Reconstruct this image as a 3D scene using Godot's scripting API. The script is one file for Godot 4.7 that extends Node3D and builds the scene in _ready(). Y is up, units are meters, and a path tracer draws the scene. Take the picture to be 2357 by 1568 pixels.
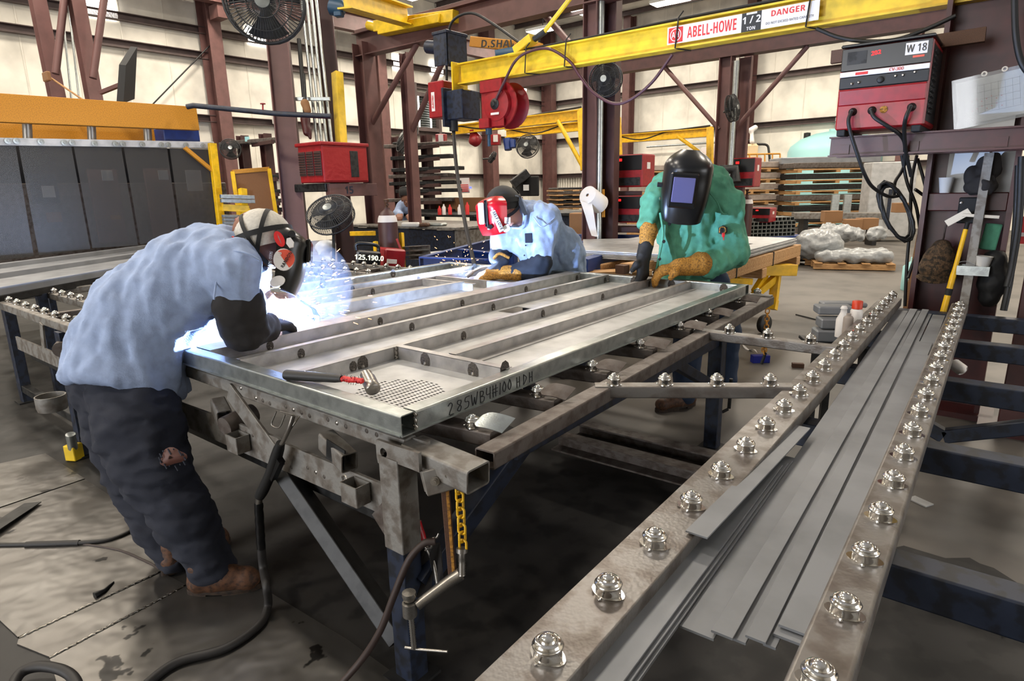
extends Node3D
# A welding shop: three welders round a steel door panel that lies on a roller-ball table.
# Everything is in metres; the building stands 1.7 degrees askew to the table (BT).
const UP := Vector3.UP
var BT := Transform3D(Basis(UP, -0.0298), Vector3.ZERO)
var M := {}
var used := {}


func V(x: float, y: float, z: float) -> Vector3:
	return Vector3(x, y, z)


# collects triangles; every shape is added in world coordinates (through xf) and re-centred when it becomes a node
class MB:
	var v := PackedVector3Array()
	var n := PackedVector3Array()
	var xf := Transform3D.IDENTITY

	func tri(a: Vector3, b: Vector3, c: Vector3, na: Vector3, nb: Vector3, nc: Vector3) -> void:
		if (b - a).cross(c - a).dot(na + nb + nc) > 0.0:
			var t := b
			b = c
			c = t
			t = nb
			nb = nc
			nc = t
		v.append(xf * a)
		v.append(xf * b)
		v.append(xf * c)
		n.append(xf.basis * na)
		n.append(xf.basis * nb)
		n.append(xf.basis * nc)

	func quad4(a: Vector3, b: Vector3, c: Vector3, d: Vector3, na: Vector3, nb: Vector3, nc: Vector3, nd: Vector3) -> void:
		tri(a, b, c, na, nb, nc)
		tri(a, c, d, na, nc, nd)

	func face(p: Array, out: Vector3) -> void:
		var nn := Vector3.ZERO
		for i in p.size():
			nn += (p[i] - p[0]).cross(p[(i + 1) % p.size()] - p[0])
		nn = nn.normalized()
		if nn.dot(out) < 0.0:
			nn = -nn
		for i in range(1, p.size() - 1):
			tri(p[0], p[i], p[i + 1], nn, nn, nn)

	func box(c: Vector3, s: Vector3, b := Basis(), r := 0.0) -> MB:
		var h := s * 0.5
		r = minf(r, minf(h.x, minf(h.y, h.z)) * 0.9)
		var g := func(x: float, y: float, z: float): return c + b * Vector3(x, y, z)
		for ax in 3:
			var u := (ax + 1) % 3
			var w := (ax + 2) % 3
			for sg in [-1.0, 1.0]:
				var q := []
				for k in [[-1, -1], [1, -1], [1, 1], [-1, 1]]:
					var p := Vector3.ZERO
					p[ax] = h[ax] * sg
					p[u] = (h[u] - r) * k[0]
					p[w] = (h[w] - r) * k[1]
					q.append(c + b * p)
				var o := Vector3.ZERO
				o[ax] = sg
				face(q, b * o)
				if r > 0.0:
					for s2 in [-1.0, 1.0]:
						var e := []
						for k in [-1.0, 1.0]:
							var p := Vector3.ZERO
							p[ax] = h[ax] * sg
							p[u] = (h[u] - r) * s2
							p[w] = (h[w] - r) * k
							var p2 := p
							p2[ax] = (h[ax] - r) * sg
							p2[u] = h[u] * s2
							if k < 0.0:
								e.append(c + b * p)
								e.append(c + b * p2)
							else:
								e.append(c + b * p2)
								e.append(c + b * p)
						var o2 := Vector3.ZERO
						o2[ax] = sg
						o2[u] = s2
						face(e, b * o2)
		if r > 0.0:
			for i in 8:
				var sx := 1.0 if i & 1 else -1.0
				var sy := 1.0 if i & 2 else -1.0
				var sz := 1.0 if i & 4 else -1.0
				face([g.call(sx * h.x, sy * (h.y - r), sz * (h.z - r)), g.call(sx * (h.x - r), sy * h.y, sz * (h.z - r)), g.call(sx * (h.x - r), sy * (h.y - r), sz * h.z)], b * Vector3(sx, sy, sz))
		return self

	func ring_pts(o: Vector3, sd: Vector3, u: Vector3, poly: PackedVector2Array) -> Array:
		var q := []
		for p in poly:
			q.append(o + sd * p.x + u * p.y)
		return q

	# a 2D outline swept from a to b; x runs to the side, y along up
	func extr(a: Vector3, b: Vector3, poly: PackedVector2Array, up := Vector3.UP, caps := true, inward := false) -> MB:
		var d := (b - a).normalized()
		var sd := d.cross(up).normalized()
		var u := sd.cross(d).normalized()
		var k := poly.size()
		var area := 0.0
		for i in k:
			area += poly[i].cross(poly[(i + 1) % k])
		var s := 1.0 if area > 0.0 else -1.0
		if inward:
			s = -s
		var en := []
		var el := PackedFloat32Array()
		for i in k:
			var e := poly[(i + 1) % k] - poly[i]
			el.append(e.length())
			en.append(Vector2(e.y, -e.x).normalized() * s)
		for i in k:
			var j := (i + 1) % k
			var n0: Vector2 = en[i]
			var n1: Vector2 = en[i]
			var h := (i + k - 1) % k
			var le := el[i] * el[i]
			if n0.dot(en[h]) > 0.6:
				n0 = (n0 * le + en[h] * el[h] * el[h]).normalized()
			if n1.dot(en[j]) > 0.6:
				n1 = (n1 * le + en[j] * el[j] * el[j]).normalized()
			var m0 := sd * n0.x + u * n0.y
			var m1 := sd * n1.x + u * n1.y
			var p := sd * poly[i].x + u * poly[i].y
			var q := sd * poly[j].x + u * poly[j].y
			quad4(a + p, a + q, b + q, b + p, m0, m1, m1, m0)
		if caps:
			var t := Geometry2D.triangulate_polygon(poly)
			for i in range(0, t.size(), 3):
				var w := []
				for o in 3:
					w.append(sd * poly[t[i + o]].x + u * poly[t[i + o]].y)
				tri(a + w[0], a + w[1], a + w[2], -d, -d, -d)
				tri(b + w[0], b + w[1], b + w[2], d, d, d)
		return self

	# open square tube with a wall
	func htube(a: Vector3, b: Vector3, w: float, h: float, t := 0.003, r := 0.006, up := Vector3.UP) -> MB:
		var o := MB.rr(w, h, r)
		var i := MB.rr(w - 2 * t, h - 2 * t, maxf(r - t, 0.001))
		extr(a, b, o, up, false)
		extr(a, b, i, up, false, true)
		var d := (b - a).normalized()
		var sd := d.cross(up).normalized()
		var u := sd.cross(d).normalized()
		for e in [[a, -d], [b, d]]:
			var p := ring_pts(e[0], sd, u, o)
			var q := ring_pts(e[0], sd, u, i)
			for k in p.size():
				var j := (k + 1) % p.size()
				quad4(p[k], p[j], q[j], q[k], e[1], e[1], e[1], e[1])
		return self

	static func rr(w: float, h: float, r: float, seg := 2) -> PackedVector2Array:
		var q := PackedVector2Array()
		for k in 4:
			var c := Vector2((w / 2 - r) * (1 if k in [0, 3] else -1), (h / 2 - r) * (1 if k < 2 else -1))
			for s in seg + 1:
				q.append(c + Vector2.from_angle(PI / 2 * (k + float(s) / seg)) * r)
		return q

	static func ib(h: float, w: float, tf := 0.012, tw := 0.008) -> PackedVector2Array:
		var x := w / 2
		var y := h / 2
		var t := tw / 2
		return PackedVector2Array([Vector2(-x, -y), Vector2(x, -y), Vector2(x, -y + tf), Vector2(t, -y + tf), Vector2(t, y - tf), Vector2(x, y - tf), Vector2(x, y), Vector2(-x, y), Vector2(-x, y - tf), Vector2(-t, y - tf), Vector2(-t, -y + tf), Vector2(-x, -y + tf)])

	# channel: web on the left (x = -w/2), open to the right
	static func ch(h: float, w: float, t := 0.008) -> PackedVector2Array:
		var x := w / 2
		var y := h / 2
		return PackedVector2Array([Vector2(-x, -y), Vector2(x, -y), Vector2(x, -y + t), Vector2(-x + t, -y + t), Vector2(-x + t, y - t), Vector2(x, y - t), Vector2(x, y), Vector2(-x, y)])

	static func ang(w: float, h: float, t := 0.005) -> PackedVector2Array:
		return PackedVector2Array([Vector2(0, 0), Vector2(w, 0), Vector2(w, t), Vector2(t, t), Vector2(t, h), Vector2(0, h)])

	static func circ(r: float, k := 12) -> PackedVector2Array:
		var q := PackedVector2Array()
		for i in k:
			q.append(Vector2.from_angle(TAU * i / k) * r)
		return q

	func cyl(a: Vector3, b: Vector3, r: float, k := 12) -> MB:
		var d := (b - a).normalized()
		return extr(a, b, MB.circ(r, k), Vector3.UP if absf(d.y) < 0.95 else Vector3.RIGHT)

	static func smooth(p: Array, k := 6, closed := false) -> Array:
		var q := []
		var m := p.size()
		for i in (m if closed else m - 1):
			var a: Vector3 = p[(i - 1 + m) % m] if closed or i > 0 else p[0] * 2 - p[1]
			var b: Vector3 = p[i]
			var c: Vector3 = p[(i + 1) % m]
			var d: Vector3 = p[(i + 2) % m] if closed or i < m - 2 else p[m - 1] * 2 - p[m - 2]
			for s in k:
				q.append(b.cubic_interpolate(c, a, d, float(s) / k))
		if not closed:
			q.append(p[m - 1])
		return q

	# round tube along points; r is one radius or a radius per point
	func tube(p: Array, r, k := 8, closed := false) -> MB:
		var m := p.size()
		var t0: Vector3 = (p[1] - p[0]).normalized()
		var sd := t0.cross(Vector3.UP if absf(t0.y) < 0.9 else Vector3.RIGHT).normalized()
		var rings := []
		var dirs := []
		for i in m:
			var a: Vector3 = p[(i - 1 + m) % m] if closed or i > 0 else p[0]
			var b: Vector3 = p[(i + 1) % m] if closed or i < m - 1 else p[m - 1]
			var t := (b - a).normalized()
			sd = (sd - t * sd.dot(t)).normalized()
			var u := t.cross(sd)
			var rd: float = r[i] if r is Array else r
			var q := []
			for j in k:
				var an := TAU * j / k
				q.append([p[i] + (sd * cos(an) + u * sin(an)) * rd, sd * cos(an) + u * sin(an)])
			rings.append(q)
			dirs.append(t)
		for i in (m if closed else m - 1):
			var q: Array = rings[i]
			var w: Array = rings[(i + 1) % m]
			for j in k:
				var l := (j + 1) % k
				quad4(q[j][0], q[l][0], w[l][0], w[j][0], q[j][1], q[l][1], w[l][1], w[j][1])
		if not closed:
			for e in [[0, -1.0], [m - 1, 1.0]]:
				var w := []
				for j in k:
					w.append(rings[e[0]][j][0])
				face(w, dirs[e[0]] * e[1])
		return self

	# turned shape: profile of (radius, height) about the y axis of tf
	func lathe(tf: Transform3D, prof: Array, k := 20) -> MB:
		var en := []
		for i in prof.size() - 1:
			var e: Vector2 = prof[i + 1] - prof[i]
			en.append(Vector2(e.y, -e.x).normalized())
		for i in prof.size() - 1:
			var n0: Vector2 = en[i]
			var n1: Vector2 = en[i]
			if i > 0 and n0.dot(en[i - 1]) > 0.5:
				n0 = (n0 + en[i - 1]).normalized()
			if i < en.size() - 1 and n1.dot(en[i + 1]) > 0.5:
				n1 = (n1 + en[i + 1]).normalized()
			for j in k:
				var c := []
				for s in [j, j + 1]:
					var an: float = TAU * s / k
					c.append(Vector3(cos(an), 0, sin(an)))
				var P := func(q: Vector2, d: Vector3): return tf * (d * q.x + Vector3.UP * q.y)
				var N := func(q: Vector2, d: Vector3): return (tf.basis * (d * q.x + Vector3.UP * q.y)).normalized()
				var a: Vector2 = prof[i]
				var b: Vector2 = prof[i + 1]
				if a.x < 1e-5:
					tri(P.call(a, c[0]), P.call(b, c[0]), P.call(b, c[1]), N.call(n0, c[0]), N.call(n1, c[0]), N.call(n1, c[1]))
				elif b.x < 1e-5:
					tri(P.call(a, c[0]), P.call(b, c[0]), P.call(a, c[1]), N.call(n0, c[0]), N.call(n1, c[0]), N.call(n0, c[1]))
				else:
					quad4(P.call(a, c[0]), P.call(a, c[1]), P.call(b, c[1]), P.call(b, c[0]), N.call(n0, c[0]), N.call(n0, c[1]), N.call(n1, c[1]), N.call(n1, c[0]))
		return self

	# curved sheet of thickness t from fn(u, v), u and v in 0..1
	func sheet(fn: Callable, nu: int, nv: int, t := 0.003) -> MB:
		var P := []
		var N := []
		for i in nu + 1:
			P.append([])
			for j in nv + 1:
				P[i].append(fn.call(float(i) / nu, float(j) / nv))
		for i in nu + 1:
			N.append([])
			for j in nv + 1:
				var du: Vector3 = P[mini(i + 1, nu)][j] - P[maxi(i - 1, 0)][j]
				var dv: Vector3 = P[i][mini(j + 1, nv)] - P[i][maxi(j - 1, 0)]
				N[i].append(du.cross(dv).normalized())
		for i in nu:
			for j in nv:
				quad4(P[i][j], P[i + 1][j], P[i + 1][j + 1], P[i][j + 1], N[i][j], N[i + 1][j], N[i + 1][j + 1], N[i][j + 1])
				quad4(P[i][j] - N[i][j] * t, P[i + 1][j] - N[i + 1][j] * t, P[i + 1][j + 1] - N[i + 1][j + 1] * t, P[i][j + 1] - N[i][j + 1] * t, -N[i][j], -N[i + 1][j], -N[i + 1][j + 1], -N[i][j + 1])
		var rim := []
		for i in nu:
			rim.append([P[i][0], N[i][0], P[i + 1][0], N[i + 1][0], P[i][0] - P[i][1]])
			rim.append([P[i][nv], N[i][nv], P[i + 1][nv], N[i + 1][nv], P[i][nv] - P[i][nv - 1]])
		for j in nv:
			rim.append([P[0][j], N[0][j], P[0][j + 1], N[0][j + 1], P[0][j] - P[1][j]])
			rim.append([P[nu][j], N[nu][j], P[nu][j + 1], N[nu][j + 1], P[nu][j] - P[nu - 1][j]])
		for e in rim:
			face([e[0], e[2], e[2] - e[3] * t, e[0] - e[1] * t], e[4])
		return self

	# one continuous skin round bones [a, b, radius at a, radius at b]; creases come from noise
	func blob(bones: Array, cell := 0.014, k := 60.0, amp := 0.0, fr := 7.0, sd := 1, squash := Vector3.ONE) -> MB:
		var lo := Vector3.INF
		var hi := -Vector3.INF
		for b in bones:
			for e in 2:
				var rad: Vector3 = Vector3.ONE * (b[2 + e] + 4.0 * cell)
				lo = lo.min(b[e] - rad)
				hi = hi.max(b[e] + rad)
		var dx := int((hi.x - lo.x) / cell) + 2
		var dy := int((hi.y - lo.y) / cell) + 2
		var dz := int((hi.z - lo.z) / cell) + 2
		var S := PackedFloat32Array()
		S.resize(dx * dy * dz)
		for b in bones:
			var A: Vector3 = b[0]
			var B: Vector3 = b[1]
			var ra: float = b[2]
			var rb: float = b[3]
			var ex := maxf(ra, rb) + 3.5 / k
			var l := (A.min(B) - Vector3.ONE * ex - lo) / cell
			var g := (A.max(B) + Vector3.ONE * ex - lo) / cell
			var ab := B - A
			var iL := 1.0 / maxf(ab.length_squared(), 1e-9)
			for z in range(maxi(int(l.z), 0), mini(int(g.z) + 1, dz - 1)):
				for y in range(maxi(int(l.y), 0), mini(int(g.y) + 1, dy - 1)):
					var row := (z * dy + y) * dx
					for x in range(maxi(int(l.x), 0), mini(int(g.x) + 1, dx - 1)):
						var p := lo + Vector3(x, y, z) * cell - A
						var t := clampf(p.dot(ab) * iL, 0.0, 1.0)
						var d := (p - ab * t).length() - ra - (rb - ra) * t
						if d * k < 3.6:
							S[row + x] += exp(-k * d)
		var nz := FastNoiseLite.new()
		nz.seed = sd
		nz.frequency = fr
		nz.fractal_octaves = 2
		for z in dz:
			for y in dy:
				var row := (z * dy + y) * dx
				for x in dx:
					var s := S[row + x]
					if s <= 1e-9:
						S[row + x] = 0.06
					else:
						var f := -log(s) / k
						if amp > 0.0 and absf(f) < 0.05:
							var p := lo + Vector3(x, y, z) * cell
							f -= amp * nz.get_noise_3d(p.x * squash.x, p.y * squash.y, p.z * squash.z)
						S[row + x] = f
		var ids := {}
		var pos := PackedVector3Array()
		var st := [1, dx, dx * dy]
		var off := [0, 1, dx, dx + 1, dx * dy, dx * dy + 1, dx * dy + dx, dx * dy + dx + 1]
		var edges := [[0, 1], [2, 3], [4, 5], [6, 7], [0, 2], [1, 3], [4, 6], [5, 7], [0, 4], [1, 5], [2, 6], [3, 7]]
		for z in dz - 1:
			for y in dy - 1:
				var row := (z * dy + y) * dx
				for x in dx - 1:
					var i := row + x
					var c := 0
					for o in 8:
						if S[i + off[o]] < 0.0:
							c += 1
					if c == 0 or c == 8:
						continue
					var q := Vector3.ZERO
					var w := 0
					for e in edges:
						var f0 := S[i + off[e[0]]]
						var f1 := S[i + off[e[1]]]
						if (f0 < 0.0) != (f1 < 0.0):
							var t := f0 / (f0 - f1)
							var a: int = e[0]
							var b: int = e[1]
							q += Vector3(a & 1, (a >> 1) & 1, a >> 2).lerp(Vector3(b & 1, (b >> 1) & 1, b >> 2), t)
							w += 1
					ids[i] = pos.size()
					pos.append(lo + (Vector3(x, y, z) + q / w) * cell)
		var nm := PackedVector3Array()
		nm.resize(pos.size())
		var quads := []
		for i in ids:
			for ax in 3:
				var s0 := S[i]
				var s1 := S[i + st[ax]]
				if (s0 < 0.0) == (s1 < 0.0):
					continue
				var u: int = st[(ax + 1) % 3]
				var w: int = st[(ax + 2) % 3]
				if not (ids.has(i - u) and ids.has(i - w) and ids.has(i - u - w)):
					continue
				var q := [ids[i], ids[i - u], ids[i - u - w], ids[i - w]]
				var nn := (pos[q[2]] - pos[q[0]]).cross(pos[q[3]] - pos[q[1]])
				var ax3 := Vector3.ZERO
				ax3[ax] = 1.0 if s0 < 0.0 else -1.0
				if nn.dot(ax3) < 0.0:
					nn = -nn
				for j in q:
					nm[j] += nn
				quads.append(q)
		for i in nm.size():
			nm[i] = nm[i].normalized()
		for q in quads:
			quad4(pos[q[0]], pos[q[1]], pos[q[2]], pos[q[3]], nm[q[0]], nm[q[1]], nm[q[2]], nm[q[3]])
		return self


func mb(b := false) -> MB:
	var m := MB.new()
	if b:
		m.xf = BT
	return m


func uniq(nm: String, par: Node) -> String:
	var key := str(par.get_instance_id()) + nm
	var c: int = used.get(key, 0)
	used[key] = c + 1
	return nm if c == 0 else "%s_%03d" % [nm, c]


func tag(o: Node, label: String, cat: String, group := "", kind := "") -> void:
	if label:
		o.set_meta("label", label)
	if cat:
		o.set_meta("category", cat)
	if group:
		o.set_meta("group", group)
	if kind:
		o.set_meta("kind", kind)


# a Node3D at the thing's base whose children are its parts
func T(nm: String, label: String, cat: String, at: Vector3, group := "") -> Node3D:
	var o := Node3D.new()
	o.name = uniq(nm, self)
	add_child(o)
	o.position = at
	tag(o, label, cat, group)
	return o


func gx(o: Node3D) -> Transform3D:
	return o.transform if o.get_parent() == self else gx(o.get_parent()) * o.transform


func mesh_of(m: MB, inv: Transform3D) -> ArrayMesh:
	var am := ArrayMesh.new()
	var ar := []
	ar.resize(Mesh.ARRAY_MAX)
	ar[Mesh.ARRAY_VERTEX] = inv * m.v
	var nn := m.n
	if not inv.basis.is_equal_approx(Basis()):
		for i in nn.size():
			nn[i] = inv.basis * nn[i]
	ar[Mesh.ARRAY_NORMAL] = nn
	am.add_surface_from_arrays(Mesh.PRIMITIVE_TRIANGLES, ar)
	return am


# commits a shape as ONE named mesh: a part under par, or a thing of its own
func O(nm: String, m: MB, mat: String, par: Node3D = null, kind := "") -> MeshInstance3D:
	var mi := MeshInstance3D.new()
	var host: Node3D = par if par else self
	mi.name = uniq(nm, host)
	var box := AABB(m.v[0], Vector3.ZERO)
	for p in m.v:
		box = box.expand(p)
	var c := box.get_center()
	if not par:
		c.y = box.position.y
	var base := gx(par).affine_inverse() if par else Transform3D.IDENTITY
	mi.position = base * c
	mi.mesh = mesh_of(m, Transform3D(base.basis, -(base.basis * c)))
	mi.material_override = M[mat]
	host.add_child(mi)
	if kind:
		mi.set_meta("kind", kind)
	return mi


# a thing that is one mesh
func TM(nm: String, label: String, cat: String, m: MB, mat: String, group := "", kind := "") -> MeshInstance3D:
	var o := O(nm, m, mat)
	tag(o, label, cat, group, kind)
	return o


func copy_of(src: Node3D, nm: String, tf: Transform3D, par: Node3D = null) -> Node3D:
	var c: Node3D = src.duplicate()
	var host: Node3D = par if par else self
	c.name = uniq(nm, host)
	host.add_child(c)
	c.transform = tf
	return c


# lettering that stands a hair proud of a face: at = middle, right = reading direction, out = off the face
func words(nm: String, s: String, at: Vector3, right: Vector3, out: Vector3, h: float, mat: String, par: Node3D, bold := false, sq := 1.0, thick := 0.002) -> MeshInstance3D:
	var tm := TextMesh.new()
	var f := SystemFont.new()
	f.font_names = PackedStringArray(["Droid Sans"])
	f.font_weight = 700 if bold else 400
	tm.font = f
	tm.text = s
	tm.font_size = 64
	tm.pixel_size = h / 46.0
	tm.depth = thick
	tm.curve_step = 4.0
	var mi := MeshInstance3D.new()
	mi.name = uniq(nm, par)
	mi.mesh = tm
	mi.material_override = M[mat]
	par.add_child(mi)
	var b := Basis(right.normalized() * sq, out.cross(right).normalized(), out.normalized())
	mi.transform = gx(par).affine_inverse() * Transform3D(b, at + out.normalized() * thick * 0.3)
	return mi


func noise_tex(seed_: int, freq: float, cols: Array, size := 512, oct := 4, type := FastNoiseLite.TYPE_SIMPLEX_SMOOTH, normal := 0.0) -> NoiseTexture2D:
	var nz := FastNoiseLite.new()
	nz.noise_type = type
	nz.seed = seed_
	nz.frequency = freq
	nz.fractal_octaves = oct
	var t := NoiseTexture2D.new()
	t.width = size
	t.height = size
	t.seamless = true
	t.noise = nz
	if normal > 0.0:
		t.as_normal_map = true
		t.bump_strength = normal
	else:
		var g := Gradient.new()
		var of := PackedFloat32Array()
		var co := PackedColorArray()
		for c in cols:
			of.append(c[0])
			co.append(c[1] if c[1] is Color else Color(c[1], c[1], c[1]))
		g.offsets = of
		g.colors = co
		t.color_ramp = g
	return t


func mat(nm: String, col: Color, rough: float, metal := 0.0, tex: Texture2D = null, sc := 1.0, nrm: Texture2D = null, ns := 1.0) -> StandardMaterial3D:
	var m := StandardMaterial3D.new()
	m.resource_name = nm
	m.albedo_color = col
	m.roughness = rough
	m.metallic = metal
	if tex:
		m.albedo_texture = tex
	if nrm:
		m.normal_enabled = true
		m.normal_texture = nrm
		m.normal_scale = ns
	if tex or nrm:
		m.uv1_triplanar = true
		m.uv1_scale = Vector3.ONE * sc
	M[nm] = m
	return m


func glow(nm: String, col: Color, e: float) -> void:
	var m := mat(nm, col, 0.6)
	m.emission_enabled = true
	m.emission = col
	m.emission_energy_multiplier = e


func _ready() -> void:
	# ---- camera, air, lamps, exposure
	var cam := Camera3D.new()
	cam.name = "camera"
	cam.keep_aspect = Camera3D.KEEP_HEIGHT
	cam.fov = 57.23
	cam.near = 0.05
	cam.far = 200.0
	cam.transform = Transform3D(Basis(V(.78079, -.0204, -.62445), V(-.13167, .97165, -.19638), V(.61076, .23556, .75597)).orthonormalized(), V(0, 1.62, 0))
	add_child(cam)
	cam.current = true
	var we := WorldEnvironment.new()
	we.name = "environment"
	var env := Environment.new()
	env.background_mode = Environment.BG_COLOR
	env.background_color = Color(.75, .85, 1.0)
	env.tonemap_mode = Environment.TONE_MAPPER_LINEAR
	env.tonemap_exposure = EXPO
	env.sdfgi_enabled = true
	env.ssao_enabled = true
	env.ssil_enabled = true
	env.volumetric_fog_enabled = true
	env.volumetric_fog_density = 0.0
	we.environment = env
	add_child(we)
	materials()
	lamps()
	welding_arcs()
	building()
	frames()
	table()
	door_panel()
	conveyor()
	strips()
	people()
	near_things()
	right_column()
	jib_crane()
	left_machine()
	middle_ground()
	far_things()


const EXPO := 1.0
const LAMP := 29.0
const ADDED_DOOR := 66.0  # strength of the added dock door fill light


func lamps() -> void:
	# high-bay fittings under the roof: a glowing lens and an area light of its size
	for p in [[-16.5, -21.5], [-11, -21.5], [-5.5, -21.5], [0, -21.5], [-16.5, -15], [-11, -15], [-5.5, -15], [0, -15], [-16.5, -8.5], [-11, -8.5], [-5.5, -8.5], [0, -8.5], [-16.5, -2], [-11, -2], [-5.5, -1.5], [-11, 4], [-4.5, 4.5], [5.5, -12], [5.5, -19]]:
		var at := BT * V(p[0], 7.7, p[1])
		var t := T("high_bay_lamp", "flat high bay lamp hanging under the shop roof on a thin rod", "lamp", at, "high bay lamps under the roof")
		var m := mb()
		m.box(at + V(0, .09, 0), V(1.3, .1, .62), Basis(), .02)
		O("housing", m, "white_paint", t)
		m = mb()
		m.box(at + V(0, .033, 0), V(1.24, .012, .56))
		O("lens", m, "lamp_lens", t)
		m = mb()
		m.cyl(at + V(0, .14, 0), at + V(0, .88, 0), .015, 6)
		O("drop_rod", m, "dark_steel", t)
		var l := AreaLight3D.new()
		l.name = "light"
		l.area_size = Vector2(1.2, .54)
		l.light_color = Color(1.0, .955, .89)
		l.light_energy = LAMP
		l.area_range = 60.0
		l.shadow_enabled = true
		t.add_child(l)
		l.position = V(0, .015, 0)
		l.rotation.x = -PI / 2


	# two unseen dock doors, behind and right of the viewer, added as fill light
	var k := 1
	for q in [[V(-4.5, 2.5, 10.25), V(7.0, 4.4, .06), 0.0, ADDED_DOOR], [V(9.85, 2.5, -4.5), V(6.0, 4.4, .06), PI / 2, ADDED_DOOR * .12]]:
		var b := BT.basis * Basis(UP, q[2])
		var m := mb()
		m.box(BT * q[0], q[1], b)
		var d := O("door_%d" % k, m, "added_dock_glow")
		tag(d, ["unseen dock door panel added behind the viewer to light the workers", "unseen dock door panel added in the right wall for side light"][k - 1], "door", "", "structure")
		var l := AreaLight3D.new()
		l.name = "added_door_light_%d" % k
		l.area_size = Vector2(6.8 if k == 1 else 5.8, 4.2)
		l.light_color = Color(.97, .98, 1.0)
		l.light_energy = q[3]
		l.area_range = 60.0
		l.shadow_enabled = true
		add_child(l)
		l.transform = Transform3D(b, BT * q[0] - b.z * .06 * (1.0 if k == 1 else 1.0))
		k += 1


func welding_arcs() -> void:
	var k := 0
	for a in [[V(-2.87, .955, -1.77), 17.0], [V(-3.56, .955, -3.76), 9.0]]:
		var m := mb()
		m.lathe(Transform3D(Basis(), a[0] - V(0, .012, 0)), [Vector2(0, 0), Vector2(.009, .003), Vector2(.012, .012), Vector2(.009, .021), Vector2(0, .024)], 10)
		TM("weld_arc", ["blinding blue-white arc under the gloves of the welder in front", "blinding blue-white arc under the torch of the red-hooded welder"][k], "arc", m, "arc")
		var l := OmniLight3D.new()
		l.name = "arc_light" if k == 0 else "arc_light_001"
		l.light_color = Color(.70, .81, 1.0)
		l.light_energy = a[1]
		l.light_size = .012
		l.omni_range = 40.0
		l.omni_attenuation = 2.0
		l.shadow_enabled = true
		add_child(l)
		l.position = a[0] + V(0, .001, 0)
		k += 1


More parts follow.
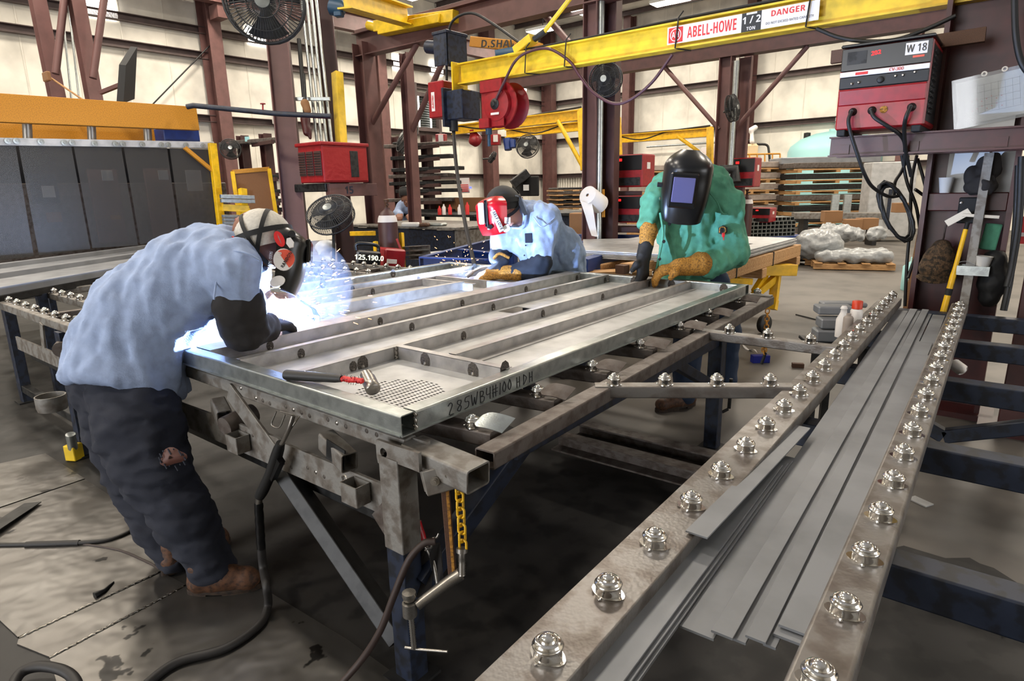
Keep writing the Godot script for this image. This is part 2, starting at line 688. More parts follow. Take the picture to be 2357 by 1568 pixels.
func materials() -> void:
	var blotch := noise_tex(3, .012, [[0.0, .82], [.4, .93], [.7, 1.0]], 512, 5)
	var grain := noise_tex(9, .09, [[0.0, .78], [.6, 1.0]], 512, 3)
	var dirt := noise_tex(21, .018, [[0.0, .35], [.35, .6], [.5, .92], [1.0, 1.0]], 512, 6)
	var rustn := noise_tex(33, .014, [[0.0, Color(.68, .64, .6)], [.38, Color(.87, .84, .82)], [.55, Color(1, 1, 1)]], 512, 6)
	var bump := noise_tex(5, .02, [], 512, 3, FastNoiseLite.TYPE_SIMPLEX_SMOOTH, 2.0)
	var fine := noise_tex(6, .12, [], 512, 2, FastNoiseLite.TYPE_SIMPLEX_SMOOTH, 2.5)
	var pits := noise_tex(8, .05, [], 512, 4, FastNoiseLite.TYPE_CELLULAR, 3.0)
	var floor_t := noise_tex(41, .006, [[0.0, .66], [.3, .84], [.55, .95], [1.0, 1.0]], 1024, 6)
	var stain := noise_tex(57, .0075, [[0.0, Color(.2, .195, .19)], [.2, Color(.24, .23, .22)], [.225, Color(.86, .85, .84)], [1.0, Color(1, 1, 1)]], 1024, 5)
	# the building
	mat("wall_panel", Color(.91, .89, .84), .6, 0, blotch, .12)
	mat("roof_panel", Color(.9, .89, .86), .6, 0, blotch, .15)
	mat("floor", Color(.40, .38, .355), .5, 0, floor_t, .16)
	mat("grime_and_shade", Color(.15, .142, .135), .6, 0, dirt, .5)  # dust near the table, and shade painted in further left
	mat("red_oxide", Color(.40, .27, .255), .55, 0, blotch, .5)
	mat("red_oxide_dark", Color(.28, .16, .15), .5, 0, blotch, .8)
	mat("girt", Color(.34, .28, .27), .6, 0, blotch, .4)
	mat("maroon", Color(.27, .09, .085), .4, 0, blotch, 1.2)
	glow("daylight_panel", Color(1.0, .98, .95), 6.0)
	glow("added_dock_glow", Color(.97, .98, 1.0), 3.0)  # glow of the two added dock doors
	glow("lamp_lens", Color(1.0, .95, .87), 12.0)
	glow("arc", Color(.85, .93, 1.0), 60.0)
	glow("spark", Color(1.0, .68, .42), 5.0)
	glow("led_red", Color(1.0, .12, .12), 2.2)
	glow("led_white", Color(.95, .95, .85), 1.2)
	glow("led_blue", Color(.3, .35, 1.0), 3.0)
	mat("white_paint", Color(.86, .86, .84), .5)
	# steels
	mat("dark_steel", Color(.17, .17, .17), .5, .3, dirt, 1.4)
	mat("table_steel", Color(.50, .49, .47), .55, .3, rustn, 1.6, pits, .35)
	mat("table_brown", Color(.40, .37, .35), .5, .35, rustn, 1.8, pits, .4)
	mat("track_steel", Color(.50, .485, .47), .4, .5, rustn, 1.3, fine, .15)
	mat("strip_steel", Color(.53, .54, .555), .5, .25, blotch, .5)
	mat("bar_blue", Color(.10, .14, .22), .5, 0, dirt, 1.6)
	mat("galvanised", Color(.68, .70, .69), .3, .8, blotch, 2.2, fine, .12)
	mat("aluminium", Color(.72, .71, .70), .38, .6, blotch, 1.4, fine, .08)
	mat("sheet_metal", Color(.74, .74, .735), .4, .25, blotch, .8)
	mat("chrome", Color(.86, .85, .83), .14, 1.0)
	mat("bare_steel", Color(.62, .60, .57), .35, .9, grain, 6.0)
	mat("scorch", Color(.34, .31, .28), .7, 0, dirt, 12.0)
	mat("weld", Color(.55, .53, .5), .3, .9)
	mat("floor_plate", Color(.40, .392, .38), .36, .75, stain, .38, bump, .5)
	# plastics, cloth, skin and the rest
	mat("rubber", Color(.065, .063, .062), .55, 0, grain, 8.0)
	mat("cable_grey", Color(.13, .12, .115), .6, 0, grain, 9.0)
	mat("hose_brown", Color(.2, .15, .13), .6)
	mat("hose_red", Color(.28, .13, .16), .5)
	mat("black_plastic", Color(.05, .05, .053), .3)
	mat("black_matt", Color(.045, .045, .048), .7)
	mat("black_label", Color(.05, .06, .07), .5)
	mat("navy_cloth", Color(.125, .14, .19), .9, 0, grain, 6.0, fine, .5)
	mat("shirt_blue", Color(.60, .665, .79), .9, 0, blotch, 2.0, fine, .35)
	mat("jacket_green", Color(.31, .57, .46), .85, 0, blotch, 2.2, fine, .35)
	mat("sleeve_black", Color(.12, .105, .1), .85, 0, grain, 6.0, fine, .4)
	mat("sleeve_navy", Color(.09, .12, .17), .8, 0, grain, 6.0, fine, .4)
	mat("jeans", Color(.13, .19, .28), .9, 0, grain, 6.0, fine, .4)
	mat("skin", Color(.50, .33, .25), .55)
	mat("skin_brown", Color(.33, .19, .15), .6)
	mat("skin_pale", Color(.75, .55, .46), .55)
	mat("hair", Color(.05, .042, .04), .7)
	mat("leather_gold", Color(.72, .50, .17), .75, 0, dirt, 7.0, fine, .5)
	mat("leather_brown", Color(.36, .225, .13), .65, 0, dirt, 4.0, fine, .5)
	mat("boot_sole", Color(.23, .165, .11), .8, 0, dirt, 5.0)
	mat("cap_white", Color(.80, .78, .74), .9, 0, blotch, 8.0)
	mat("yellow", Color(.90, .75, .12), .45, 0, blotch, .9)
	mat("yellow_new", Color(.92, .72, .05), .45, 0, blotch, 1.5)
	mat("amber", Color(.78, .53, .12), .5, 0, grain, 1.5)
	mat("red_paint", Color(.58, .08, .11), .38, 0, blotch, 2.0)
	mat("red_worn", Color(.62, .17, .18), .22, .3, null, 1.0, bump, .6)
	mat("hood_red", Color(.66, .05, .11), .25)
	mat("blue_paint", Color(.07, .20, .46), .45, 0, blotch, 1.0)
	mat("motor_blue", Color(.10, .24, .34), .5)
	mat("label_red", Color(.80, .13, .13), .5)
	mat("label_white", Color(.86, .84, .82), .5)
	mat("label_orange", Color(.85, .33, .24), .5)
	mat("paper", Color(.80, .80, .79), .7)
	mat("card", Color(.55, .40, .26), .8, 0, grain, 3.0)
	mat("foam_cup", Color(.78, .77, .75), .7)
	mat("wood", Color(.76, .62, .44), .7, 0, noise_tex(83, .01, [[0, Color(.72, .62, .52)], [.5, Color(.9, .84, .76)], [1, Color(1, 1, 1)]], 512, 4), 1.2)
	M.wood.uv1_scale = V(1.0, 6.0, 6.0)
	mat("wood_dark", Color(.33, .22, .15), .7, 0, grain, 3.0)
	mat("corkboard", Color(.50, .34, .20), .85, 0, grain, 2.5)
	mat("tank_aqua", Color(.62, .82, .82), .45)
	mat("tote", Color(.85, .76, .60), .5)
	mat("film", Color(.62, .63, .63), .3, 0, blotch, 1.5, bump, 1.2)
	mat("bundle", Color(.62, .57, .53), .6, 0, blotch, 1.0)
	mat("fan_mesh", Color(.20, .20, .20), .5, .3)
	mat("orange_cap", Color(.78, .22, .08), .45)
	mat("soft_blue", Color(.05, .12, .55), .5)
	mat("camo", Color(.5, .45, .38), .9, 0, noise_tex(91, .02, [[0, Color(.12, .12, .09)], [.4, Color(.3, .27, .2)], [.55, Color(.8, .68, .55)], [.7, Color(.45, .38, .3)], [1, Color(.95, .8, .68)]], 256, 3), 5.0)
	mat("clear_film", Color(.75, .78, .8, .22), .12).transparency = BaseMaterial3D.TRANSPARENCY_ALPHA
	mat("smoked_panel", Color(.25, .245, .235, .55), .3).transparency = BaseMaterial3D.TRANSPARENCY_ALPHA
	mat("lens_filter", Color(.40, .39, .54), .15, .3)
	mat("lens_dark", Color(.05, .05, .07), .1)


func ST(nm: String, m: MB, mt: String, label: String, cat: String, par: Node3D = null) -> MeshInstance3D:
	var o := O(nm, m, mt, par)
	tag(o, label, cat, "", "structure")
	return o


func building() -> void:
	var XL := -19.69
	var ZB := -25.95
	var m := mb(true)
	m.box(V(-5, -.15, -8), V(31, .3, 38))
	var fl := ST("floor", m, "floor", "scuffed grey concrete shop floor", "floor")
	# dark floor colour: grinding dust, plus painted shade under the rear table
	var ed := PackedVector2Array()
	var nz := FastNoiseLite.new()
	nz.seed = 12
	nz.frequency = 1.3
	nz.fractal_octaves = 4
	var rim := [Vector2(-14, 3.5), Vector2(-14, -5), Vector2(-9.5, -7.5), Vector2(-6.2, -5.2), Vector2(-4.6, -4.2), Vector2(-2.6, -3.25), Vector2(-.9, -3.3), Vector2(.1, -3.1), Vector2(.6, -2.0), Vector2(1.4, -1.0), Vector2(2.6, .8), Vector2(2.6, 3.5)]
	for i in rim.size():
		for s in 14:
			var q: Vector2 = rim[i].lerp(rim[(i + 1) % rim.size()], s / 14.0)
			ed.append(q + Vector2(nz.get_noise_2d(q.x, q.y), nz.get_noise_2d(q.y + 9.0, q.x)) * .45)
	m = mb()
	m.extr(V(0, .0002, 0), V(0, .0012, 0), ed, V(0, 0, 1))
	O("dust_and_shade", m, "grime_and_shade", fl)
	# walls of metal panels, with ribs
	m = mb(true)
	m.box(V(XL - .1, 4.4, -8), V(.16, 8.8, 38))
	var wl := ST("wall_left", m, "wall_panel", "cream metal panel wall behind the left machine", "wall")
	m = mb(true)
	m.box(V(-5, 4.4, ZB - .1), V(31, 8.8, .16))
	var wb := ST("wall_back", m, "wall_panel", "cream metal panel wall behind the tank", "wall")
	m = mb(true)
	m.box(V(10, 4.4, -8), V(.2, 8.8, 38))
	ST("wall_right", m, "wall_panel", "cream metal wall on the far right", "wall")
	m = mb(true)
	m.box(V(-5, 4.4, 10.4), V(31, 8.8, .2))
	ST("wall_front", m, "wall_panel", "cream metal wall behind the viewer", "wall")
	m = mb(true)
	m.box(V(-5, 8.9, -8), V(31, .16, 38))
	var cl := ST("ceiling", m, "roof_panel", "white insulated roof above the steel frames", "ceiling")
	# panel seams: slim battens over each joint
	for i in 30:
		m = mb(true)
		m.box(V(XL - .012, 4.4, ZB + .4 + i * 1.15), V(.012, 8.8, .03))
		O("panel_seam", m, "wall_panel", wl)
	for i in 24:
		m = mb(true)
		m.box(V(XL + .5 + i * 1.15, 4.4, ZB - .012), V(.03, 8.8, .012))
		O("panel_seam", m, "wall_panel", wb)
	# corrugated wainscot liner by the back corner
	m = mb(true)
	for i in 60:
		m.box(V(XL + .6 + i * .15, 1.35, ZB + .03), V(.07, 1.5, .04))
	O("ribbed_liner", m, "wall_panel", wb)
	# girts: Z-section rails along both walls
	for h in [2.2, 3.85, 5.6, 6.28, 7.3]:
		m = mb(true)
		m.extr(V(XL + .12, h, 9.5), V(XL + .12, h, ZB + .2), MB.ch(.2, .17, .02))
		O("girt", m, "girt", wl)
		if h != 6.28:
			m = mb(true)
			m.extr(V(XL + .2, h, ZB + .12), V(9.8, h, ZB + .12), MB.ch(.2, .17, .02))
			O("girt", m, "girt", wb)
	# purlins under the roof
	for i in 22:
		m = mb(true)
		m.extr(V(XL, 8.72, ZB + .8 + i * 1.6), V(9.8, 8.72, ZB + .8 + i * 1.6), MB.ch(.2, .1, .02))
		O("purlin", m, "girt", cl)
	# daylight panels high in the walls and roof
	var k := 1
	for q in [[-6.6, 6.45, 1.0], [-11.1, 6.43, .8], [-16.7, 6.38, .62], [-18.62, 6.4, .66], [-23.9, 6.35, .8], [-16.8, 7.86, 1.0], [-7.2, 7.8, 1.0]]:
		m = mb(true)
		m.box(V(XL + .03, q[1], q[0]), V(.05, .5, q[2]))
		ST("window_%d" % k, m, "daylight_panel", ["white daylight panel at the top left above the grey posts", "white daylight panel beside the large fan", "daylight panel between the two red braces", "square daylight panel left of the blue lift plate", "square daylight panel beside the red hose reel", "daylight panel under the yellow bridge crane", "daylight panel above the left machine"][k - 1], "window")
		k += 1
	for q in [[-16, -23.5], [-12, -23.5], [-8, -22], [-16.5, -19], [-11, -18]]:
		m = mb(true)
		m.box(V(q[0], 8.8, q[1]), V(1.1, .04, 2.6))
		ST("window_%d" % k, m, "daylight_panel", "bright translucent skylight in the roof", "window").set_meta("group", "roof skylights")
		k += 1
	# louvred opening in the left wall with trim
	m = mb(true)
	for s in [-.62, .62]:
		m.box(V(XL + .15, 4.75, -17.85 + s), V(.22, 1.9, .14))
	for s in [-.75, .55]:
		m.box(V(XL + .15, 4.75 + s, -17.85), V(.2, .14, 1.3))
	var lv := ST("window_%d" % k, m, "girt", "louvred wall vent in a dark frame", "window")
	m = mb(true)
	m.box(V(XL + .02, 4.65, -17.85), V(.03, 1.2, 1.1))
	O("backing", m, "dark_steel", lv)
	for i in 14:
		m = mb(true)
		m.box(V(XL + .08, 4.08 + i * .088, -17.85), V(.1, .012, 1.06), Basis(V(0, 0, 1), .6))
		O("louver", m, "galvanised", lv)
	m = mb(true)
	for s in [-.2, .42]:
		m.box(V(XL + .16, 4.65, -17.85 + s), V(.02, 1.15, .07))
	O("light_strip", m, "daylight_panel", lv)
	# emergency light box and a pipe along the back wall
	m = mb(true)
	m.box(V(XL + .3, 3.95, -11.3), V(.12, .3, .4), Basis(), .02)
	TM("wall_box", "small cream box on the wall rail left of the thick rust red column", "box", m, "label_white")
	m = mb(true)
	m.tube([V(-14, 3.3, ZB + .3), V(-9.5, 3.3, ZB + .3), V(-9.4, 3.2, ZB + .3), V(-9.4, 2.0, ZB + .3)], .04, 8)
	TM("wall_pipe", "thin pipe along the back wall behind the black hooded welder", "pipe", m, "galvanised")
	# main frame columns
	var labs := ["rust red frame column left of the wall fan", "rust red frame column behind the yellow bridge crane", "rust red frame column left of the red hose reel", "rust red column in the far corner"]
	k = 0
	for z in [-9.35, -15.3, -21.2, -25.5]:
		m = mb(true)
		m.extr(V(XL + .5, 0, z), V(XL + .42, 8.7, z), MB.ib(.6, .38, .02, .014), V(1, 0, 0))
		ST("column", m, "red_oxide", labs[k], "column")
		k += 1
	k = 0
	for x in [-14.9, -9.6, -4.2]:
		m = mb(true)
		m.extr(V(x, 0, ZB + .42), V(x, 8.7, ZB + .42), MB.ib(.5, .34, .02, .014), V(0, 0, 1))
		ST("column", m, "red_oxide", ["rust red back wall column behind the paper roll", "rust red back wall column behind the black hooded welder", "rust red back wall column left of the big red post"][k], "column")
		k += 1
	# crane rail along the left wall, and the diagonal rods
	m = mb(true)
	m.extr(V(-18.4, 7.05, 6), V(-18.4, 7.05, -25), MB.ib(.55, .3, .03, .02))
	ST("beam", m, "red_oxide", "heavy rust red rail beam along the left wall", "beam")
	m = mb(true)
	for z in [-9.35, -15.3, -21.2]:
		m.box(V(-18.6, 6.6, z), V(.5, .35, .3))
	ST("beam_bracket", m, "red_oxide", "brackets carrying the left wall rail beam", "bracket")
	m = mb(true)
	m.cyl(V(XL + .3, 6.0, -9.5), V(XL + .3, 2.2, -5.6), .02, 6)
	TM("brace_rod", "thin tie rod slanting left from the frame column", "rod", m, "dark_steel")
	m = mb(true)
	m.cyl(V(XL + .3, 5.4, -2.6), V(XL + .3, 2.0, -6.4), .02, 6)
	TM("brace_rod", "thin tie rod crossing behind the two leaning posts", "rod", m, "dark_steel")


# an inner frame: posts, runway beam and pipe braces
func post(a: Vector3, b: Vector3, h: float, w: float, label: String, mt := "red_oxide", ax := V(1, 0, 0)) -> MeshInstance3D:
	var m := mb()
	m.extr(a, b, MB.ib(h, w, .014, .01), ax)
	return TM("steel_column", label, "column", m, mt)


func frames() -> void:
	# frame by the yellow crane, z = -7.2
	post(V(-8.78, 0, -7.2), V(-8.84, 4.0, -7.2), .26, .26, "rust red post at the left end of the crane runway")
	post(V(-8.15, 0, -7.5), V(-8.15, 3.8, -7.5), .16, .16, "slim rust red post just right of the runway end post")
	post(V(-4.42, 0, -7.2), V(-4.42, 4.6, -7.2), .2, .18, "rust red post that carries the white paper roll")
	post(V(-4.25, 0, -7.35), V(-4.25, 4.6, -7.35), .2, .14, "dark post paired with the paper roll post", "red_oxide_dark")
	var m := mb()
	m.extr(V(-9.0, 3.98, -7.2), V(2.5, 3.98, -7.2), MB.ib(.36, .2, .016, .01))
	m.extr(V(-9.0, 4.2, -7.2), V(2.5, 4.2, -7.2), MB.rr(.06, .05, .008))
	TM("runway_beam", "rust red runway beam under the yellow bridge crane", "beam", m, "red_oxide")
	m = mb()
	m.extr(V(-4.3, 4.62, -7.3), V(4, 4.62, -7.3), MB.ib(.36, .24, .016, .01))
	TM("runway_beam", "rust red upper beam right of the paper roll post", "beam", m, "red_oxide")
	for q in [[V(-8.75, 2.72, -7.18), V(-7.55, 3.82, -7.2), "pipe brace from the end post up to the runway beam"], [V(-8.1, 2.6, -7.5), V(-6.9, 3.8, -7.3), "pipe brace from the slim post up to the runway beam"], [V(-4.5, 3.1, -7.25), V(-5.9, 4.4, -7.6), "pipe brace left of the paper roll post"], [V(-3.9, 3.8, -7.3), V(-2.6, 5.3, -7.3), "pipe brace above the yellow jib at the left"], [V(-3.2, 3.8, -7.3), V(-1.9, 5.3, -7.3), "pipe brace above the yellow jib at the right"]]:
		m = mb()
		m.tube([q[0], q[1]], .045, 10)
		TM("pipe_brace", q[2], "brace", m, "red_oxide")
	# frame behind the green jacket, z = -11.7
	post(V(-4.42, 0, -11.7), V(-4.42, 3.8, -11.7), .22, .22, "rust red post behind the black hooded welder")
	post(V(-4.16, 0, -11.9), V(-4.16, 3.8, -11.9), .22, .1, "dark back post with the grey conduit")
	m = mb()
	m.extr(V(-9.5, 3.98, -11.7), V(4, 3.98, -11.7), MB.ib(.36, .24, .016, .01))
	TM("runway_beam", "long rust red beam under the jib sign", "beam", m, "red_oxide_dark")
	for q in [[V(-4.5, 2.6, -11.7), V(-5.62, 3.8, -11.7), "knee brace left of the post behind the black hooded welder"], [V(-4.2, 2.6, -11.7), V(-3.1, 3.8, -11.7), "knee brace right of the post behind the black hooded welder"]]:
		m = mb()
		m.tube([q[0], q[1]], .04, 10)
		TM("knee_brace", q[2], "brace", m, "red_oxide")
	m = mb()
	m.tube([V(-4.2, .3, -11.55), V(-4.2, 3.7, -11.55)], .05, 10)
	TM("conduit", "grey conduit on the post behind the black hooded welder", "conduit", m, "galvanised")
	m = mb()
	m.tube([V(-4.3, .3, -7.18), V(-4.3, 4.6, -7.18)], .04, 10)
	TM("conduit", "pale grey conduit on the paper roll post", "conduit", m, "galvanised")
	# the two thick posts behind the big red welder
	post(V(-8.029,.621,-5.107), V(-8.86,4.524,-5.652), .3, .28, "thick rust red column left of the big red welding set", "red_oxide", V(.63, 0, -.78))
	post(V(-7.99,.54,-5.907), V(-8.877,4.702,-6.488), .28, .26, "thick dark red column behind the conduits", "red_oxide_dark", V(.63, 0, -.78))
	for i in 4:
		m = mb()
		var o := V(.055 * i, 0, -.045 * i)
		m.tube([V(-8.634,4.486,-5.955) + o, V(-8.456,3.684,-5.849) + o, V(-8.154,2.328,-5.67) + o], .022, 8)
		TM("conduit", ["leftmost pale conduit of the four left of the dark red column", "second pale conduit of the four left of the dark red column", "third pale conduit of the four left of the dark red column", "rightmost pale conduit of the four left of the dark red column"][i], "conduit", m, "galvanised")
	m = mb()
	m.tube([V(-8.468,3.786,-5.739), V(-8.293,2.932,-5.614), V(-8.211,2.506,-5.547)], .03, 8)
	TM("power_cable", "thick dark cable hanging left of the conduits", "cable", m, "rubber")
	m = mb()
	m.extr(V(-8.393,2.947,-5.538), V(-8.002,2.937,-5.851), MB.rr(.05, .05, .006))
	TM("conduit_strut", "galvanised strut clamping the conduits", "strut", m, "galvanised")
	# two leaning posts with pipe struts at the top left
	var k := 0
	for q in [[V(-12.264,3.124,-3.789), V(-12.822,4.924,-3.899), V(-12.254,3.545,-3.796), V(-12.308,4.814,-4.147)], [V(-11.803,3.078,-4.147), V(-12.333,4.911,-4.29), V(-11.782,3.466,-4.152), V(-11.813,4.801,-4.543)]]:
		post(q[0] - V(0, 1.5, 0), q[1], .2, .2, ["leftmost rust red post at the top left", "rust red post beside the hanging screen"][k])
		m = mb()
		m.tube([q[2], q[3]], .056, 10)
		TM("pipe_strut", ["pipe strut rising from the leftmost post", "pipe strut rising from the post beside the hanging screen"][k], "strut", m, "red_oxide")
		k += 1
	for i in 3:
		m = mb()
		m.tube([V(-12.852,4.875,-4.256) + V(.09 * i, 0, -.07 * i), V(-12.481,3.165,-4.023) + V(.1 * i, 0, -.08 * i)], .016, 6)
		TM("conduit", ["leftmost thin conduit between the two leaning posts", "middle thin conduit between the two leaning posts", "rightmost thin conduit between the two leaning posts"][i], "conduit", m, "galvanised", "thin conduits between the leaning posts")


var ball_unit: Array = []


# one ball transfer: flange, cup with a rolled lip, polished ball; a part with its ball as sub-part
func ball(host: Node3D, at: Vector3, tall := 1.0, turn := 0.0) -> void:
	if ball_unit.is_empty():
		var m := MB.new()
		var fl := PackedVector2Array()
		for i in 24:
			var a := TAU * i / 24
			fl.append(Vector2.from_angle(a) * (.026 + .009 * pow(absf(cos(a)), 6.0)))
		m.extr(V(0, 0, 0), V(0, .0025, 0), fl, V(1, 0, 0))
		m.lathe(Transform3D(), [Vector2(.0245, .002), Vector2(.0245, .017), Vector2(.0265, .019), Vector2(.0272, .022), Vector2(.0255, .0245), Vector2(.0232, .0265), Vector2(.0225, .029), Vector2(.0205, .031), Vector2(.016, .0315), Vector2(.0155, .028)], 24)
		for s in [-1, 1]:
			m.lathe(Transform3D(Basis(), V(.030 * s, .002, 0)), [Vector2(.0035, 0), Vector2(.003, .0018), Vector2(0, .0022)], 8)
		ball_unit.append(mesh_of(m, Transform3D()))
		m = MB.new()
		var pr := []
		for i in 9:
			var a := PI / 2 - PI / 2 * (1.0 - i / 8.0)
			pr.append(Vector2(.0165 * cos(a), .0255 + .0165 * sin(a)))
		m.lathe(Transform3D(), pr, 20)
		ball_unit.append(mesh_of(m, Transform3D()))
	var mi := MeshInstance3D.new()
	mi.name = uniq("ball_transfer", host)
	mi.mesh = ball_unit[0]
	mi.material_override = M.chrome
	host.add_child(mi)
	mi.transform = gx(host).affine_inverse() * Transform3D(Basis(UP, turn).scaled(V(1, tall, 1)), at)
	var b := MeshInstance3D.new()
	b.name = "ball"
	b.mesh = ball_unit[1]
	b.material_override = M.chrome
	mi.add_child(b)


func bar(host: Node3D, nm: String, a: Vector3, b: Vector3, w: float, h: float, mt: String, up := UP, r := .006) -> MeshInstance3D:
	var m := mb()
	m.extr(a, b, MB.rr(w, h, r), up)
	return O(nm, m, mt, host)


func table() -> void:
	var t := T("welding_table", "long grimy steel welding table with ball rollers under the door panel", "table", V(-3.6, 0, -2.8))
	var m := mb()
	# long side rail on the right, and the rails along the near and far ends
	m.htube(V(-1.165, .832, -1.3), V(-1.3, .832, -4.46), .075, .058, .005, .007)
	O("side_rail", m, "table_brown", t)
	bar(t, "end_rail", V(-1.40, .846, -1.215), V(-6.4, .846, -1.215), .05, .055, "table_steel")
	bar(t, "end_rail", V(-1.27, .846, -4.43), V(-6.3, .846, -4.15), .06, .055, "table_steel")
	bar(t, "side_rail", V(-6.35, .846, -1.2), V(-6.35, .846, -4.2), .06, .055, "table_steel")
	for x in [-2.1, -3.0, -4.2, -5.1]:
		bar(t, "cross_rail", V(x, .835, -1.25), V(x, .835, -4.15), .05, .05, "table_brown")
	for z in [-3.38, -3.78, -1.6]:
		bar(t, "ball_rail", V(-4.25, .846, z), V(-6.3, .846, z), .06, .05, "table_steel")
	# near end: flat apron bar, gusset strips, pockets and the cut tube ends welded to it
	m = mb()
	var ap := PackedVector2Array([Vector2(0, .70), Vector2(0, .59), Vector2(-1.2, .575), Vector2(-4.1, .565), Vector2(-4.1, .66), Vector2(-2.05, .672), Vector2(-1.35, .69), Vector2(-.66, .712), Vector2(-.64, .70)])
	m.extr(V(-1.455, 0, -1.173), V(-1.455, 0, -1.185), ap, UP)
	O("apron_bar", m, "table_steel", t)
	m = mb()
	m.extr(V(-1.52, .615, -1.166), V(-1.445, .545, -1.166), MB.rr(.10, .006, .002), V(0, 0, 1))
	O("patch_plate", m, "table_brown", t)
	for q in [[V(-2.47, .83, -1.185), V(-2.12, .63, -1.17), .085], [V(-4.9, .83, -1.185), V(-4.95, .62, -1.18), .06], [V(-3.4, .82, -1.185), V(-3.5, .62, -1.18), .06]]:
		m = mb()
		m.extr(q[0], q[1], MB.rr(q[2], .012, .003), V(0, 0, 1))
		O("gusset", m, "table_steel", t)
	for q in [[-1.83, .765, .17, .07], [-2.62, .735, .11, .075]]:
		m = mb()
		m.htube(V(q[0], q[1], -1.2), V(q[0] + q[2], q[1] - .03, -1.17), .06, q[3], .004, .008)
		O("tube_holder", m, "table_steel", t)
	for q in [[-1.60, .672], [-2.36, .66]]:
		m = mb()
		m.htube(V(q[0], q[1] - .05, -1.14), V(q[0], q[1] + .02, -1.14), .085, .06, .004, .005, V(0, 0, 1))
		O("pocket", m, "table_steel", t)
	m = mb()
	m.box(V(-1.715, .755, -1.155), V(.10, .075, .004), Basis(V(0, 0, 1), -.18))
	O("tag_plate", m, "dark_steel", t)
	for q in [[V(-2.46, .71, -1.27), V(-2.44, .695, -1.13), .042], [V(-4.62, .74, -1.24), V(-4.50, .715, -1.16), .05]]:
		m = mb()
		m.tube([q[0], q[1]], q[2], 16)
		O("pipe_stub", m, "table_brown", t)
	# ring with an oval slot, and stray weld blobs
	m = mb()
	m.lathe(Transform3D(Basis(V(1, 0, 0), V(0, 0, 1), V(0, -1, 0)).scaled(V(.8, 1.3, 1)), V(-1.70, .655, -1.173)), [Vector2(.011, 0), Vector2(.013, .003), Vector2(.017, .003), Vector2(.019, 0)], 18)
	O("slot_ring", m, "weld", t)
	for i in 26:
		m = mb()
		var bx := -1.5 - .9 * fmod(i * .618, 1.0)
		var by := .6 + .085 * fmod(i * .37, 1.0) if i % 2 == 0 else .835 + .03 * fmod(i * .37, 1.0)
		m.lathe(Transform3D(Basis(V(1, 0, 0), V(0, 0, 1), V(0, -1, 0)), V(bx, by, -1.174 if i % 2 == 0 else -1.19)), [Vector2(.009, 0), Vector2(.006, .003), Vector2(0, .004)], 8)
		O("weld_blob", m, "scorch" if i % 3 else "weld", t)
	# corner bracket at the near right: open tube with two eared plates
	m = mb()
	m.htube(V(-1.40, .828, -1.225), V(-1.125, .812, -1.225), .10, .075, .006, .01)
	O("corner_tube", m, "table_steel", t)
	for z in [-1.16, -1.235]:
		m = mb()
		var ear := PackedVector2Array([Vector2(-.19, .035), Vector2(0, .04), Vector2(0, -.02), Vector2(-.1, -.02), Vector2(-.14, -.045), Vector2(-.19, -.035)])
		m.xf = Transform3D(Basis(), V(-1.29 if z > -1.2 else -1.33, .832, z))
		var hole := MB.circ(.016, 14)
		var out := PackedVector2Array()
		for i in 14:
			out.append(hole[i] + Vector2(-.16, 0))
		for cl in Geometry2D.clip_polygons(ear, PackedVector2Array([Vector2(-.19, .04), Vector2(-.13, .04), Vector2(-.13, -.05), Vector2(-.20, -.05)])):
			m.extr(V(0, 0, .012), V(0, 0, 0), cl)
		var rim := PackedVector2Array([Vector2(-.13, .038), Vector2(-.175, .036), Vector2(-.195, .02), Vector2(-.195, -.025), Vector2(-.175, -.042), Vector2(-.13, -.04)])
		# the holed end is a ring of quads
		for i in 14:
			var a := TAU * i / 14
			var b := TAU * (i + 1) / 14
			var c := Vector2(-.16, 0)
			var o1 := c + Vector2(clampf(cos(a) * .05, -.035, .03), clampf(sin(a) * .055, -.042, .037))
			var o2 := c + Vector2(clampf(cos(b) * .05, -.035, .03), clampf(sin(b) * .055, -.042, .037))
			var i1 := c + Vector2.from_angle(a) * .016
			var i2 := c + Vector2.from_angle(b) * .016
			for s in [0.0, .012]:
				m.face([V(o1.x, o1.y, s), V(o2.x, o2.y, s), V(i2.x, i2.y, s), V(i1.x, i1.y, s)], V(0, 0, s - .006))
			m.face([V(i1.x, i1.y, 0), V(i2.x, i2.y, 0), V(i2.x, i2.y, .012), V(i1.x, i1.y, .012)], V(c.x - i1.x, -i1.y, 0))
			m.face([V(o1.x, o1.y, 0), V(o2.x, o2.y, 0), V(o2.x, o2.y, .012), V(o1.x, o1.y, .012)], V(o1.x - c.x, o1.y, 0))
		O("eared_plate", m, "table_steel", t)
	# legs, lower rails and braces
	for q in [[V(-1.43, 0, -1.185), "table_steel"], [V(-1.345, 0, -3.66), "bar_blue"], [V(-4.55, 0, -1.2), "bar_blue"], [V(-6.2, 0, -1.3), "bar_blue"], [V(-3.2, 0, -4.2), "bar_blue"], [V(-6.2, 0, -4.1), "bar_blue"]]:
		m = mb()
		var p: Vector3 = q[0]
		m.extr(p, p + V(0, .82, 0), MB.rr(.085, .075, .006), V(0, 0, 1))
		var lg := O("leg", m, "bar_blue", t)
		if q[1] == "table_steel":
			m = mb()
			m.extr(p + V(0, .50, .0), p + V(0, .82, .0), MB.rr(.091, .081, .006), V(0, 0, 1))
			O("grey_sleeve", m, "table_steel", lg)
		m = mb()
		m.box(p + V(0, .006, 0), V(.14, .012, .14))
		O("foot_plate", m, "dark_steel", lg)
	bar(t, "brace", V(-2.16, .575, -1.2), V(-1.50, .10, -1.2), .06, .085, "dark_steel", V(0, .6, .8))
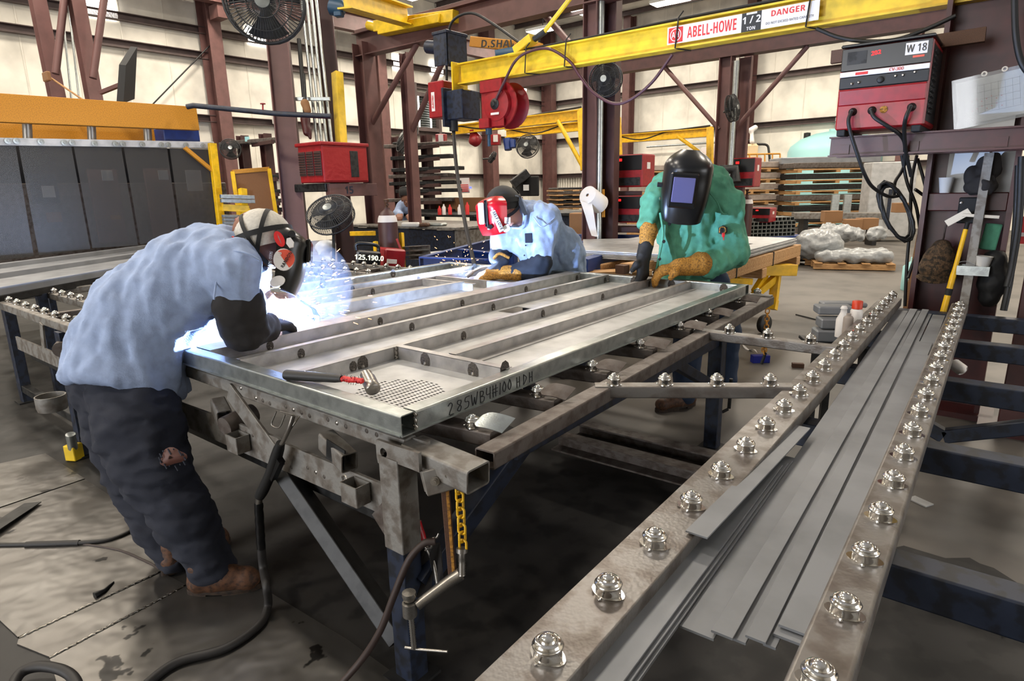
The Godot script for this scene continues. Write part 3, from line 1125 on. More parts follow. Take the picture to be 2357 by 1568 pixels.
	bar(t, "lower_rail", V(-1.33, .715, -1.62), V(-1.36, .715, -3.9), .07, .085, "bar_blue")
	bar(t, "brace", V(-1.335, .72, -1.72), V(-1.40, .36, -1.22), .065, .08, "bar_blue", V(0, .5, .8))
	bar(t, "brace", V(-1.35, .72, -3.0), V(-1.35, .42, -3.62), .05, .06, "bar_blue", V(0, .6, .8))
	bar(t, "brace", V(-1.95, .8, -2.3), V(-2.4, .30, -3.2), .07, .05, "bar_blue")
	bar(t, "lower_rail", V(-1.5, .52, -1.28), V(-5.6, .50, -1.28), .06, .07, "dark_steel")
	bar(t, "lower_rail", V(-3.9, .12, -1.3), V(-6.3, .12, -1.3), .06, .06, "dark_steel")
	bar(t, "brace", V(-4.2, .6, -1.3), V(-4.55, .16, -1.28), .06, .06, "bar_blue", V(0, 0, 1))
	# pipe cup on the left, yellow-footed jack post
	m = mb()
	m.lathe(Transform3D(Basis(), V(-4.403,.436,-1.035)), [Vector2(0, -.05), Vector2(.075, -.05), Vector2(.08, -.03), Vector2(.08, .04), Vector2(.074, .04), Vector2(.074, -.03), Vector2(0, -.03)], 20)
	O("cup_socket", m, "table_steel", t)
	m = mb()
	m.tube([V(-4.459,.188,-1.111), V(-4.491,.084,-1.118)], .028, 10)
	O("jack_post", m, "galvanised", t)
	m = mb()
	m.box(V(-4.507,.055,-1.123), V(.075, .1, .075), Basis(UP, .5), .004)
	O("jack_foot", m, "yellow", t)
	# side brackets: tube stubs with a ball and a spring flap
	var zs := [-1.412, -1.788, -2.197, -2.656, -3.13, -3.56, -4.091]
	for i in 7:
		var z: float = zs[i]
		var xb := -1.313 - .012 * i
		var xr := -1.19 - (z * -.043)
		m = mb()
		m.extr(V(xb - .30, .842, z + .035), V(xr + .02, .842, z - .02), MB.rr(.075, .052, .008))
		var br := O("bracket", m, "table_brown", t)
		m = mb()
		var k := -.055 / .15
		m.sheet(func(u: float, w: float):
			var x := xb + .018 + .105 * u
			var half := .035 * (1.0 - pow(maxf(0.0, .3 - u) / .3, 2.4))
			return V(x, .896 - .012 * u + .006 * sin(u * 3.0) - (w - .5) * .8 * half, z + .01 + k * (x - xb) + (w - .5) * 2.0 * half), 10, 6, .003)
		O("flap", m, "galvanised" if i == 0 else "table_brown", br)
		ball(t, V(xb, .868, z), 1.0, .4)
	ball(t, V(-1.38, .868, -4.47), 1.0, .4)
	# rows of balls on the left and far parts of the table
	for i in 9:
		ball(t, V(-4.62 - .21 * i, .873, -1.25))
	for i in 7:
		ball(t, V(-5.1 - .2 * i, .873, -1.60))
	for i in 9:
		ball(t, V(-4.64 - .18 * i, .871, -4.17), 1.0)
	for i in 8:
		ball(t, V(-4.8 - .18 * i, .871, -3.78), 1.0)
	for i in 8:
		ball(t, V(-4.78 - .18 * i, .871, -3.38), 1.0)


func weld(host: Node3D, at: Vector3, out: Vector3, s := 1.0) -> void:
	var b := Basis(out.cross(UP).normalized() if absf(out.y) < .9 else V(1, 0, 0), out, UP if absf(out.y) < .9 else V(0, 0, 1)).orthonormalized()
	var m := mb()
	m.lathe(Transform3D(b * Basis.from_scale(V(s, 1, s * 1.3)), at + (UP * .012 if absf(out.y) < .5 else V(0, 0, 0))), [Vector2(.024, 0), Vector2(.02, .0006), Vector2(0, .0008)], 9)
	var o := O("scorch_mark", m, "scorch", host)
	m = mb()
	m.lathe(Transform3D(b, at), [Vector2(.008 * s, 0), Vector2(.006 * s, .004), Vector2(0, .006)], 8)
	O("weld_bead", m, "weld", o)


# a thin hand-drawn stroke on the face z/x plane
func stroke(m: MB, o: Vector3, r: Vector3, u: Vector3, p: Array, s: float, w := .0017) -> void:
	var q := []
	for e in p:
		q.append(o + (r * e[0] + u * e[1]) * s)
	m.tube(MB.smooth(q, 3) if q.size() > 2 else q, w, 5)


func door_panel() -> void:
	var t := T("door_panel", "large galvanised steel door panel being welded on the ball table", "door", V(-2.77, .9, -2.7))
	var X0 := -1.372
	var X1 := -4.175
	var Z0 := -1.16
	var Z1 := -4.25
	var y := .9325
	# outer tubes: the two short ones run through, the long ones butt against them
	var m := mb()
	m.htube(V(X0 - .002, y, Z0 - .03), V(X1, y, Z0 - .03), .06, .065, .0035, .007)
	O("end_rail", m, "galvanised", t)
	m = mb()
	m.htube(V(X0, y, Z1 + .03), V(X1, y, Z1 + .03), .06, .065, .0035, .007)
	O("end_rail", m, "galvanised", t)
	m = mb()
	m.htube(V(X0 - .03, y, Z0 - .062), V(X0 - .03, y, Z1 + .062), .06, .065, .0035, .007)
	var sr := O("side_rail", m, "galvanised", t)
	m = mb()
	m.htube(V(X1 + .03, y, Z0 - .062), V(X1 + .03, y, Z1 + .062), .06, .065, .0035, .007)
	O("side_rail", m, "galvanised", t)
	# bottom flange lip that shows under the outer tubes
	m = mb()
	m.box(V(X0 + .002, .9022, (Z0 + Z1) / 2), V(.012, .004, Z0 - Z1 + .01))
	m.box(V((X0 + X1) / 2, .9022, Z0 + .002), V(X0 - X1, .004, .012))
	O("skin_lip", m, "galvanised", t)
	# skin, left out round the square cut-out and the perforated field
	var sk := mb()
	var rects := [[-4.12, -2.375, -4.2, -1.21], [-2.375, -2.258, -4.2, -3.0], [-2.375, -2.258, -2.81, -1.21], [-2.258, -2.02, -4.2, -1.21], [-2.02, -1.43, -4.2, -1.70], [-2.02, -1.89, -1.70, -1.21], [-1.89, -1.43, -1.245, -1.21]]
	for r in rects:
		sk.box(V((r[0] + r[1]) / 2, .908, (r[2] + r[3]) / 2), V(r[1] - r[0], .004, r[3] - r[2]))
	# perforated disc: a grid of cells, each with a slot through it inside the circle
	var nx := 34
	var nz := 30
	var dx := (1.89 - 1.43) / nx
	var dz := (1.70 - 1.245) / nz
	for i in nx:
		for j in nz:
			var a := -1.89 + i * dx
			var b := -1.245 - (j + 1) * dz
			var cc := Vector2(a + dx / 2 + 1.68, b + dz / 2 + 1.42)
			var n := UP
			if cc.length() > .165 or (i % 2 == 1):
				sk.face([V(a, .91, b), V(a + dx, .91, b), V(a + dx, .91, b + dz), V(a, .91, b + dz)], n)
			else:
				var g := dz * .22
				sk.face([V(a, .91, b), V(a + dx, .91, b), V(a + dx, .91, b + g), V(a, .91, b + g)], n)
				sk.face([V(a, .91, b + dz - g), V(a + dx, .91, b + dz - g), V(a + dx, .91, b + dz), V(a, .91, b + dz)], n)
				for w in [[a + dx, V(-1, 0, 0)], [a, V(1, 0, 0)]]:
					sk.face([V(w[0], .91, b + g), V(w[0], .91, b + dz - g), V(w[0], .903, b + dz - g), V(w[0], .903, b + g)], w[1])
	O("skin_sheet", sk, "sheet_metal", t)
	# stiffeners: [x of the near face, top width, z0, z1, height]
	var stf := [[-2.675, .125, -1.222, -4.19, .057], [-2.42, .035, -1.222, -4.19, .055], [-2.05, .035, -1.222, -4.19, .055], [-1.755, .04, -1.80, -4.19, .05], [-3.55, .035, -1.222, -4.19, .05], [-3.78, .035, -1.222, -4.19, .05]]
	for s in stf:
		m = mb()
		var x: float = s[0]
		var h: float = s[4]
		# hat shape: face, top, back
		m.box(V(x - .0015, .91 + h / 2, (s[2] + s[3]) / 2), V(.003, h, s[2] - s[3]))
		m.box(V(x - s[1] / 2, .91 + h - .0015, (s[2] + s[3]) / 2), V(s[1], .003, s[2] - s[3]), Basis(), .001)
		m.box(V(x - s[1] + .0015, .91 + h / 2, (s[2] + s[3]) / 2), V(.003, h, s[2] - s[3]))
		if s[1] == .04:
			m.box(V(x + .022, .9125, (s[2] + s[3]) / 2), V(.045, .003, s[2] - s[3]))
		O("stiffener", m, "aluminium", t)
		if s[1] != .04:
			for k in 5:
				weld(t, V(x + .001, .916, s[2] - .28 - k * .66), V(1, 0, 0), .8)
	# cross stiffeners
	for c in [[-1.432, -2.047, -1.735], [-2.80, -3.55, -3.45], [-3.0, -3.52, -3.28]]:
		m = mb()
		var h := .055
		m.box(V((c[0] + c[1]) / 2, .91 + h / 2, c[2]), V(c[0] - c[1], h, .003))
		m.box(V((c[0] + c[1]) / 2, .91 + h, c[2] - .016), V(c[0] - c[1], .003, .035))
		O("cross_stiffener", m, "aluminium", t)
	for q in [[V(-1.6, .916, -1.732), V(0, 0, 1)], [V(-1.87, .916, -1.732), V(0, 0, 1)], [V(-2.049, .916, -1.55), V(1, 0, 0)], [V(-1.99, .916, -1.222), V(0, 0, -1)], [V(-1.435, .95, -1.73), V(-1, 0, 0)], [V(-2.2, .918, -4.188), V(0, 0, 1)], [V(-1.9, .918, -4.188), V(0, 0, 1)], [V(-1.52, .918, -4.188), V(0, 0, 1)], [V(-4.114, .93, -2.2), V(1, 0, 0)], [V(-4.114, .93, -2.8), V(1, 0, 0)], [V(-4.114, .93, -3.5), V(1, 0, 0)]]:
		weld(t, q[0], q[1], 1.2)
	# vertical corner welds
	for q in [V(-2.046, .912, -1.728), V(-1.379, .905, -1.222), V(-2.42, .912, -4.186), V(-2.05, .912, -4.186), V(-2.82, .912, -4.186)]:
		m = mb()
		var pts := []
		for i in 9:
			pts.append(q + V(.004 * sin(i * 2.0), i * .0065, .002 * cos(i * 3.0)))
		m.tube(pts, .0075, 6)
		O("weld_seam", m, "weld", t)
	# bracket strip that catches the arc, standing in the left bay
	m = mb()
	m.box(V(-3.1, .945, -2.62), V(.003, .062, 1.35))
	m.box(V(-3.12, .975, -2.62), V(.04, .003, 1.35))
	m.box(V(-3.25, .94, -3.29), V(.32, .055, .003))
	O("angle_strip", m, "aluminium", t)
	m = mb()
	m.box(V(-3.18, .9115, -2.6), V(.62, .002, 1.3))
	O("doubler_plate", m, "sheet_metal", t)
	# marker writing on the outer side of the long tube
	m = mb()
	var o := V(X0 + .0007, .907, -1.36)
	var r := V(0, 0, -1)
	var lt := [
		[[[0, .8], [.3, 1.0], [.5, .75], [.1, .05], [.6, 0]]],
		[[[.6, .9], [.2, .95], [.15, .7], [.55, .4], [.4, .02], [.1, .2], [.5, .6], [.6, .85]]],
		[[[.7, 1.0], [.2, .95], [.15, .6], [.55, .55], [.5, .1], [.05, .0]]],
		[[[0, 1], [.15, 0], [.4, .7]], [[.4, .7], [.5, 0], [.8, 1.1]]],
		[[[.1, 1], [.1, 0]], [[.1, 1], [.5, .9], [.45, .6], [.1, .52]], [[.1, .52], [.6, .4], [.5, .02], [.1, 0]]],
		[[[.1, 1.1], [.05, .5], [.6, .5]], [[.55, 1.1], [.5, 0]]],
		[[[.1, 1.1], [.1, 0]], [[.5, 1.1], [.45, 0]], [[0, .7], [.75, .75]], [[0, .4], [.7, .42]]],
		[[[.2, 1.1], [.1, 0]]],
		[[[.3, 1.1], [.05, .5], [.25, .1], [.5, .5], [.35, 1.0]]],
		[[[.3, 1.1], [.05, .5], [.25, .1], [.5, .5], [.35, 1.0]]],
		[[[.1, 1], [.1, 0]], [[.5, 1], [.5, 0]], [[.1, .5], [.5, .5]]],
		[[[.1, 1], [.1, 0]], [[.1, 1], [.55, .6], [.1, 0]]],
		[[[.1, 1], [.1, 0]], [[.5, 1], [.5, 0]], [[.1, .5], [.5, .5]]]]
	var adv := [0.0, .95, 1.85, 2.75, 3.75, 4.6, 5.4, 6.3, 6.75, 7.5, 8.7, 9.7, 10.6]
	for i in lt.size():
		for s in lt[i]:
			stroke(m, o + r * adv[i] * .041, r, UP, s, .040)
	O("marker_writing", m, "black_label", t)


func conveyor() -> void:
	var t := T("roller_track_stand", "twin ball roller track on a dark blue stand at the lower right", "conveyor", V(-.3, 0, -2.6))
	var m := mb()
	# left track: flat flange with a raised lip, right track: plain rounded bar
	var p1 := PackedVector2Array([Vector2(-.066, -.055), Vector2(.052, -.055), Vector2(.058, -.049), Vector2(.058, -.003), Vector2(.054, 0), Vector2(-.018, 0), Vector2(-.021, -.004), Vector2(-.066, -.004)])
	var a := V(-.507 - .0208 * .3, .86, -.3)
	var b := V(-.507 - .0208 * 4.82, .86, -4.82)
	m.extr(a, b, p1)
	O("track_rail", m, "track_steel", t)
	m = mb()
	var p2 := MB.rr(.088, .055, .009)
	a = V(-.136 - .0195 * .5, .8325, -.5)
	b = V(-.136 - .0195 * 4.8, .8325, -4.8)
	m.extr(a, b, p2)
	O("track_rail", m, "track_steel", t)
	for i in 22:
		var z := -.518 - .2062 * i
		ball(t, V(-.507 + .0208 * z, .86, z), 1.0, PI / 2 + .1 * sin(i * 5.0))
	for i in 20:
		var z := -.725 - .2062 * i
		ball(t, V(-.134 + .0192 * z, .86, z), 1.0, PI / 2 + .1 * sin(i * 3.0))
	# cross members that carry both tracks
	for i in 5:
		var z: float = [-1.535, -2.335, -3.205, -4.045, -4.87][i]
		bar(t, "cross_member", V(-.62, .735, z), V(1.5, .735, z - .03), .085, .09, "bar_blue")
	bar(t, "cross_member", V(-.62, .735, -.72), V(1.5, .735, -.74), .085, .09, "bar_blue")
	# legs and side braces
	for z in [-1.535, -4.045]:
		for x in [.95, -.56]:
			if x < 0 and z > -2:
				continue
			m = mb()
			m.extr(V(x, 0, z), V(x, .7, z), MB.rr(.07, .07, .006), V(0, 0, 1))
			O("leg", m, "bar_blue", t)
	bar(t, "brace", V(-.14, .52, -3.2), V(.3, .69, -3.2), .05, .06, "bar_blue")
	bar(t, "brace", V(-.14, .52, -3.2), V(-.5, .69, -3.2), .05, .06, "bar_blue")
	# floor channels tying the stand to the table
	for z in [-2.98, -3.22]:
		m = mb()
		m.extr(V(-2.05, .12, z + .04), V(-.35, .12, z - .0), MB.ch(.1, .09, .01))
		O("floor_channel", m, "table_brown", t)
	# two spreader bars with balls, hinged from the table edge to the left track
	for q in [[V(-1.225, .842, -2.03), V(-.60, .842, -2.46), [V(-1.187, .868, -2.106), V(-1.02, .868, -2.209), V(-.857, .868, -2.322), V(-.688, .868, -2.432)]], [V(-1.30, .842, -3.19), V(-.60, .842, -3.20), [V(-1.297, .868, -3.199), V(-1.116, .868, -3.228), V(-.921, .868, -3.223), V(-.721, .868, -3.221)]]]:
		m = mb()
		m.extr(q[0], q[1], MB.rr(.062, .048, .006))
		O("spreader_bar", m, "track_steel", t)
		for p in q[2]:
			var d: Vector3 = (q[1] - q[0]).normalized()
			var c: Vector3 = q[0] + d * (p - q[0]).dot(d)
			ball(t, V(c.x, .866, c.z), 1.15, .2)


# long flat offcuts lying between the tracks
func strips() -> void:
	var k := 0
	var g := "flat steel strips lying between the roller tracks"
	# [near x, near z, far x, far z, width, level, label]
	var list := [
		[-.425, -.45, -.475, -1.9, .075, 0, "lowest flat strip of the fanned stack, its end running out of frame"],
		[-.420, -.40, -.474, -1.86, .075, 1, "second flat strip up in the fanned stack beside the left track"],
		[-.428, -.42, -.476, -1.82, .075, 2, "third flat strip up in the fanned stack beside the left track"],
		[-.434, -.38, -.481, -1.78, .075, 3, "top flat strip of the fanned stack under the short bent strip"],
		[-.372, -.99, -.521, -4.66, .066, 0, "wide flat strip nearest the left track, running to its far end"],
		[-.328, -1.0, -.462, -4.69, .040, 1.5, "narrow flat strip second from the left track"],
		[-.302, -1.012, -.436, -4.68, .028, .4, "narrow flat strip third from the left track"],
		[-.274, -1.02, -.398, -4.69, .036, 2, "flat strip in the middle of the bundle with a square far end"],
		[-.252, -1.03, -.366, -4.60, .022, .6, "thin flat strip right of the middle of the bundle"],
		[-.218, -1.08, -.282, -3.40, .068, 2.6, "wide flat strip touching the right track, ending half way"],
		[-.222, -1.06, -.300, -3.73, .066, 1.4, "wide flat strip lying just under the one touching the right track"],
		[-.214, -1.10, -.318, -4.61, .064, 0, "bottom flat strip beside the right track, longest of that side"]]
	for s in list:
		var m := mb()
		var y: float = .806 + s[5] * .0072
		m.extr(V(s[0], y, s[1]), V(s[2], y, s[3]), MB.rr(s[4], .005, .001, 1))
		TM("steel_strip", s[6], "strip", m, "strip_steel", g)
	var m := mb()
	m.extr(V(-.468, .868, -1.215), V(-.472, .838, -2.10), PackedVector2Array([Vector2(-.026, -.002), Vector2(.024, -.002), Vector2(.024, .002), Vector2(-.026, .002)]))
	TM("steel_strip", "short flat strip leaning on the inner edge of the left track", "strip", m, "strip_steel", g)


# bones of a gloved hand: wrist w, pointing d, palm facing n, thumb towards s; curl in radians per joint
func hand_bones(w: Vector3, d: Vector3, n: Vector3, s: Vector3, k: float, curl: float) -> Array:
	d = d.normalized()
	n = (n - d * n.dot(d)).normalized()
	var sd := d.cross(n).normalized()
	if sd.dot(s) < 0.0:
		sd = -sd
	var q := []
	var lens := [.036, .041, .038, .029]
	for i in 4:
		var o := (1.5 - i) * .021 * k
		var kn := w + d * .088 * k + sd * o
		q.append([w + sd * o * .6, kn, .021 * k, .016 * k])
		var p := kn
		var a := curl * (.7 + .12 * i)
		for j in 3:
			var e: Vector3 = p + (d * cos(a) + n * sin(a)) * lens[i] * k * (1.0 - .18 * j)
			q.append([p, e, (.0135 - .0012 * j) * k, (.0125 - .0014 * j) * k])
			p = e
			a += curl
	var b := w + d * .03 * k + sd * .025 * k
	var c := b + (sd * .8 + d * .6 + n * .25).normalized() * .042 * k
	q.append([b, c, .019 * k, .015 * k])
	q.append([c, c + (d * .8 + sd * .15 + n * .6).normalized() * .034 * k, .0145 * k, .012 * k])
	return q


func boot(t: Node3D, heel: Vector3, toe: Vector3, lift := 0.0) -> void:
	var d := (toe - heel).normalized()
	var L := (toe - heel).length()
	var b := []
	var y := .055 + lift
	b.append([heel + d * .055 + V(0, y, 0), heel + d * L * .45 + V(0, y, 0), .045, .046])
	b.append([heel + d * L * .45 + V(0, y, 0), heel + d * (L - .058) + V(0, y - .006, 0), .046, .050])
	b.append([heel + d * .065 + V(0, .07, 0), heel + d * .072 + V(0, .13, 0), .047, .055])
	b.append([heel + d * .09 + V(0, .12, 0), heel + d * L * .6 + V(0, .075, 0), .05, .04])
	O("boot", mb().blob(b, .009, 90.0, .003, 14.0), "leather_brown", t)
	var m := mb()
	var sd := d.cross(UP)
	var o := PackedVector2Array()
	for i in 28:
		var a := TAU * i / 28
		var x := cos(a)
		o.append(Vector2(sin(a) * (.047 + .006 * x), x * (L / 2)))
	m.xf = Transform3D(Basis(sd, UP, -d), heel + d * L * .5 + V(0, .001 + lift, 0))
	var heelp := PackedVector2Array()
	for p in o:
		if p.y < -L * .18:
			heelp.append(p)
	m.extr(V(0, .012, 0), V(0, .028, 0), o, V(0, 0, -1))
	m.extr(V(0, 0, 0), V(0, .014, 0), heelp, V(0, 0, -1))
	var fore := PackedVector2Array()
	for p in o:
		if p.y > -L * .05:
			fore.append(p)
	m.extr(V(0, 0, 0), V(0, .014, 0), fore, V(0, 0, -1))
	O("boot_sole", m, "boot_sole", t)


# continuous body under the clothes: the clothing bones drawn in, with neck, head and face
func body(t: Node3D, lists: Array, neck: Vector3, c: Vector3, fwd: Vector3, up: Vector3, mt: String, k := 1.0) -> void:
	var q := []
	for l in lists:
		for b in l:
			q.append([b[0], b[1], maxf(b[2] - .035, .03), maxf(b[3] - .035, .03)])
	O("body", mb().blob(q + [[neck, c - up * .05 * k, .06 * k, .058 * k]], .022, 60.0), mt, t)
	fwd = (fwd - up * fwd.dot(up)).normalized()
	var s := fwd.cross(up)
	var h := [[neck, c - up * .04 * k, .06 * k, .062 * k], [c + up * .02 * k - fwd * .02 * k, c + up * .03 * k + fwd * .02 * k, .092 * k, .085 * k], [c - up * .05 * k + fwd * .03 * k, c - up * .09 * k + fwd * .05 * k, .058 * k, .035 * k], [c + fwd * .088 * k, c - up * .03 * k + fwd * .108 * k, .010 * k, .015 * k], [c - up * .06 * k + fwd * .085 * k + s * .018 * k, c - up * .06 * k + fwd * .085 * k - s * .018 * k, .010 * k, .010 * k]]
	for e in [-1, 1]:
		h.append([c + fwd * .088 * k + s * .033 * k * e + up * .012 * k, c + fwd * .088 * k + s * .03 * k * e + up * .016 * k, .011 * k, .011 * k])
		h.append([c + s * .088 * k * e + up * .02 * k, c + s * .092 * k * e - up * .03 * k, .014 * k, .011 * k])
		h.append([c + s * .095 * k * e + up * .03 * k - fwd * .014 * k, c + s * .094 * k * e - up * .012 * k - fwd * .012 * k, .010 * k, .008 * k])
	O("head", mb().blob(h, .006, 130.0), mt, t)


# welding hood: a curved shell open at the back; w, d, h are its half width, depth and height
func hood(t: Node3D, c: Vector3, fwd: Vector3, up: Vector3, w: float, d: float, h: float, mt: String, box := .75, chin := .3, amax := 1.75) -> Array:
	up = up.normalized()
	fwd = (fwd - up * fwd.dot(up)).normalized()
	var s := fwd.cross(up)
	var m := mb()
	m.sheet(func(u: float, v: float):
		var a := (u - .5) * 2.0 * amax
		var top := 1.0 - .62 * pow(maxf(0.0, .24 - v) / .24, 2.0)
		var low := 1.0 - .30 * pow(maxf(0.0, v - .45) / .55, 2.0)
		var sa := signf(sin(a)) * pow(absf(sin(a)), box)
		var ca := signf(cos(a)) * pow(absf(cos(a)), box)
		var hh := h * (1.0 - chin * .5 * (1.0 - cos(a)) * v)
		var brow := .010 * exp(-pow((v - .27) * 14.0, 2.0)) * maxf(0.0, ca)
		return c + s * sa * w * top * (.45 + .55 * low) + fwd * (ca * d * top * low + brow) + up * (h * .5 - v * hh), 28, 18, .004)
	O("welding_hood", m, mt, t)
	return [s, fwd, up]


func cap(t: Node3D, c: Vector3, up: Vector3, r: float, mt: String, nm := "skull_cap") -> void:
	up = up.normalized()
	var sd := up.cross(V(.31, .2, .7)).normalized()
	var pr := []
	for i in 9:
		var a := (PI / 2 + .35) * i / 8.0 - .35
		pr.append(Vector2(r * cos(a), r * 1.05 * sin(a)))
	pr.append(Vector2(0, r * 1.05))
	O(nm, mb().lathe(Transform3D(Basis(sd, up, sd.cross(up)), c), pr, 24), mt, t)


func strap(t: Node3D, c: Vector3, ax: Vector3, r: float, lift: float, w: float, from := 0.0, to := TAU) -> void:
	ax = ax.normalized()
	var a := ax.cross(V(.2, .1, .9)).normalized()
	var b := ax.cross(a)
	O("headgear_strap", mb().sheet(func(u: float, v: float):
		var g := lerpf(from, to, u)
		return c + (a * cos(g) + b * sin(g)) * r + ax * (lift + (v - .5) * w), 28, 1, -.004), "black_matt", t)


func people() -> void:
	worker_left()
	worker_middle()
	worker_right()
	worker_far()


func worker_left() -> void:
	var t := T("person", "person in pale blue shirt and torn navy trousers bending low, black hood and white cap", "person", V(-2.6, 0, -1.05))
	var legs := [
		[V(-2.929,.791,-.973), V(-2.792,.671,-.941), .165, .165], [V(-2.792,.671,-.941), V(-2.686,.527,-.928), .165, .135], [V(-2.686,.527,-.928), V(-2.556,.322,-.97), .135, .112], [V(-2.556,.322,-.97), V(-2.459,.106,-1.007), .112, .090],
		[V(-3.157,.798,-.977), V(-3.079,.565,-.967), .17, .14], [V(-3.079,.565,-.967), V(-2.98,.379,-.962), .14, .12], [V(-2.98,.379,-.962), V(-2.866,.195,-.971), .12, .10], [V(-2.866,.195,-.971), V(-2.764,.052,-.982), .10, .085]]
	var tro := mb().blob(legs, .012, 55.0, .020, 8.0, 4, V(.8, 2.2, .8))
	O("trousers", tro, "navy_cloth", t)
	# torn knee: frayed opening with skin behind
	var m := mb()
	var kc := V(-2.502,.616,-.94)
	m.sheet(func(u: float, v: float):
		var a := TAU * u
		var rad := v * (1.0 + .18 * sin(a * 3.0 + .6))
		return kc + V(.753,.124,-.647) * cos(a) * .052 * rad + V(.209,-.969,.133) * sin(a) * .034 * rad + V(.611,.236,.756) * (.016 * (1.0 - v * v)), 22, 4, .003)
	O("torn_knee", m, "skin_brown", t)
	m = mb()
	for i in 14:
		var a := TAU * i / 14
		var p := kc + V(.781,-.02,-.624) * cos(a) * .050 + V(.209,-.969,.133) * sin(a) * .034 + V(.611,.236,.756) * .008
		m.tube([p, p + V(.767,-.641,-.011) * (.016 + .012 * sin(i * 2.7))], .003, 5)
	O("frayed_edge", m, "navy_cloth", t)
	boot(t, V(-2.517,0,-.919), V(-2.304,0,-1.138), .0)
	boot(t, V(-2.728,0,-.904), V(-2.773,0,-1.238), .0)
	# shirt
	var sh := [
		[V(-2.978,1.007,-1.027), V(-2.951,1.117,-1.083), .205, .205], [V(-2.951,1.117,-1.083), V(-2.836,1.258,-1.247), .205, .20], [V(-2.836,1.258,-1.247), V(-2.763,1.341,-1.359), .20, .155], [V(-2.77,1.342,-1.353), V(-2.7,1.355,-1.414), .15, .10],
		[V(-2.583,1.324,-1.313), V(-2.591,1.207,-1.336), .110, .094], [V(-2.862,1.305,-1.531), V(-2.958,1.163,-1.595), .11, .085], [V(-2.677,1.348,-1.297), V(-2.557,1.331,-1.31), .12, .105]]
	# tails of the shirt hang outside the trousers: a ring of soft folds
	var hc := V(-2.978,.854,-.98)
	var wc := V(-2.985,1.035,-1.031)
	for i in 26:
		var an := TAU * i / 26
		var e := V(.781,-.02,-.624) * cos(an) + V(.595,.331,.733) * sin(an)
		var f := maxf(0.0, cos(an))
		sh.append([wc + e * .165, hc + e * (.215 + .006 * sin(an * 7.0)) - UP * .075 * f * f, .036, .022])
	m = mb().blob(sh, .012, 50.0, .022, 6.5, 11, V(1.9, .6, 1.3))
	var shirt := O("work_shirt", m, "shirt_blue", t)
	m = mb()
	m.tube(MB.smooth([V(-2.659,1.47,-1.324), V(-2.512,1.403,-1.276), V(-2.526,1.293,-1.224), V(-2.54,1.205,-1.205)], 6), .004, 6)
	m.tube(MB.smooth([V(-2.517,1.401,-1.284), V(-2.435,1.392,-1.308), V(-2.415,1.357,-1.353)], 6), .004, 6)
	O("shoulder_seam", m, "shirt_blue", shirt)
	m = mb()
	for i in 5:
		m.tube([V(-2.682,1.47,-1.345) + V(.786,-.299,-.542) * (.008 * i), V(-2.627,1.448,-1.336) + V(.791,-.211,-.574) * (.008 * i)], .006, 5)
	O("pink_stain", m, "label_red", shirt)
	m = mb()
	m.tube(MB.smooth([V(-2.634,1.437,-1.413), V(-2.531,1.374,-1.397), V(-2.518,1.299,-1.411), V(-2.666,1.326,-1.525), V(-2.728,1.434,-1.495)], 5, true), .016, 8, true)
	O("collar", m, "shirt_blue", shirt)
	# sleeve guards and hands
	var sg := [[V(-2.589,1.161,-1.337), V(-2.617,1.048,-1.358), .112, .096], [V(-2.617,1.048,-1.358), V(-2.672,1.023,-1.491), .090, .070]]
	O("sleeve_guard", mb().blob(sg, .010, 70.0, .012, 9.0, 5), "sleeve_black", t)
	var sg2 := [[V(-2.955,1.104,-1.619), V(-3.037,1.049,-1.708), .08, .07], [V(-3.037,1.049,-1.708), V(-3.004,1.05,-1.841), .07, .055]]
	O("sleeve_guard", mb().blob(sg2, .010, 70.0, .008, 9.0, 6), "leather_brown", t)
	O("glove", mb().blob(hand_bones(V(-2.687,1.016,-1.517), V(-.3, -.1, -1), V(-.2, -1, 0), V(-1, 0, 0), 1.1, .55), .005, 160.0), "sleeve_black", t)
	O("glove", mb().blob(hand_bones(V(-3.001,1.046,-1.854), V(.12, -.4, -.5), V(.2, -1, .2), V(1, 0, 0), 1.1, .6), .005, 160.0), "sleeve_navy", t)
	# torch in the hands
	m = mb()
	m.tube([V(-3.03,1.017,-1.809), V(-2.963,.993,-1.855), V(-2.92,.949,-1.889)], [.014, .013, .011], 8)
	O("torch_neck", m, "rubber", t)
	# head, cap, hood
	var c := V(-2.613,1.433,-1.482)
	var fw := V(.61,-.258,-.75)
	var up := V(-.115,.956,-.271)
	body(t, [legs, sh.slice(0, 7), sg, sg2], V(-2.654,1.315,-1.412), c, fw, up, "skin", 1.05)
	m = mb().blob([[c - fw * .045 - up * .03, c - fw * .03 - up * .005, .075, .082]], .006, 80.0)
	O("hair", m, "hair", t)
	cap(t, c + fw * .012, V(-.291,.955,.063), .126, "cap_white")
	strap(t, c + fw * .012, V(-.291,.955,.063), .129, .015, .022)
	strap(t, c + fw * .012, fw, .129, .0, .018, 0, TAU)
	strap(t, c + fw * .012, V(.627,.439,-.643), .129, -.02, .016, 0, TAU)
	m = mb()
	m.box(V(-2.667,1.514,-1.437), V(.05, .022, .06), Basis(V(.609,.471,-.639), V(-.506,.85,.144), V(.611,.236,.756)).orthonormalized(), .006)
	O("headgear_knob", m, "red_paint", t)
	var hc2 := V(-2.555,1.335,-1.498)
	var ax := hood(t, hc2, V(.629,-.123,-.768), V(-.12,.966,-.23), .125, .138, .305, "black_plastic", .62, .22, 1.5)
	var sd: Vector3 = ax[0]
	# rim lens housing on the front and the stickers on the near side
	m = mb()
	m.box(hc2 + ax[1] * .148 + ax[2] * .045, V(.115, .105, .018), Basis(ax[0], ax[2], ax[1]), .005)
	O("lens_frame", m, "black_plastic", t)
	m = mb()
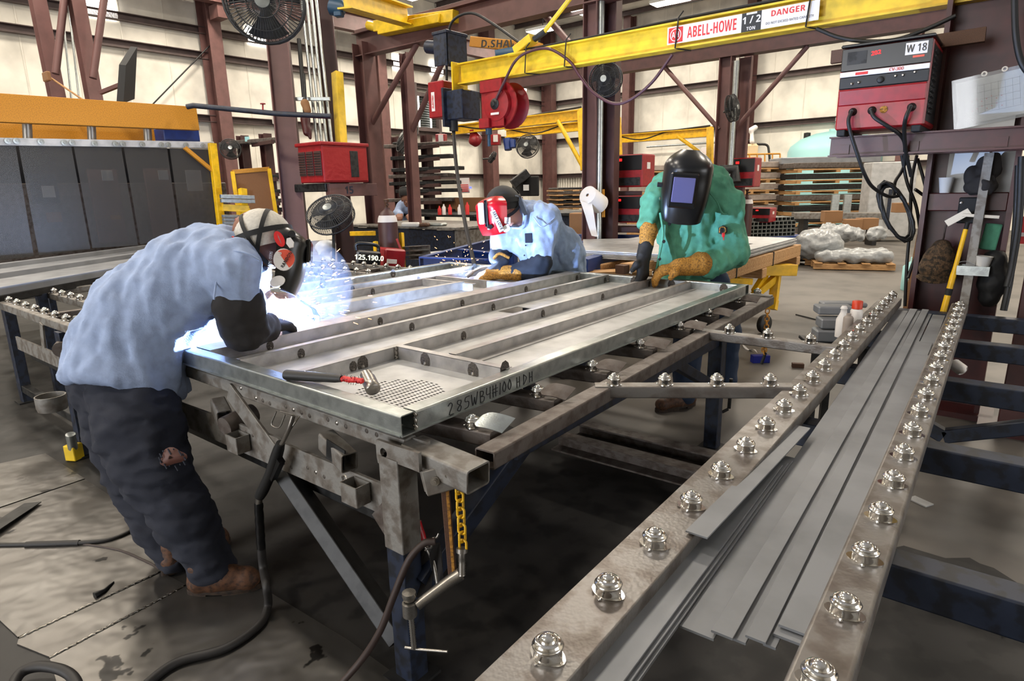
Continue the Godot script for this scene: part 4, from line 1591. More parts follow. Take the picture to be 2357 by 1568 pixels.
	m.box(hc2 + ax[1] * .158 + ax[2] * .045, V(.1, .085, .004), Basis(ax[0], ax[2], ax[1]))
	O("lens", m, "lens_dark", t)
	var near := sd if sd.dot(V(.611,.236,.756)) > 0.0 else -sd
	var face0 := hc2 + near * .122 + V(.702,-.048,-.71) * .046
	var R := V(.702,-.048,-.71)
	var U: Vector3 = ax[2]
	var decal := func(nm: String, dx: float, dy: float, w: float, h: float, mt: String, rot: float, sides := 20):
		var mm := mb()
		var q := []
		for i in sides:
			var a := TAU * i / sides
			q.append(Vector2(cos(a) * w, sin(a) * h).rotated(rot))
		var pp := PackedVector2Array(q)
		var o := face0 + R * dx + U * dy
		mm.extr(o - near * .012, o + near * .0035, pp, U)
		return O(nm, mm, mt, t)
	decal.call("lips_sticker", -.008, .075, .019, .035, "label_red", -.45)
	decal.call("lips_line", -.008, .075, .003, .024, "label_white", -.45)
	var disc = decal.call("round_sticker", .012, -.012, .041, .047, "label_white", 0.0)
	var mm := mb()
	var half := PackedVector2Array()
	for i in 13:
		half.append(Vector2(cos(PI * i / 12.0) * .041, sin(PI * i / 12.0) * .047).rotated(.95))
	mm.extr(face0 + R * .012 - U * .012, face0 + R * .012 - U * .012 + near * .0042, half, U)
	O("orange_half", mm, "label_orange", disc)
	words("lettering", "#FJB", face0 + R * -.008 + U * .0 + near * .005, V(.16,.898,-.409), near, .014, "label_white", disc, true)
	words("lettering", "BRANDON", face0 + R * .022 - U * .018 + near * .005, V(.282,.827,-.486), near, .013, "black_label", disc, true)
	words("lettering", "SEED SUPPLIES", face0 - R * .043 - U * .03 + near * .002, V(.038,-.962,.269), near, .011, "label_white", t)
	decal.call("green_sticker", -.01, -.105, .032, .022, "label_white", -.5)
	decal.call("shield_sticker", .036, .06, .016, .024, "label_white", -.3, 6)
	decal.call("pivot_knob", .042, .098, .015, .015, "black_matt", 0.0)


func worker_middle() -> void:
	var t := T("person", "person in pale blue shirt and red welding hood leaning over the door panel", "person", V(-3.0, 0, -4.7))
	var hip := V(-3,.82,-4.536)
	var fl := V(hip.x, .1, hip.z)
	var legs := [[hip + V(.1, 0, .05), fl + V(.12, .42, .02), .12, .09], [fl + V(.12, .42, .02), fl + V(.12, 0, 0), .09, .075], [hip + V(-.1, 0, -.05), fl + V(-.14, .42, -.02), .12, .09], [fl + V(-.14, .42, -.02), fl + V(-.14, 0, -.03), .09, .075]]
	O("trousers", mb().blob(legs, .016, 55.0, .01, 8.0, 3), "navy_cloth", t)
	boot(t, V(fl.x + .12, 0, fl.z - .08), V(fl.x + .04, 0, fl.z + .21))
	boot(t, V(fl.x - .14, 0, fl.z - .11), V(fl.x - .22, 0, fl.z + .18))
	var sh := [[V(-3,.861,-4.509), V(-3.015,1.094,-4.411), .17, .19], [V(-3.015,1.094,-4.411), V(-3.082,1.325,-4.165), .19, .18], [V(-3.082,1.325,-4.165), V(-3.116,1.434,-4.038), .17, .10],
		[V(-2.956,1.398,-4.13), V(-2.938,1.099,-4.012), .105, .098], [V(-3.002,1.382,-4.088), V(-2.942,1.382,-4.11), .13, .1], [V(-3.174,1.293,-4.08), V(-3.288,1.225,-3.993), .12, .10], [V(-3.288,1.225,-3.993), V(-3.311,1.147,-3.99), .10, .09], [V(-3.118,1.188,-4.092), V(-3.057,1.002,-4.216), .14, .12]]
	var m := mb().blob(sh, .012, 55.0, .022, 7.0, 21, V(1.5, .8, 1.2))
	var shirt := O("work_shirt", m, "shirt_blue", t)
	m = mb()
	m.tube(MB.smooth([V(-3.096,1.555,-3.96), V(-3.017,1.479,-3.921), V(-3.028,1.34,-3.921), V(-3.125,1.332,-3.907)], 6), .018, 8)
	O("collar", m, "shirt_blue", shirt)
	m = mb()
	m.tube(MB.smooth([V(-2.94,1.407,-3.935), V(-2.866,1.335,-3.945), V(-2.844,1.391,-4.073)], 6), .005, 6)
	O("yoke_seam", m, "shirt_blue", shirt)
	m = mb()
	m.box(V(-2.987,1.246,-3.932), V(.06, .075, .012), Basis(V(.885,.026,-.464), V(.124,.992,-.031), V(.611,.236,.756)).orthonormalized(), .004)
	O("name_patch", m, "navy_cloth", shirt)
	for p in [V(-3.023,1.11,-3.92), V(-3.019,1.187,-3.934)]:
		m = mb()
		m.lathe(Transform3D(Basis(V(.781,-.02,-.624), V(.573,.422,.703), V(-.249,.907,-.341)).orthonormalized(), p), [Vector2(0, 0), Vector2(.007, 0), Vector2(.006, .004), Vector2(0, .004)], 10)
		O("button", m, "dark_steel", shirt)
	var s1 := [[V(-2.931,1.065,-4.007), V(-2.95,1.004,-3.986), .098, .092], [V(-2.95,1.004,-3.986), V(-3.117,.976,-3.895), .088, .066]]
	O("sleeve_guard", mb().blob(s1, .010, 70.0, .012, 10.0, 7), "sleeve_navy", t)
	var s2 := [[V(-3.308,1.126,-3.986), V(-3.322,1.085,-3.962), .09, .08], [V(-3.322,1.085,-3.962), V(-3.26,1.044,-3.907), .07, .055]]
	O("sleeve_guard", mb().blob(s2, .010, 70.0, .010, 10.0, 8), "sleeve_navy", t)
	m = mb()
	m.tube(MB.smooth([V(-3.268,1.079,-3.831), V(-3.223,1.12,-3.855), V(-3.171,1.083,-3.911)], 6), .012, 8)
	O("yellow_cuff_band", m, "leather_gold", t)
	var g1 := [[V(-3.076,.971,-3.9), V(-3.162,.971,-3.857), .062, .058]] + hand_bones(V(-3.162,.971,-3.857), V(-.825,-.08,.56), V(-.128,-.984,-.128), V(0,.988,.154), 1.7, .42)
	O("glove", mb().blob(g1, .007, 110.0, .005, 16.0, 3), "leather_gold", t)
	m = mb()
	for i in 16:
		var a := V(-3.17,1.011,-3.797) + V(-.684,.638,.354) * .004 * i
		m.tube([V(-3.142,1.004,-3.817) + V(.132,-.972,.196) * .004 * i, V(-3.262,.998,-3.745) + V(.132,-.972,.196) * .0045 * i], .004, 4)
	O("glove_fringe", m, "leather_gold", t)
	O("glove", mb().blob(hand_bones(V(-3.226,1.052,-3.91), V(-.461,-.563,.685), V(.094,-.979,-.18), V(.611,.236,.756), 1.5, .5), .006, 130.0), "sleeve_navy", t)
	m = mb()
	m.tube(MB.smooth([V(-3.289,1.017,-3.875), V(-3.392,1.007,-3.842), V(-3.455,.977,-3.82), V(-3.511,.937,-3.789)], 5), .012, 8)
	m.tube([V(-3.48,.962,-3.809), V(-3.521,.927,-3.778)], .02, 10)
	O("torch_neck", m, "bare_steel", t)
	var c := V(-3.192,1.48,-3.886)
	var fw := V(-.245,-.143,.959)
	var up := V(-.223,.974,.031)
	body(t, [legs, sh, s1, s2], V(-3.091,1.383,-4.043), c, fw, up, "skin_pale", 1.25)
	cap(t, c + up * .02, up, .145, "black_matt")
	strap(t, c + up * .02, up, .149, .015, .035)
	strap(t, c + up * .02, V(.19,.687,.701), .150, .02, .03)
	m = mb()
	m.box(V(-3.073,1.566,-3.903), V(.05, .035, .05), Basis(UP, .4), .01)
	O("headgear_knob", m, "black_plastic", t)
	m = mb()
	m.sheet(func(u: float, v: float): return V(-3.054,1.556,-3.889) + V(.494,-.869,-.008) * u * .15 + V(.812,.299,-.501) * (v - .5) * .03, 6, 2, .006)
	O("neck_flap", m, "black_matt", t)
	var ax := hood(t, V(-3.164,1.417,-3.796), V(-.304,-.008,.953), V(-.034,.997,-.074), .155, .165, .30, "hood_red", .62, .15, 1.5)
	var near := V(.754,.208,.623)
	var f0 := V(-3.044,1.407,-3.692)
	for q in [["white_sticker", 10, -4, .032, .032, "label_white", 4], ["round_sticker", 8, -22, .026, .026, "paper", 14], ["clip_disc", 3, 16, .02, .02, "black_label", 14], ["clip_disc", -30, -20, .017, .017, "black_label", 14]]:
		m = mb()
		var pp := PackedVector2Array()
		for i in q[6]:
			pp.append(Vector2.from_angle(TAU * i / q[6] + PI / 4) * Vector2(q[3], q[4]))
		var o: Vector3 = f0 + V(.646,-.066,-.761) * q[1] * .0033 + V(-.132,.972,-.196) * q[2] * .0033
		m.extr(o - near * .05, o + near * .004, pp, V(-.132,.972,-.196))
		O(q[0], m, q[5], t)
	m = mb()
	var sb := Basis(V(.45,-.889,-.086), V(.652,.392,-.649), near).orthonormalized()
	m.box(f0 + V(.646,-.066,-.761) * -.045 + V(-.132,.972,-.196) * -.022, V(.165, .038, .05), sb, .002)
	O("slogan_sticker", m, "label_white", t)
	words("lettering", "SELF LOVE", f0 + V(.646,-.066,-.761) * -.045 + V(-.132,.972,-.196) * -.022 + near * .027, V(.45,-.889,-.086), near, .022, "black_label", t, true)
	words("lettering", "KONS", f0 + V(.646,-.066,-.761) * .034 + V(-.132,.972,-.196) * -.013 + near * .006, V(-.053,.965,-.258), near, .014, "black_label", t, true)
	m = mb()
	m.box(V(-3.19,1.445,-3.612), V(.02, .16, .07), Basis(V(-.304,-.008,.953), V(-.034,.997,-.074), V(-.92,-.193,-.34)).orthonormalized(), .008)
	O("lens_frame", m, "label_white", t)
	m = mb()
	m.box(V(-3.145,1.445,-3.615), V(.012, .2, .035), Basis(V(-.304,-.008,.953), V(-.034,.997,-.074), V(-.92,-.193,-.34)).orthonormalized(), .004)
	O("lens", m, "lens_dark", t)


func worker_right() -> void:
	var t := T("person", "person in green welding jacket and black hood with a violet lens", "person", V(-1.85, 0, -4.5))
	var hip := V(-1.934,.871,-4.633)
	var fl := V(hip.x, 0, hip.z)
	var a1 := V(-1.80, .1, -4.27)
	var legs := [[hip + V(-.06, 0, .06), V(-1.84, .50, -4.42), .15, .11], [V(-1.84, .50, -4.42), a1, .11, .09], [hip + V(.12, 0, -.06), V(-1.70, .50, -4.78), .15, .11], [V(-1.70, .50, -4.78), V(-1.68, .1, -4.80), .11, .09]]
	O("trousers", mb().blob(legs, .016, 55.0, .012, 8.0, 5), "jeans", t)
	boot(t, V(-1.74, 0, -4.35), V(-1.92, 0, -4.04))
	boot(t, V(-1.66, 0, -4.90), V(-1.75, 0, -4.58))
	var jk := [[V(-1.967,.917,-4.647), V(-1.969,1.237,-4.64), .235, .225], [V(-1.969,1.237,-4.64), V(-1.938,1.515,-4.592), .225, .19], [V(-1.938,1.515,-4.592), V(-1.94,1.657,-4.556), .17, .12],
		[V(-2.107,1.614,-4.46), V(-2.13,1.507,-4.355), .11, .095], [V(-2.13,1.507,-4.355), V(-2.111,1.355,-4.231), .085, .075], [V(-1.837,1.576,-4.666), V(-1.726,1.48,-4.673), .15, .125], [V(-1.726,1.48,-4.673), V(-1.658,1.132,-4.672), .122, .118], [V(-1.658,1.132,-4.672), V(-1.725,1.043,-4.432), .112, .092], [V(-2.031,1.612,-4.521), V(-1.856,1.624,-4.666), .13, .14]]
	var m := mb().blob(jk, .012, 55.0, .026, 7.0, 31, V(1.3, .9, 1.2))
	var jacket := O("welding_jacket", m, "jacket_green", t)
	m = mb()
	m.tube(MB.smooth([V(-2.008,1.435,-4.194), V(-1.973,1.285,-4.175), V(-2.002,1.098,-4.173), V(-2.038,.966,-4.208)], 6), .009, 6)
	O("front_placket", m, "jacket_green", jacket)
	for p in [V(-2.019,1.534,-4.216), V(-1.938,1.36,-4.2), V(-1.961,1.237,-4.169), V(-1.991,1.111,-4.172), V(-2.039,1.006,-4.193)]:
		m = mb()
		m.lathe(Transform3D(Basis(V(.781,-.02,-.624), V(.431,.329,.84), V(-.132,.972,-.196)).orthonormalized(), p), [Vector2(0, -.006), Vector2(.012, -.006), Vector2(.011, .004), Vector2(.005, .006), Vector2(0, .006)], 12)
		O("snap_button", m, "chrome" if p.y > 1.5 else "dark_steel", jacket)
	m = mb()
	var pp := PackedVector2Array()
	for i in 6:
		pp.append(Vector2.from_angle(TAU * i / 6 + PI / 6) * .036)
	m.extr(V(-1.685,1.298,-4.557), V(-1.666,1.302,-4.507), pp, V(-.132,.972,-.196))
	O("arm_badge", m, "black_label", jacket)
	m = mb()
	m.tube(MB.smooth([V(-1.679,1.285,-4.478), V(-1.678,1.321,-4.484), V(-1.653,1.321,-4.504), V(-1.645,1.293,-4.502), V(-1.66,1.279,-4.486)], 4), .004, 6)
	O("badge_emblem", m, "leather_gold", jacket)
	m = mb()
	m.box(V(-1.65,1.27,-4.478), V(.02, .03, .012), Basis(UP, .6), .003)
	m.tube([V(-1.648,1.258,-4.475), V(-1.643,1.234,-4.472)], .004, 5)
	O("red_tab", m, "label_red", jacket)
	m = mb()
	m.tube(MB.smooth([V(-1.759,1.563,-4.461), V(-1.716,1.501,-4.49), V(-1.676,1.418,-4.523), V(-1.643,1.438,-4.648), V(-1.636,1.447,-4.735)], 6), .005, 6)
	O("sleeve_seam", m, "jacket_green", jacket)
	# gauntlet gloves
	var g0 := [[V(-2.094,1.317,-4.193), V(-2.084,1.204,-4.139), .064, .052]]
	O("gauntlet", mb().blob(g0, .008, 100.0, .006, 14.0, 5), "leather_gold", t)
	var h0 := [[V(-2.084,1.204,-4.139), V(-2.084,1.132,-4.104), .054, .05]] + hand_bones(V(-2.083,1.138,-4.107), V(.123,-.956,.265), V(-.917,-.369,.149), V(.104,.211,.972), 1.45, .40)
	O("glove", mb().blob(h0, .006, 130.0, .003, 18.0, 5), "black_matt", t)
	var g1 := [[V(-1.761,1.068,-4.358), V(-1.819,1.055,-4.294), .088, .066]]
	O("gauntlet", mb().blob(g1, .008, 100.0, .006, 14.0, 6), "leather_gold", t)
	var h1 := [[V(-1.819,1.055,-4.294), V(-1.872,1.052,-4.237), .068, .062]] + hand_bones(V(-1.853,1.052,-4.252), V(-.722,-.112,.683), V(.014,-.993,-.118), V(.298,.425,.854), 1.45, .52)
	O("glove", mb().blob(h1, .006, 120.0, .003, 18.0, 7), "leather_gold", t)
	m = mb()
	m.tube(MB.smooth([V(-2.077,1.099,-4.059), V(-2.104,1.085,-4.033), V(-2.119,1.052,-4.011), V(-2.127,1.017,-3.994)], 5), [.013, .013, .013, .013, .012, .012, .012, .012, .012, .012, .013, .013, .013, .013, .013, .013], 8)
	O("torch_neck", m, "bare_steel", t)
	var c := V(-1.892,1.612,-4.342)
	var fw := V(.52,-.118,.846)
	var up := V(.137,.989,.058)
	body(t, [legs, jk, g0, g1], V(-1.929,1.579,-4.54), c, fw, up, "skin_pale", 1.25)
	cap(t, c + up * .02, up, .13, "black_matt")
	var ax := hood(t, V(-1.877,1.612,-4.301), V(.539,-.088,.838), V(.117,.993,.018), .168, .19, .50, "black_plastic", .8, .12, 1.5)
	var fr := Basis(ax[0], ax[2], ax[1])
	m = mb()
	m.box(V(-1.804,1.587,-4.101), V(.19, .235, .03), fr, .012)
	O("lens_frame", m, "black_plastic", t)
	m = mb()
	m.box(V(-1.794,1.59,-4.084), V(.145, .165, .012), fr, .004)
	O("lens", m, "lens_filter", t)
	for q in [V(-2.025,1.63,-4.214), V(-1.76,1.692,-4.447)]:
		m = mb()
		m.cyl(q - ax[0] * .02, q + ax[0] * .02, .018, 10)
		O("headgear_knob", m, "black_matt", t)


# bent figure at the bench by the wall rack
func worker_far() -> void:
	var t := T("person", "person in blue shirt with dark raised hood working at the distant bench", "person", V(-9.9, 0, -9.0))
	var k := 12.6
	var sh := [[V(-9.886,.998,-8.883), V(-9.616,1.287,-8.663), .2, .19], [V(-9.633,1.343,-8.533), V(-9.596,1.197,-8.386), .1, .09], [V(-9.452,1.338,-8.679), V(-9.317,1.206,-8.614), .1, .09], [V(-9.596,1.197,-8.386), V(-9.32,1.19,-8.21), .08, .06], [V(-9.317,1.206,-8.614), V(-9.152,1.194,-8.347), .08, .06]]
	O("work_shirt", mb().blob(sh, .02, 55.0, .012, 6.0, 2), "shirt_blue", t)
	var fp := V(-9.886,.998,-8.883)
	var legs := [[fp, V(fp.x, .1, fp.z), .16, .1]]
	O("trousers", mb().blob(legs, .03, 50.0), "navy_cloth", t)
	body(t, [sh, legs], V(-9.55,1.374,-8.61), V(-9.415,1.469,-8.484), V(.591,-.298,.749), V(.155,.974,.162), "skin", 1.1)
	var ax := hood(t, V(-9.442,1.568,-8.494), V(.487,.645,.588), V(-.368,.792,-.486), .14, .16, .22, "black_matt")
	for q in [[V(-9.321,1.198,-8.211), 0], [V(-9.165,1.194,-8.337), 1]]:
		O("hand", mb().blob(hand_bones(q[0], V(.588,-.315,.745), V(0, -1, 0), V(-1, 0, 0), 1.2, .4), .008, 110.0), "skin", t)


func plate(label: String, pts: Array, y := .004) -> MeshInstance3D:
	var m := mb()
	var poly := PackedVector2Array()
	for p in pts:
		poly.append(Vector2(-p.x, -p.z))
	m.xf = Transform3D(Basis(), V(0, y, 0))
	# outline swept upward: the side axis is -x, the up axis -z
	m.extr(V(0, -.003, 0), V(0, .003, 0), poly, V(0, 0, -1))
	return TM("floor_plate", label, "plate", m, "floor_plate", "steel plates laid on the floor at the lower left")


func cable(nm: String, label: String, cat: String, pts: Array, r, mt: String, group := "") -> MeshInstance3D:
	return TM(nm, label, cat, mb().tube(MB.smooth(pts, 7), r, 10), mt, group)


func chain(t: Node3D, a: Vector3, b: Vector3, n: int, s: float, mt: String) -> void:
	var d := (b - a) / n
	for i in n:
		var c := a + d * (i + .5)
		var u := d.normalized()
		var w := u.cross(V(1, 0, 0) if i % 2 else V(.1, 0, 1)).normalized()
		var pts := []
		for k in 16:
			var g := TAU * k / 16
			pts.append(c + u * (signf(cos(g)) * d.length() * .28 + cos(g) * s * 1.5) + w * sin(g) * s * 2.4)
		O("link", mb().tube(pts, s * .72, 7, true), mt, t)


func near_things() -> void:
	plate("darkest steel floor plate, at the top left of the row", [V(-4.85,0,-.663), V(-4.769,0,-1.034), V(-4.125,0,-1.055), V(-4.096,0,-.515)])
	plate("largest dented steel floor plate, under the grey cable", [V(-4.078,0,-.512), V(-4.11,0,-1.053), V(-3.171,0,-1.074), V(-2.886,0,-1.074), V(-2.772,0,-.922), V(-2.763,0,-.399), V(-3.275,0,-.355)])
	plate("narrow steel floor plate between the two weld seams, ending at the boots", [V(-2.747,0,-.397), V(-2.757,0,-.918), V(-2.582,0,-.94), V(-2.541,0,-.438), V(-2.719,0,-.386)])
	plate("scratched steel floor plate nearest the viewer, under the torch cable", [V(-2.525,0,-.436), V(-2.567,0,-.937), V(-2.453,0,-1.13), V(-2.209,0,-1.133), V(-1.747,0,-1.153), V(-1.385,0,-1.146), V(-2.21,0,-.389)])
	# bright weld seams between the plates
	var k := 0
	for q in [[V(-2.752,0,-.405), V(-2.768,0,-.909)], [V(-2.533,0,-.441), V(-2.574,0,-.931)]]:
		var p := []
		var r := []
		for i in 60:
			var f := i / 59.0
			p.append(q[0].lerp(q[1], f) + V(.004 * sin(i * 2.3), .0075, .004 * cos(i * 1.7)))
			r.append(.003 + .0025 * absf(sin(i * 1.9)))
		TM("weld_seam", ["thin bright weld seam across the floor plates, the upper one", "thick bright weld seam across the floor plates, the lower one"][k], "weld", mb().tube(p, r, 6), "weld")
		k += 1
	var m := mb()
	m.extr(V(-3.643,.03,-.448), V(-3.959,.012,-.797), PackedVector2Array([Vector2(-.09, 0), Vector2(.0, .004), Vector2(0, .008), Vector2(-.09, .004)]))
	TM("steel_scrap", "bent dark steel strip lying on the largest floor plate", "scrap", m, "dark_steel")
	m = mb()
	m.tube([V(-2.8,.012,-.67), V(-2.804,.014,-.707), V(-2.846,.01,-.758)], [.016, .008, .003], 6)
	TM("rag_scrap", "small scrap of dark tape on the floor plate", "scrap", m, "rubber")
	# cables on the floor
	cable("ground_cable", "thick grey cable with a taped joint running left across the floor plates", "cable", [V(-3.714,.012,-.459), V(-3.517,.012,-.616), V(-3.416,.015,-.694), V(-3.314,.015,-.78), V(-3.239,.012,-.875), V(-3.241,.012,-.962), V(-3.278,.03,-1.025), V(-3.283,.1,-1.054)], .0105, "cable_grey")
	m = mb()
	m.tube([V(-3.512,.014,-.615), V(-3.413,.015,-.696), V(-3.32,.014,-.777)], .0145, 10)
	TM("cable_joint", "taped joint sleeve on the thick grey cable", "joint", m, "cable_grey")
	cable("thin_cable", "thin cable lying in front of the boots on the floor plate", "cable", [V(-3.32,.008,-.78), V(-3.116,.008,-.868), V(-2.922,.008,-.907), V(-2.776,.008,-.925)], .006, "hose_brown")
	cable("coiled_hose", "thick dark hose looping at the bottom left corner", "hose", [V(-2.404,.03,-.291), V(-2.473,.04,-.339), V(-2.451,.05,-.384), V(-2.378,.05,-.427), V(-2.299,.04,-.447), V(-2.186,.03,-.435)], .018, "cable_grey")
	cable("hose_lead", "brown hose climbing from the floor to the tool bundle", "hose", [V(-1.567,.02,-.967), V(-1.5,.127,-1.035), V(-1.429,.254,-1.066), V(-1.389,.376,-1.096), V(-1.353,.498,-1.137), V(-1.323,.549,-1.177), V(-1.295,.556,-1.201)], .0115, "hose_brown")
	# welding torch hung on a wire holder at the table edge
	var t := T("torch_holder", "bent wire torch holder under the table edge", "holder", V(-2.021,.817,-1.15))
	m = mb()
	m.tube([V(-2.029,.845,-1.15), V(-1.964,.849,-1.15), V(-1.903,.854,-1.15), V(-1.961,.781,-1.13)], .0028, 6)
	m.tube(MB.smooth([V(-2.057,.838,-1.15), V(-2.083,.785,-1.14), V(-2.031,.785,-1.14), V(-1.999,.838,-1.15)], 4), .0028, 6)
	O("wire", m, "bare_steel", t)
	t = T("welding_torch", "black welding torch hanging by its bent neck from the table edge", "torch", V(-2.101,.607,-1.12))
	m = mb()
	m.tube(MB.smooth([V(-1.911,.86,-1.13), V(-1.928,.814,-1.12), V(-1.968,.763,-1.12), V(-2.008,.719,-1.12)], 5), .008, 10)
	O("gooseneck", m, "bare_steel", t)
	m = mb()
	m.tube(MB.smooth([V(-1.998,.738,-1.12), V(-2.024,.698,-1.12), V(-2.087,.602,-1.12), V(-2.157,.514,-1.12), V(-2.2,.464,-1.12)], 4), [.016, .017, .018, .02, .021, .022, .022, .022, .021, .021, .021, .021, .022, .022, .022, .021, .02], 14)
	O("handle", m, "rubber", t)
	m = mb()
	m.extr(V(-2.024,.68,-1.12), V(-2.099,.586,-1.12), PackedVector2Array([Vector2(-.012, -.03), Vector2(.012, -.03), Vector2(.012, 0), Vector2(-.012, 0)]), V(-1, .2, 0))
	O("trigger", m, "black_plastic", t)
	m = mb()
	m.tube([V(-2.199,.466,-1.12), V(-2.218,.424,-1.12)], .0125, 12)
	O("collar", m, "bare_steel", t)
	m = mb()
	var bp := []
	for i in 15:
		bp.append(V(-2.217,.428,-1.12).lerp(V(-2.233,.224,-1.115), i / 14.0) + V(.002 * sin(i * 2.0), 0, 0))
	m.tube(bp, [.016, .0175, .016, .0175, .0165, .0178, .017, .0165, .0178, .017, .0176, .0168, .0175, .0168, .0172], 12)
	O("taped_boot", m, "black_plastic", t)
	m = mb()
	m.tube(MB.smooth([V(-2.232,.228,-1.115), V(-2.228,.133,-1.11), V(-2.122,.125,-1.061), V(-2.134,.03,-1.063), V(-2.067,.022,-.983), V(-2.049,.022,-.846), V(-2.113,.022,-.721), V(-2.115,.022,-.648), V(-2.078,.022,-.551)], 8), .0165, 10)
	O("cable", m, "cable_grey", t)
	# hammer lying across the end tube
	t = T("hammer", "lump hammer with a grey rubber grip and red taped neck lying on the door panel", "hammer", V(-1.844,.965,-1.248))
	m = mb()
	var h0 := V(-2.001,.985,-1.169)
	var h1 := V(-1.784,.987,-1.254)
	var h2 := V(-1.706,.985,-1.285)
	m.tube([h0, h0.lerp(h1, .03), h0.lerp(h1, .35), h0.lerp(h1, .9), h1], [.017, .0195, .0185, .0155, .0125], 16)
	O("grip", m, "rubber", t)
	m = mb()
	for i in 14:
		var c := h0.lerp(h1, .1 + .055 * i) + V(0, .0165 - .0002 * i, 0)
		m.box(c, V(.008, .003, .003), Basis(UP, .2), .001)
	O("grip_groove", m, "black_matt", t)
	m = mb()
	var wr := []
	var rr := []
	for i in 22:
		wr.append(h1.lerp(h2, i / 21.0) + V(.0015 * sin(i * 3.0), .0015 * cos(i * 2.0), 0))
		rr.append(.0095 + .0022 * sin(i * 2.6))
	m.tube(wr, rr, 10)
	O("red_tape", m, "label_red", t)
	m = mb()
	for i in 18:
		var c := h1.lerp(h2, fmod(i * .37, 1.0))
		var a := i * 1.3
		m.tube([c + V(0, cos(a), sin(a)) * .009, c + V(.006, cos(a) * 1.0, sin(a)) * .018 + V(0, 0, 0) - V(0, cos(a), sin(a)) * .0], .0011, 4)
	O("frayed_tape", m, "hose_red", t)
	m = mb()
	var hd := (h2 - h1).normalized()
	var hx := V(.969,-.246,-.022)
	hx = (hx - hd * hx.dot(hd) * .6).normalized()
	var hc := V(-1.719,.968,-1.324)
	var oct := PackedVector2Array()
	for i in 8:
		oct.append(Vector2.from_angle(TAU * (i + .5) / 8) * .026)
	m.extr(hc - hx * .045, hc - hx * .022, MB.circ(.022, 16))
	m.extr(hc - hx * .024, hc + hx * .012, oct)
	m.lathe(Transform3D(Basis(hx.cross(UP).normalized(), hx, hx.cross(UP).normalized().cross(hx)).orthonormalized(), hc + hx * .010), [Vector2(.024, 0), Vector2(.0265, .006), Vector2(.0265, .030), Vector2(.023, .035), Vector2(0, .037)], 18)
	O("head", m, "bare_steel", t)
	# clamp block, bar clamp, chain and the tool bundle at the table corner
	t = T("bar_clamp", "worn bar clamp hanging under the near table corner", "clamp", V(-1.185,.511,-1.158))
	m = mb()
	for o in [0.0, .02, .052]:
		m.box(V(-1.263,.782,-1.192) + V(.781,-.02,-.624) * 0 + V(-.809,-.22,-.545) * (o - .026), V(.085, .075, .008), Basis(V(.663,.192,-.723), V(-.132,.972,-.196), V(.611,.236,.756)).orthonormalized(), .003)
	O("pivot_block", m, "table_steel", t)
	m = mb()
	for p in [V(-1.243,.79,-1.164), V(-1.214,.81,-1.188)]:
		m.lathe(Transform3D(Basis(V(.781,-.02,-.624), V(.611,.236,.756), V(.132,-.972,.196)).orthonormalized(), p), [Vector2(0, -.01), Vector2(.014, -.01), Vector2(.014, 0), Vector2(.009, 0), Vector2(.009, .008), Vector2(.006, .008), Vector2(.006, .016), Vector2(0, .016)], 12)
	O("bolt", m, "bare_steel", t)
	m = mb()
	m.extr(V(-1.248,.757,-1.209), V(-1.221,.473,-1.196), MB.rr(.026, .012, .002), V(.611,.236,.756))
	O("bar", m, "wood_dark", t)
	m = mb()
	m.extr(V(-1.237,.753,-1.207), V(-1.214,.483,-1.194), MB.rr(.009, .004, .001), V(.611,.236,.756))
	O("worn_paint", m, "leather_gold", t)
	m = mb()
	m.tube([V(-1.189,.485,-1.199), V(-1.212,.465,-1.174), V(-1.266,.408,-1.086)], [.02, .019, .016], 8)
	m.lathe(Transform3D(Basis(), V(-1.282,.398,-1.07)), [Vector2(0, -.022), Vector2(.022, -.022), Vector2(.022, .022), Vector2(0, .022)], 14)
	O("jaw_arm", m, "bare_steel", t)
	m = mb()
	m.lathe(Transform3D(Basis(), V(-1.289,.436,-1.077)), [Vector2(0, -.012), Vector2(.018, -.012), Vector2(.022, 0), Vector2(.021, .012), Vector2(0, .014)], 14)
	O("swivel_pad", m, "bare_steel", t)
	m = mb()
	var sp := []
	var sr := []
	for i in 40:
		sp.append(V(-1.285,.42,-1.074).lerp(V(-1.27,.269,-1.066), i / 39.0))
		sr.append(.0095 if i % 2 else .0075)
	m.tube(sp, sr, 10)
	O("screw", m, "bare_steel", t)
	m = mb()
	m.tube([V(-1.299,.264,-1.055), V(-1.26,.265,-1.073), V(-1.17,.278,-1.11)], .0045, 8)
	O("tee_handle", m, "bare_steel", t)
	t = T("yellow_chain", "short yellow chain hanging from the table corner with a bolt at its end", "chain", V(-1.17,.672,-1.193))
	m = mb()
	m.lathe(Transform3D(Basis(V(.781,-.02,-.624), V(.895,.202,.397), V(.132,-.972,.196)).orthonormalized().scaled(V(1, 1, 1.2)), V(-1.19,.811,-1.207)), [Vector2(.010, -.003), Vector2(.014, -.003), Vector2(.014, .003), Vector2(.010, .003), Vector2(.010, -.003)], 18)
	O("ring", m, "table_steel", t)
	chain(t, V(-1.188,.804,-1.207), V(-1.149,.598,-1.174), 9, .0055, "yellow_new")
	m = mb()
	m.lathe(Transform3D(Basis(V(.781,-.02,-.624), V(.31,-.95,.045), V(.611,.236,.756)).orthonormalized(), V(-1.152,.601,-1.172)), [Vector2(0, 0), Vector2(.017, 0), Vector2(.017, .013), Vector2(.0105, .014), Vector2(.0105, .035), Vector2(.010, .036), Vector2(.0105, .04), Vector2(.0095, .044), Vector2(.0105, .048), Vector2(.0095, .052), Vector2(.0105, .056), Vector2(.0095, .06), Vector2(.0105, .064), Vector2(.0095, .068), Vector2(.0105, .072), Vector2(.0095, .076), Vector2(.0105, .08), Vector2(0, .084)], 14)
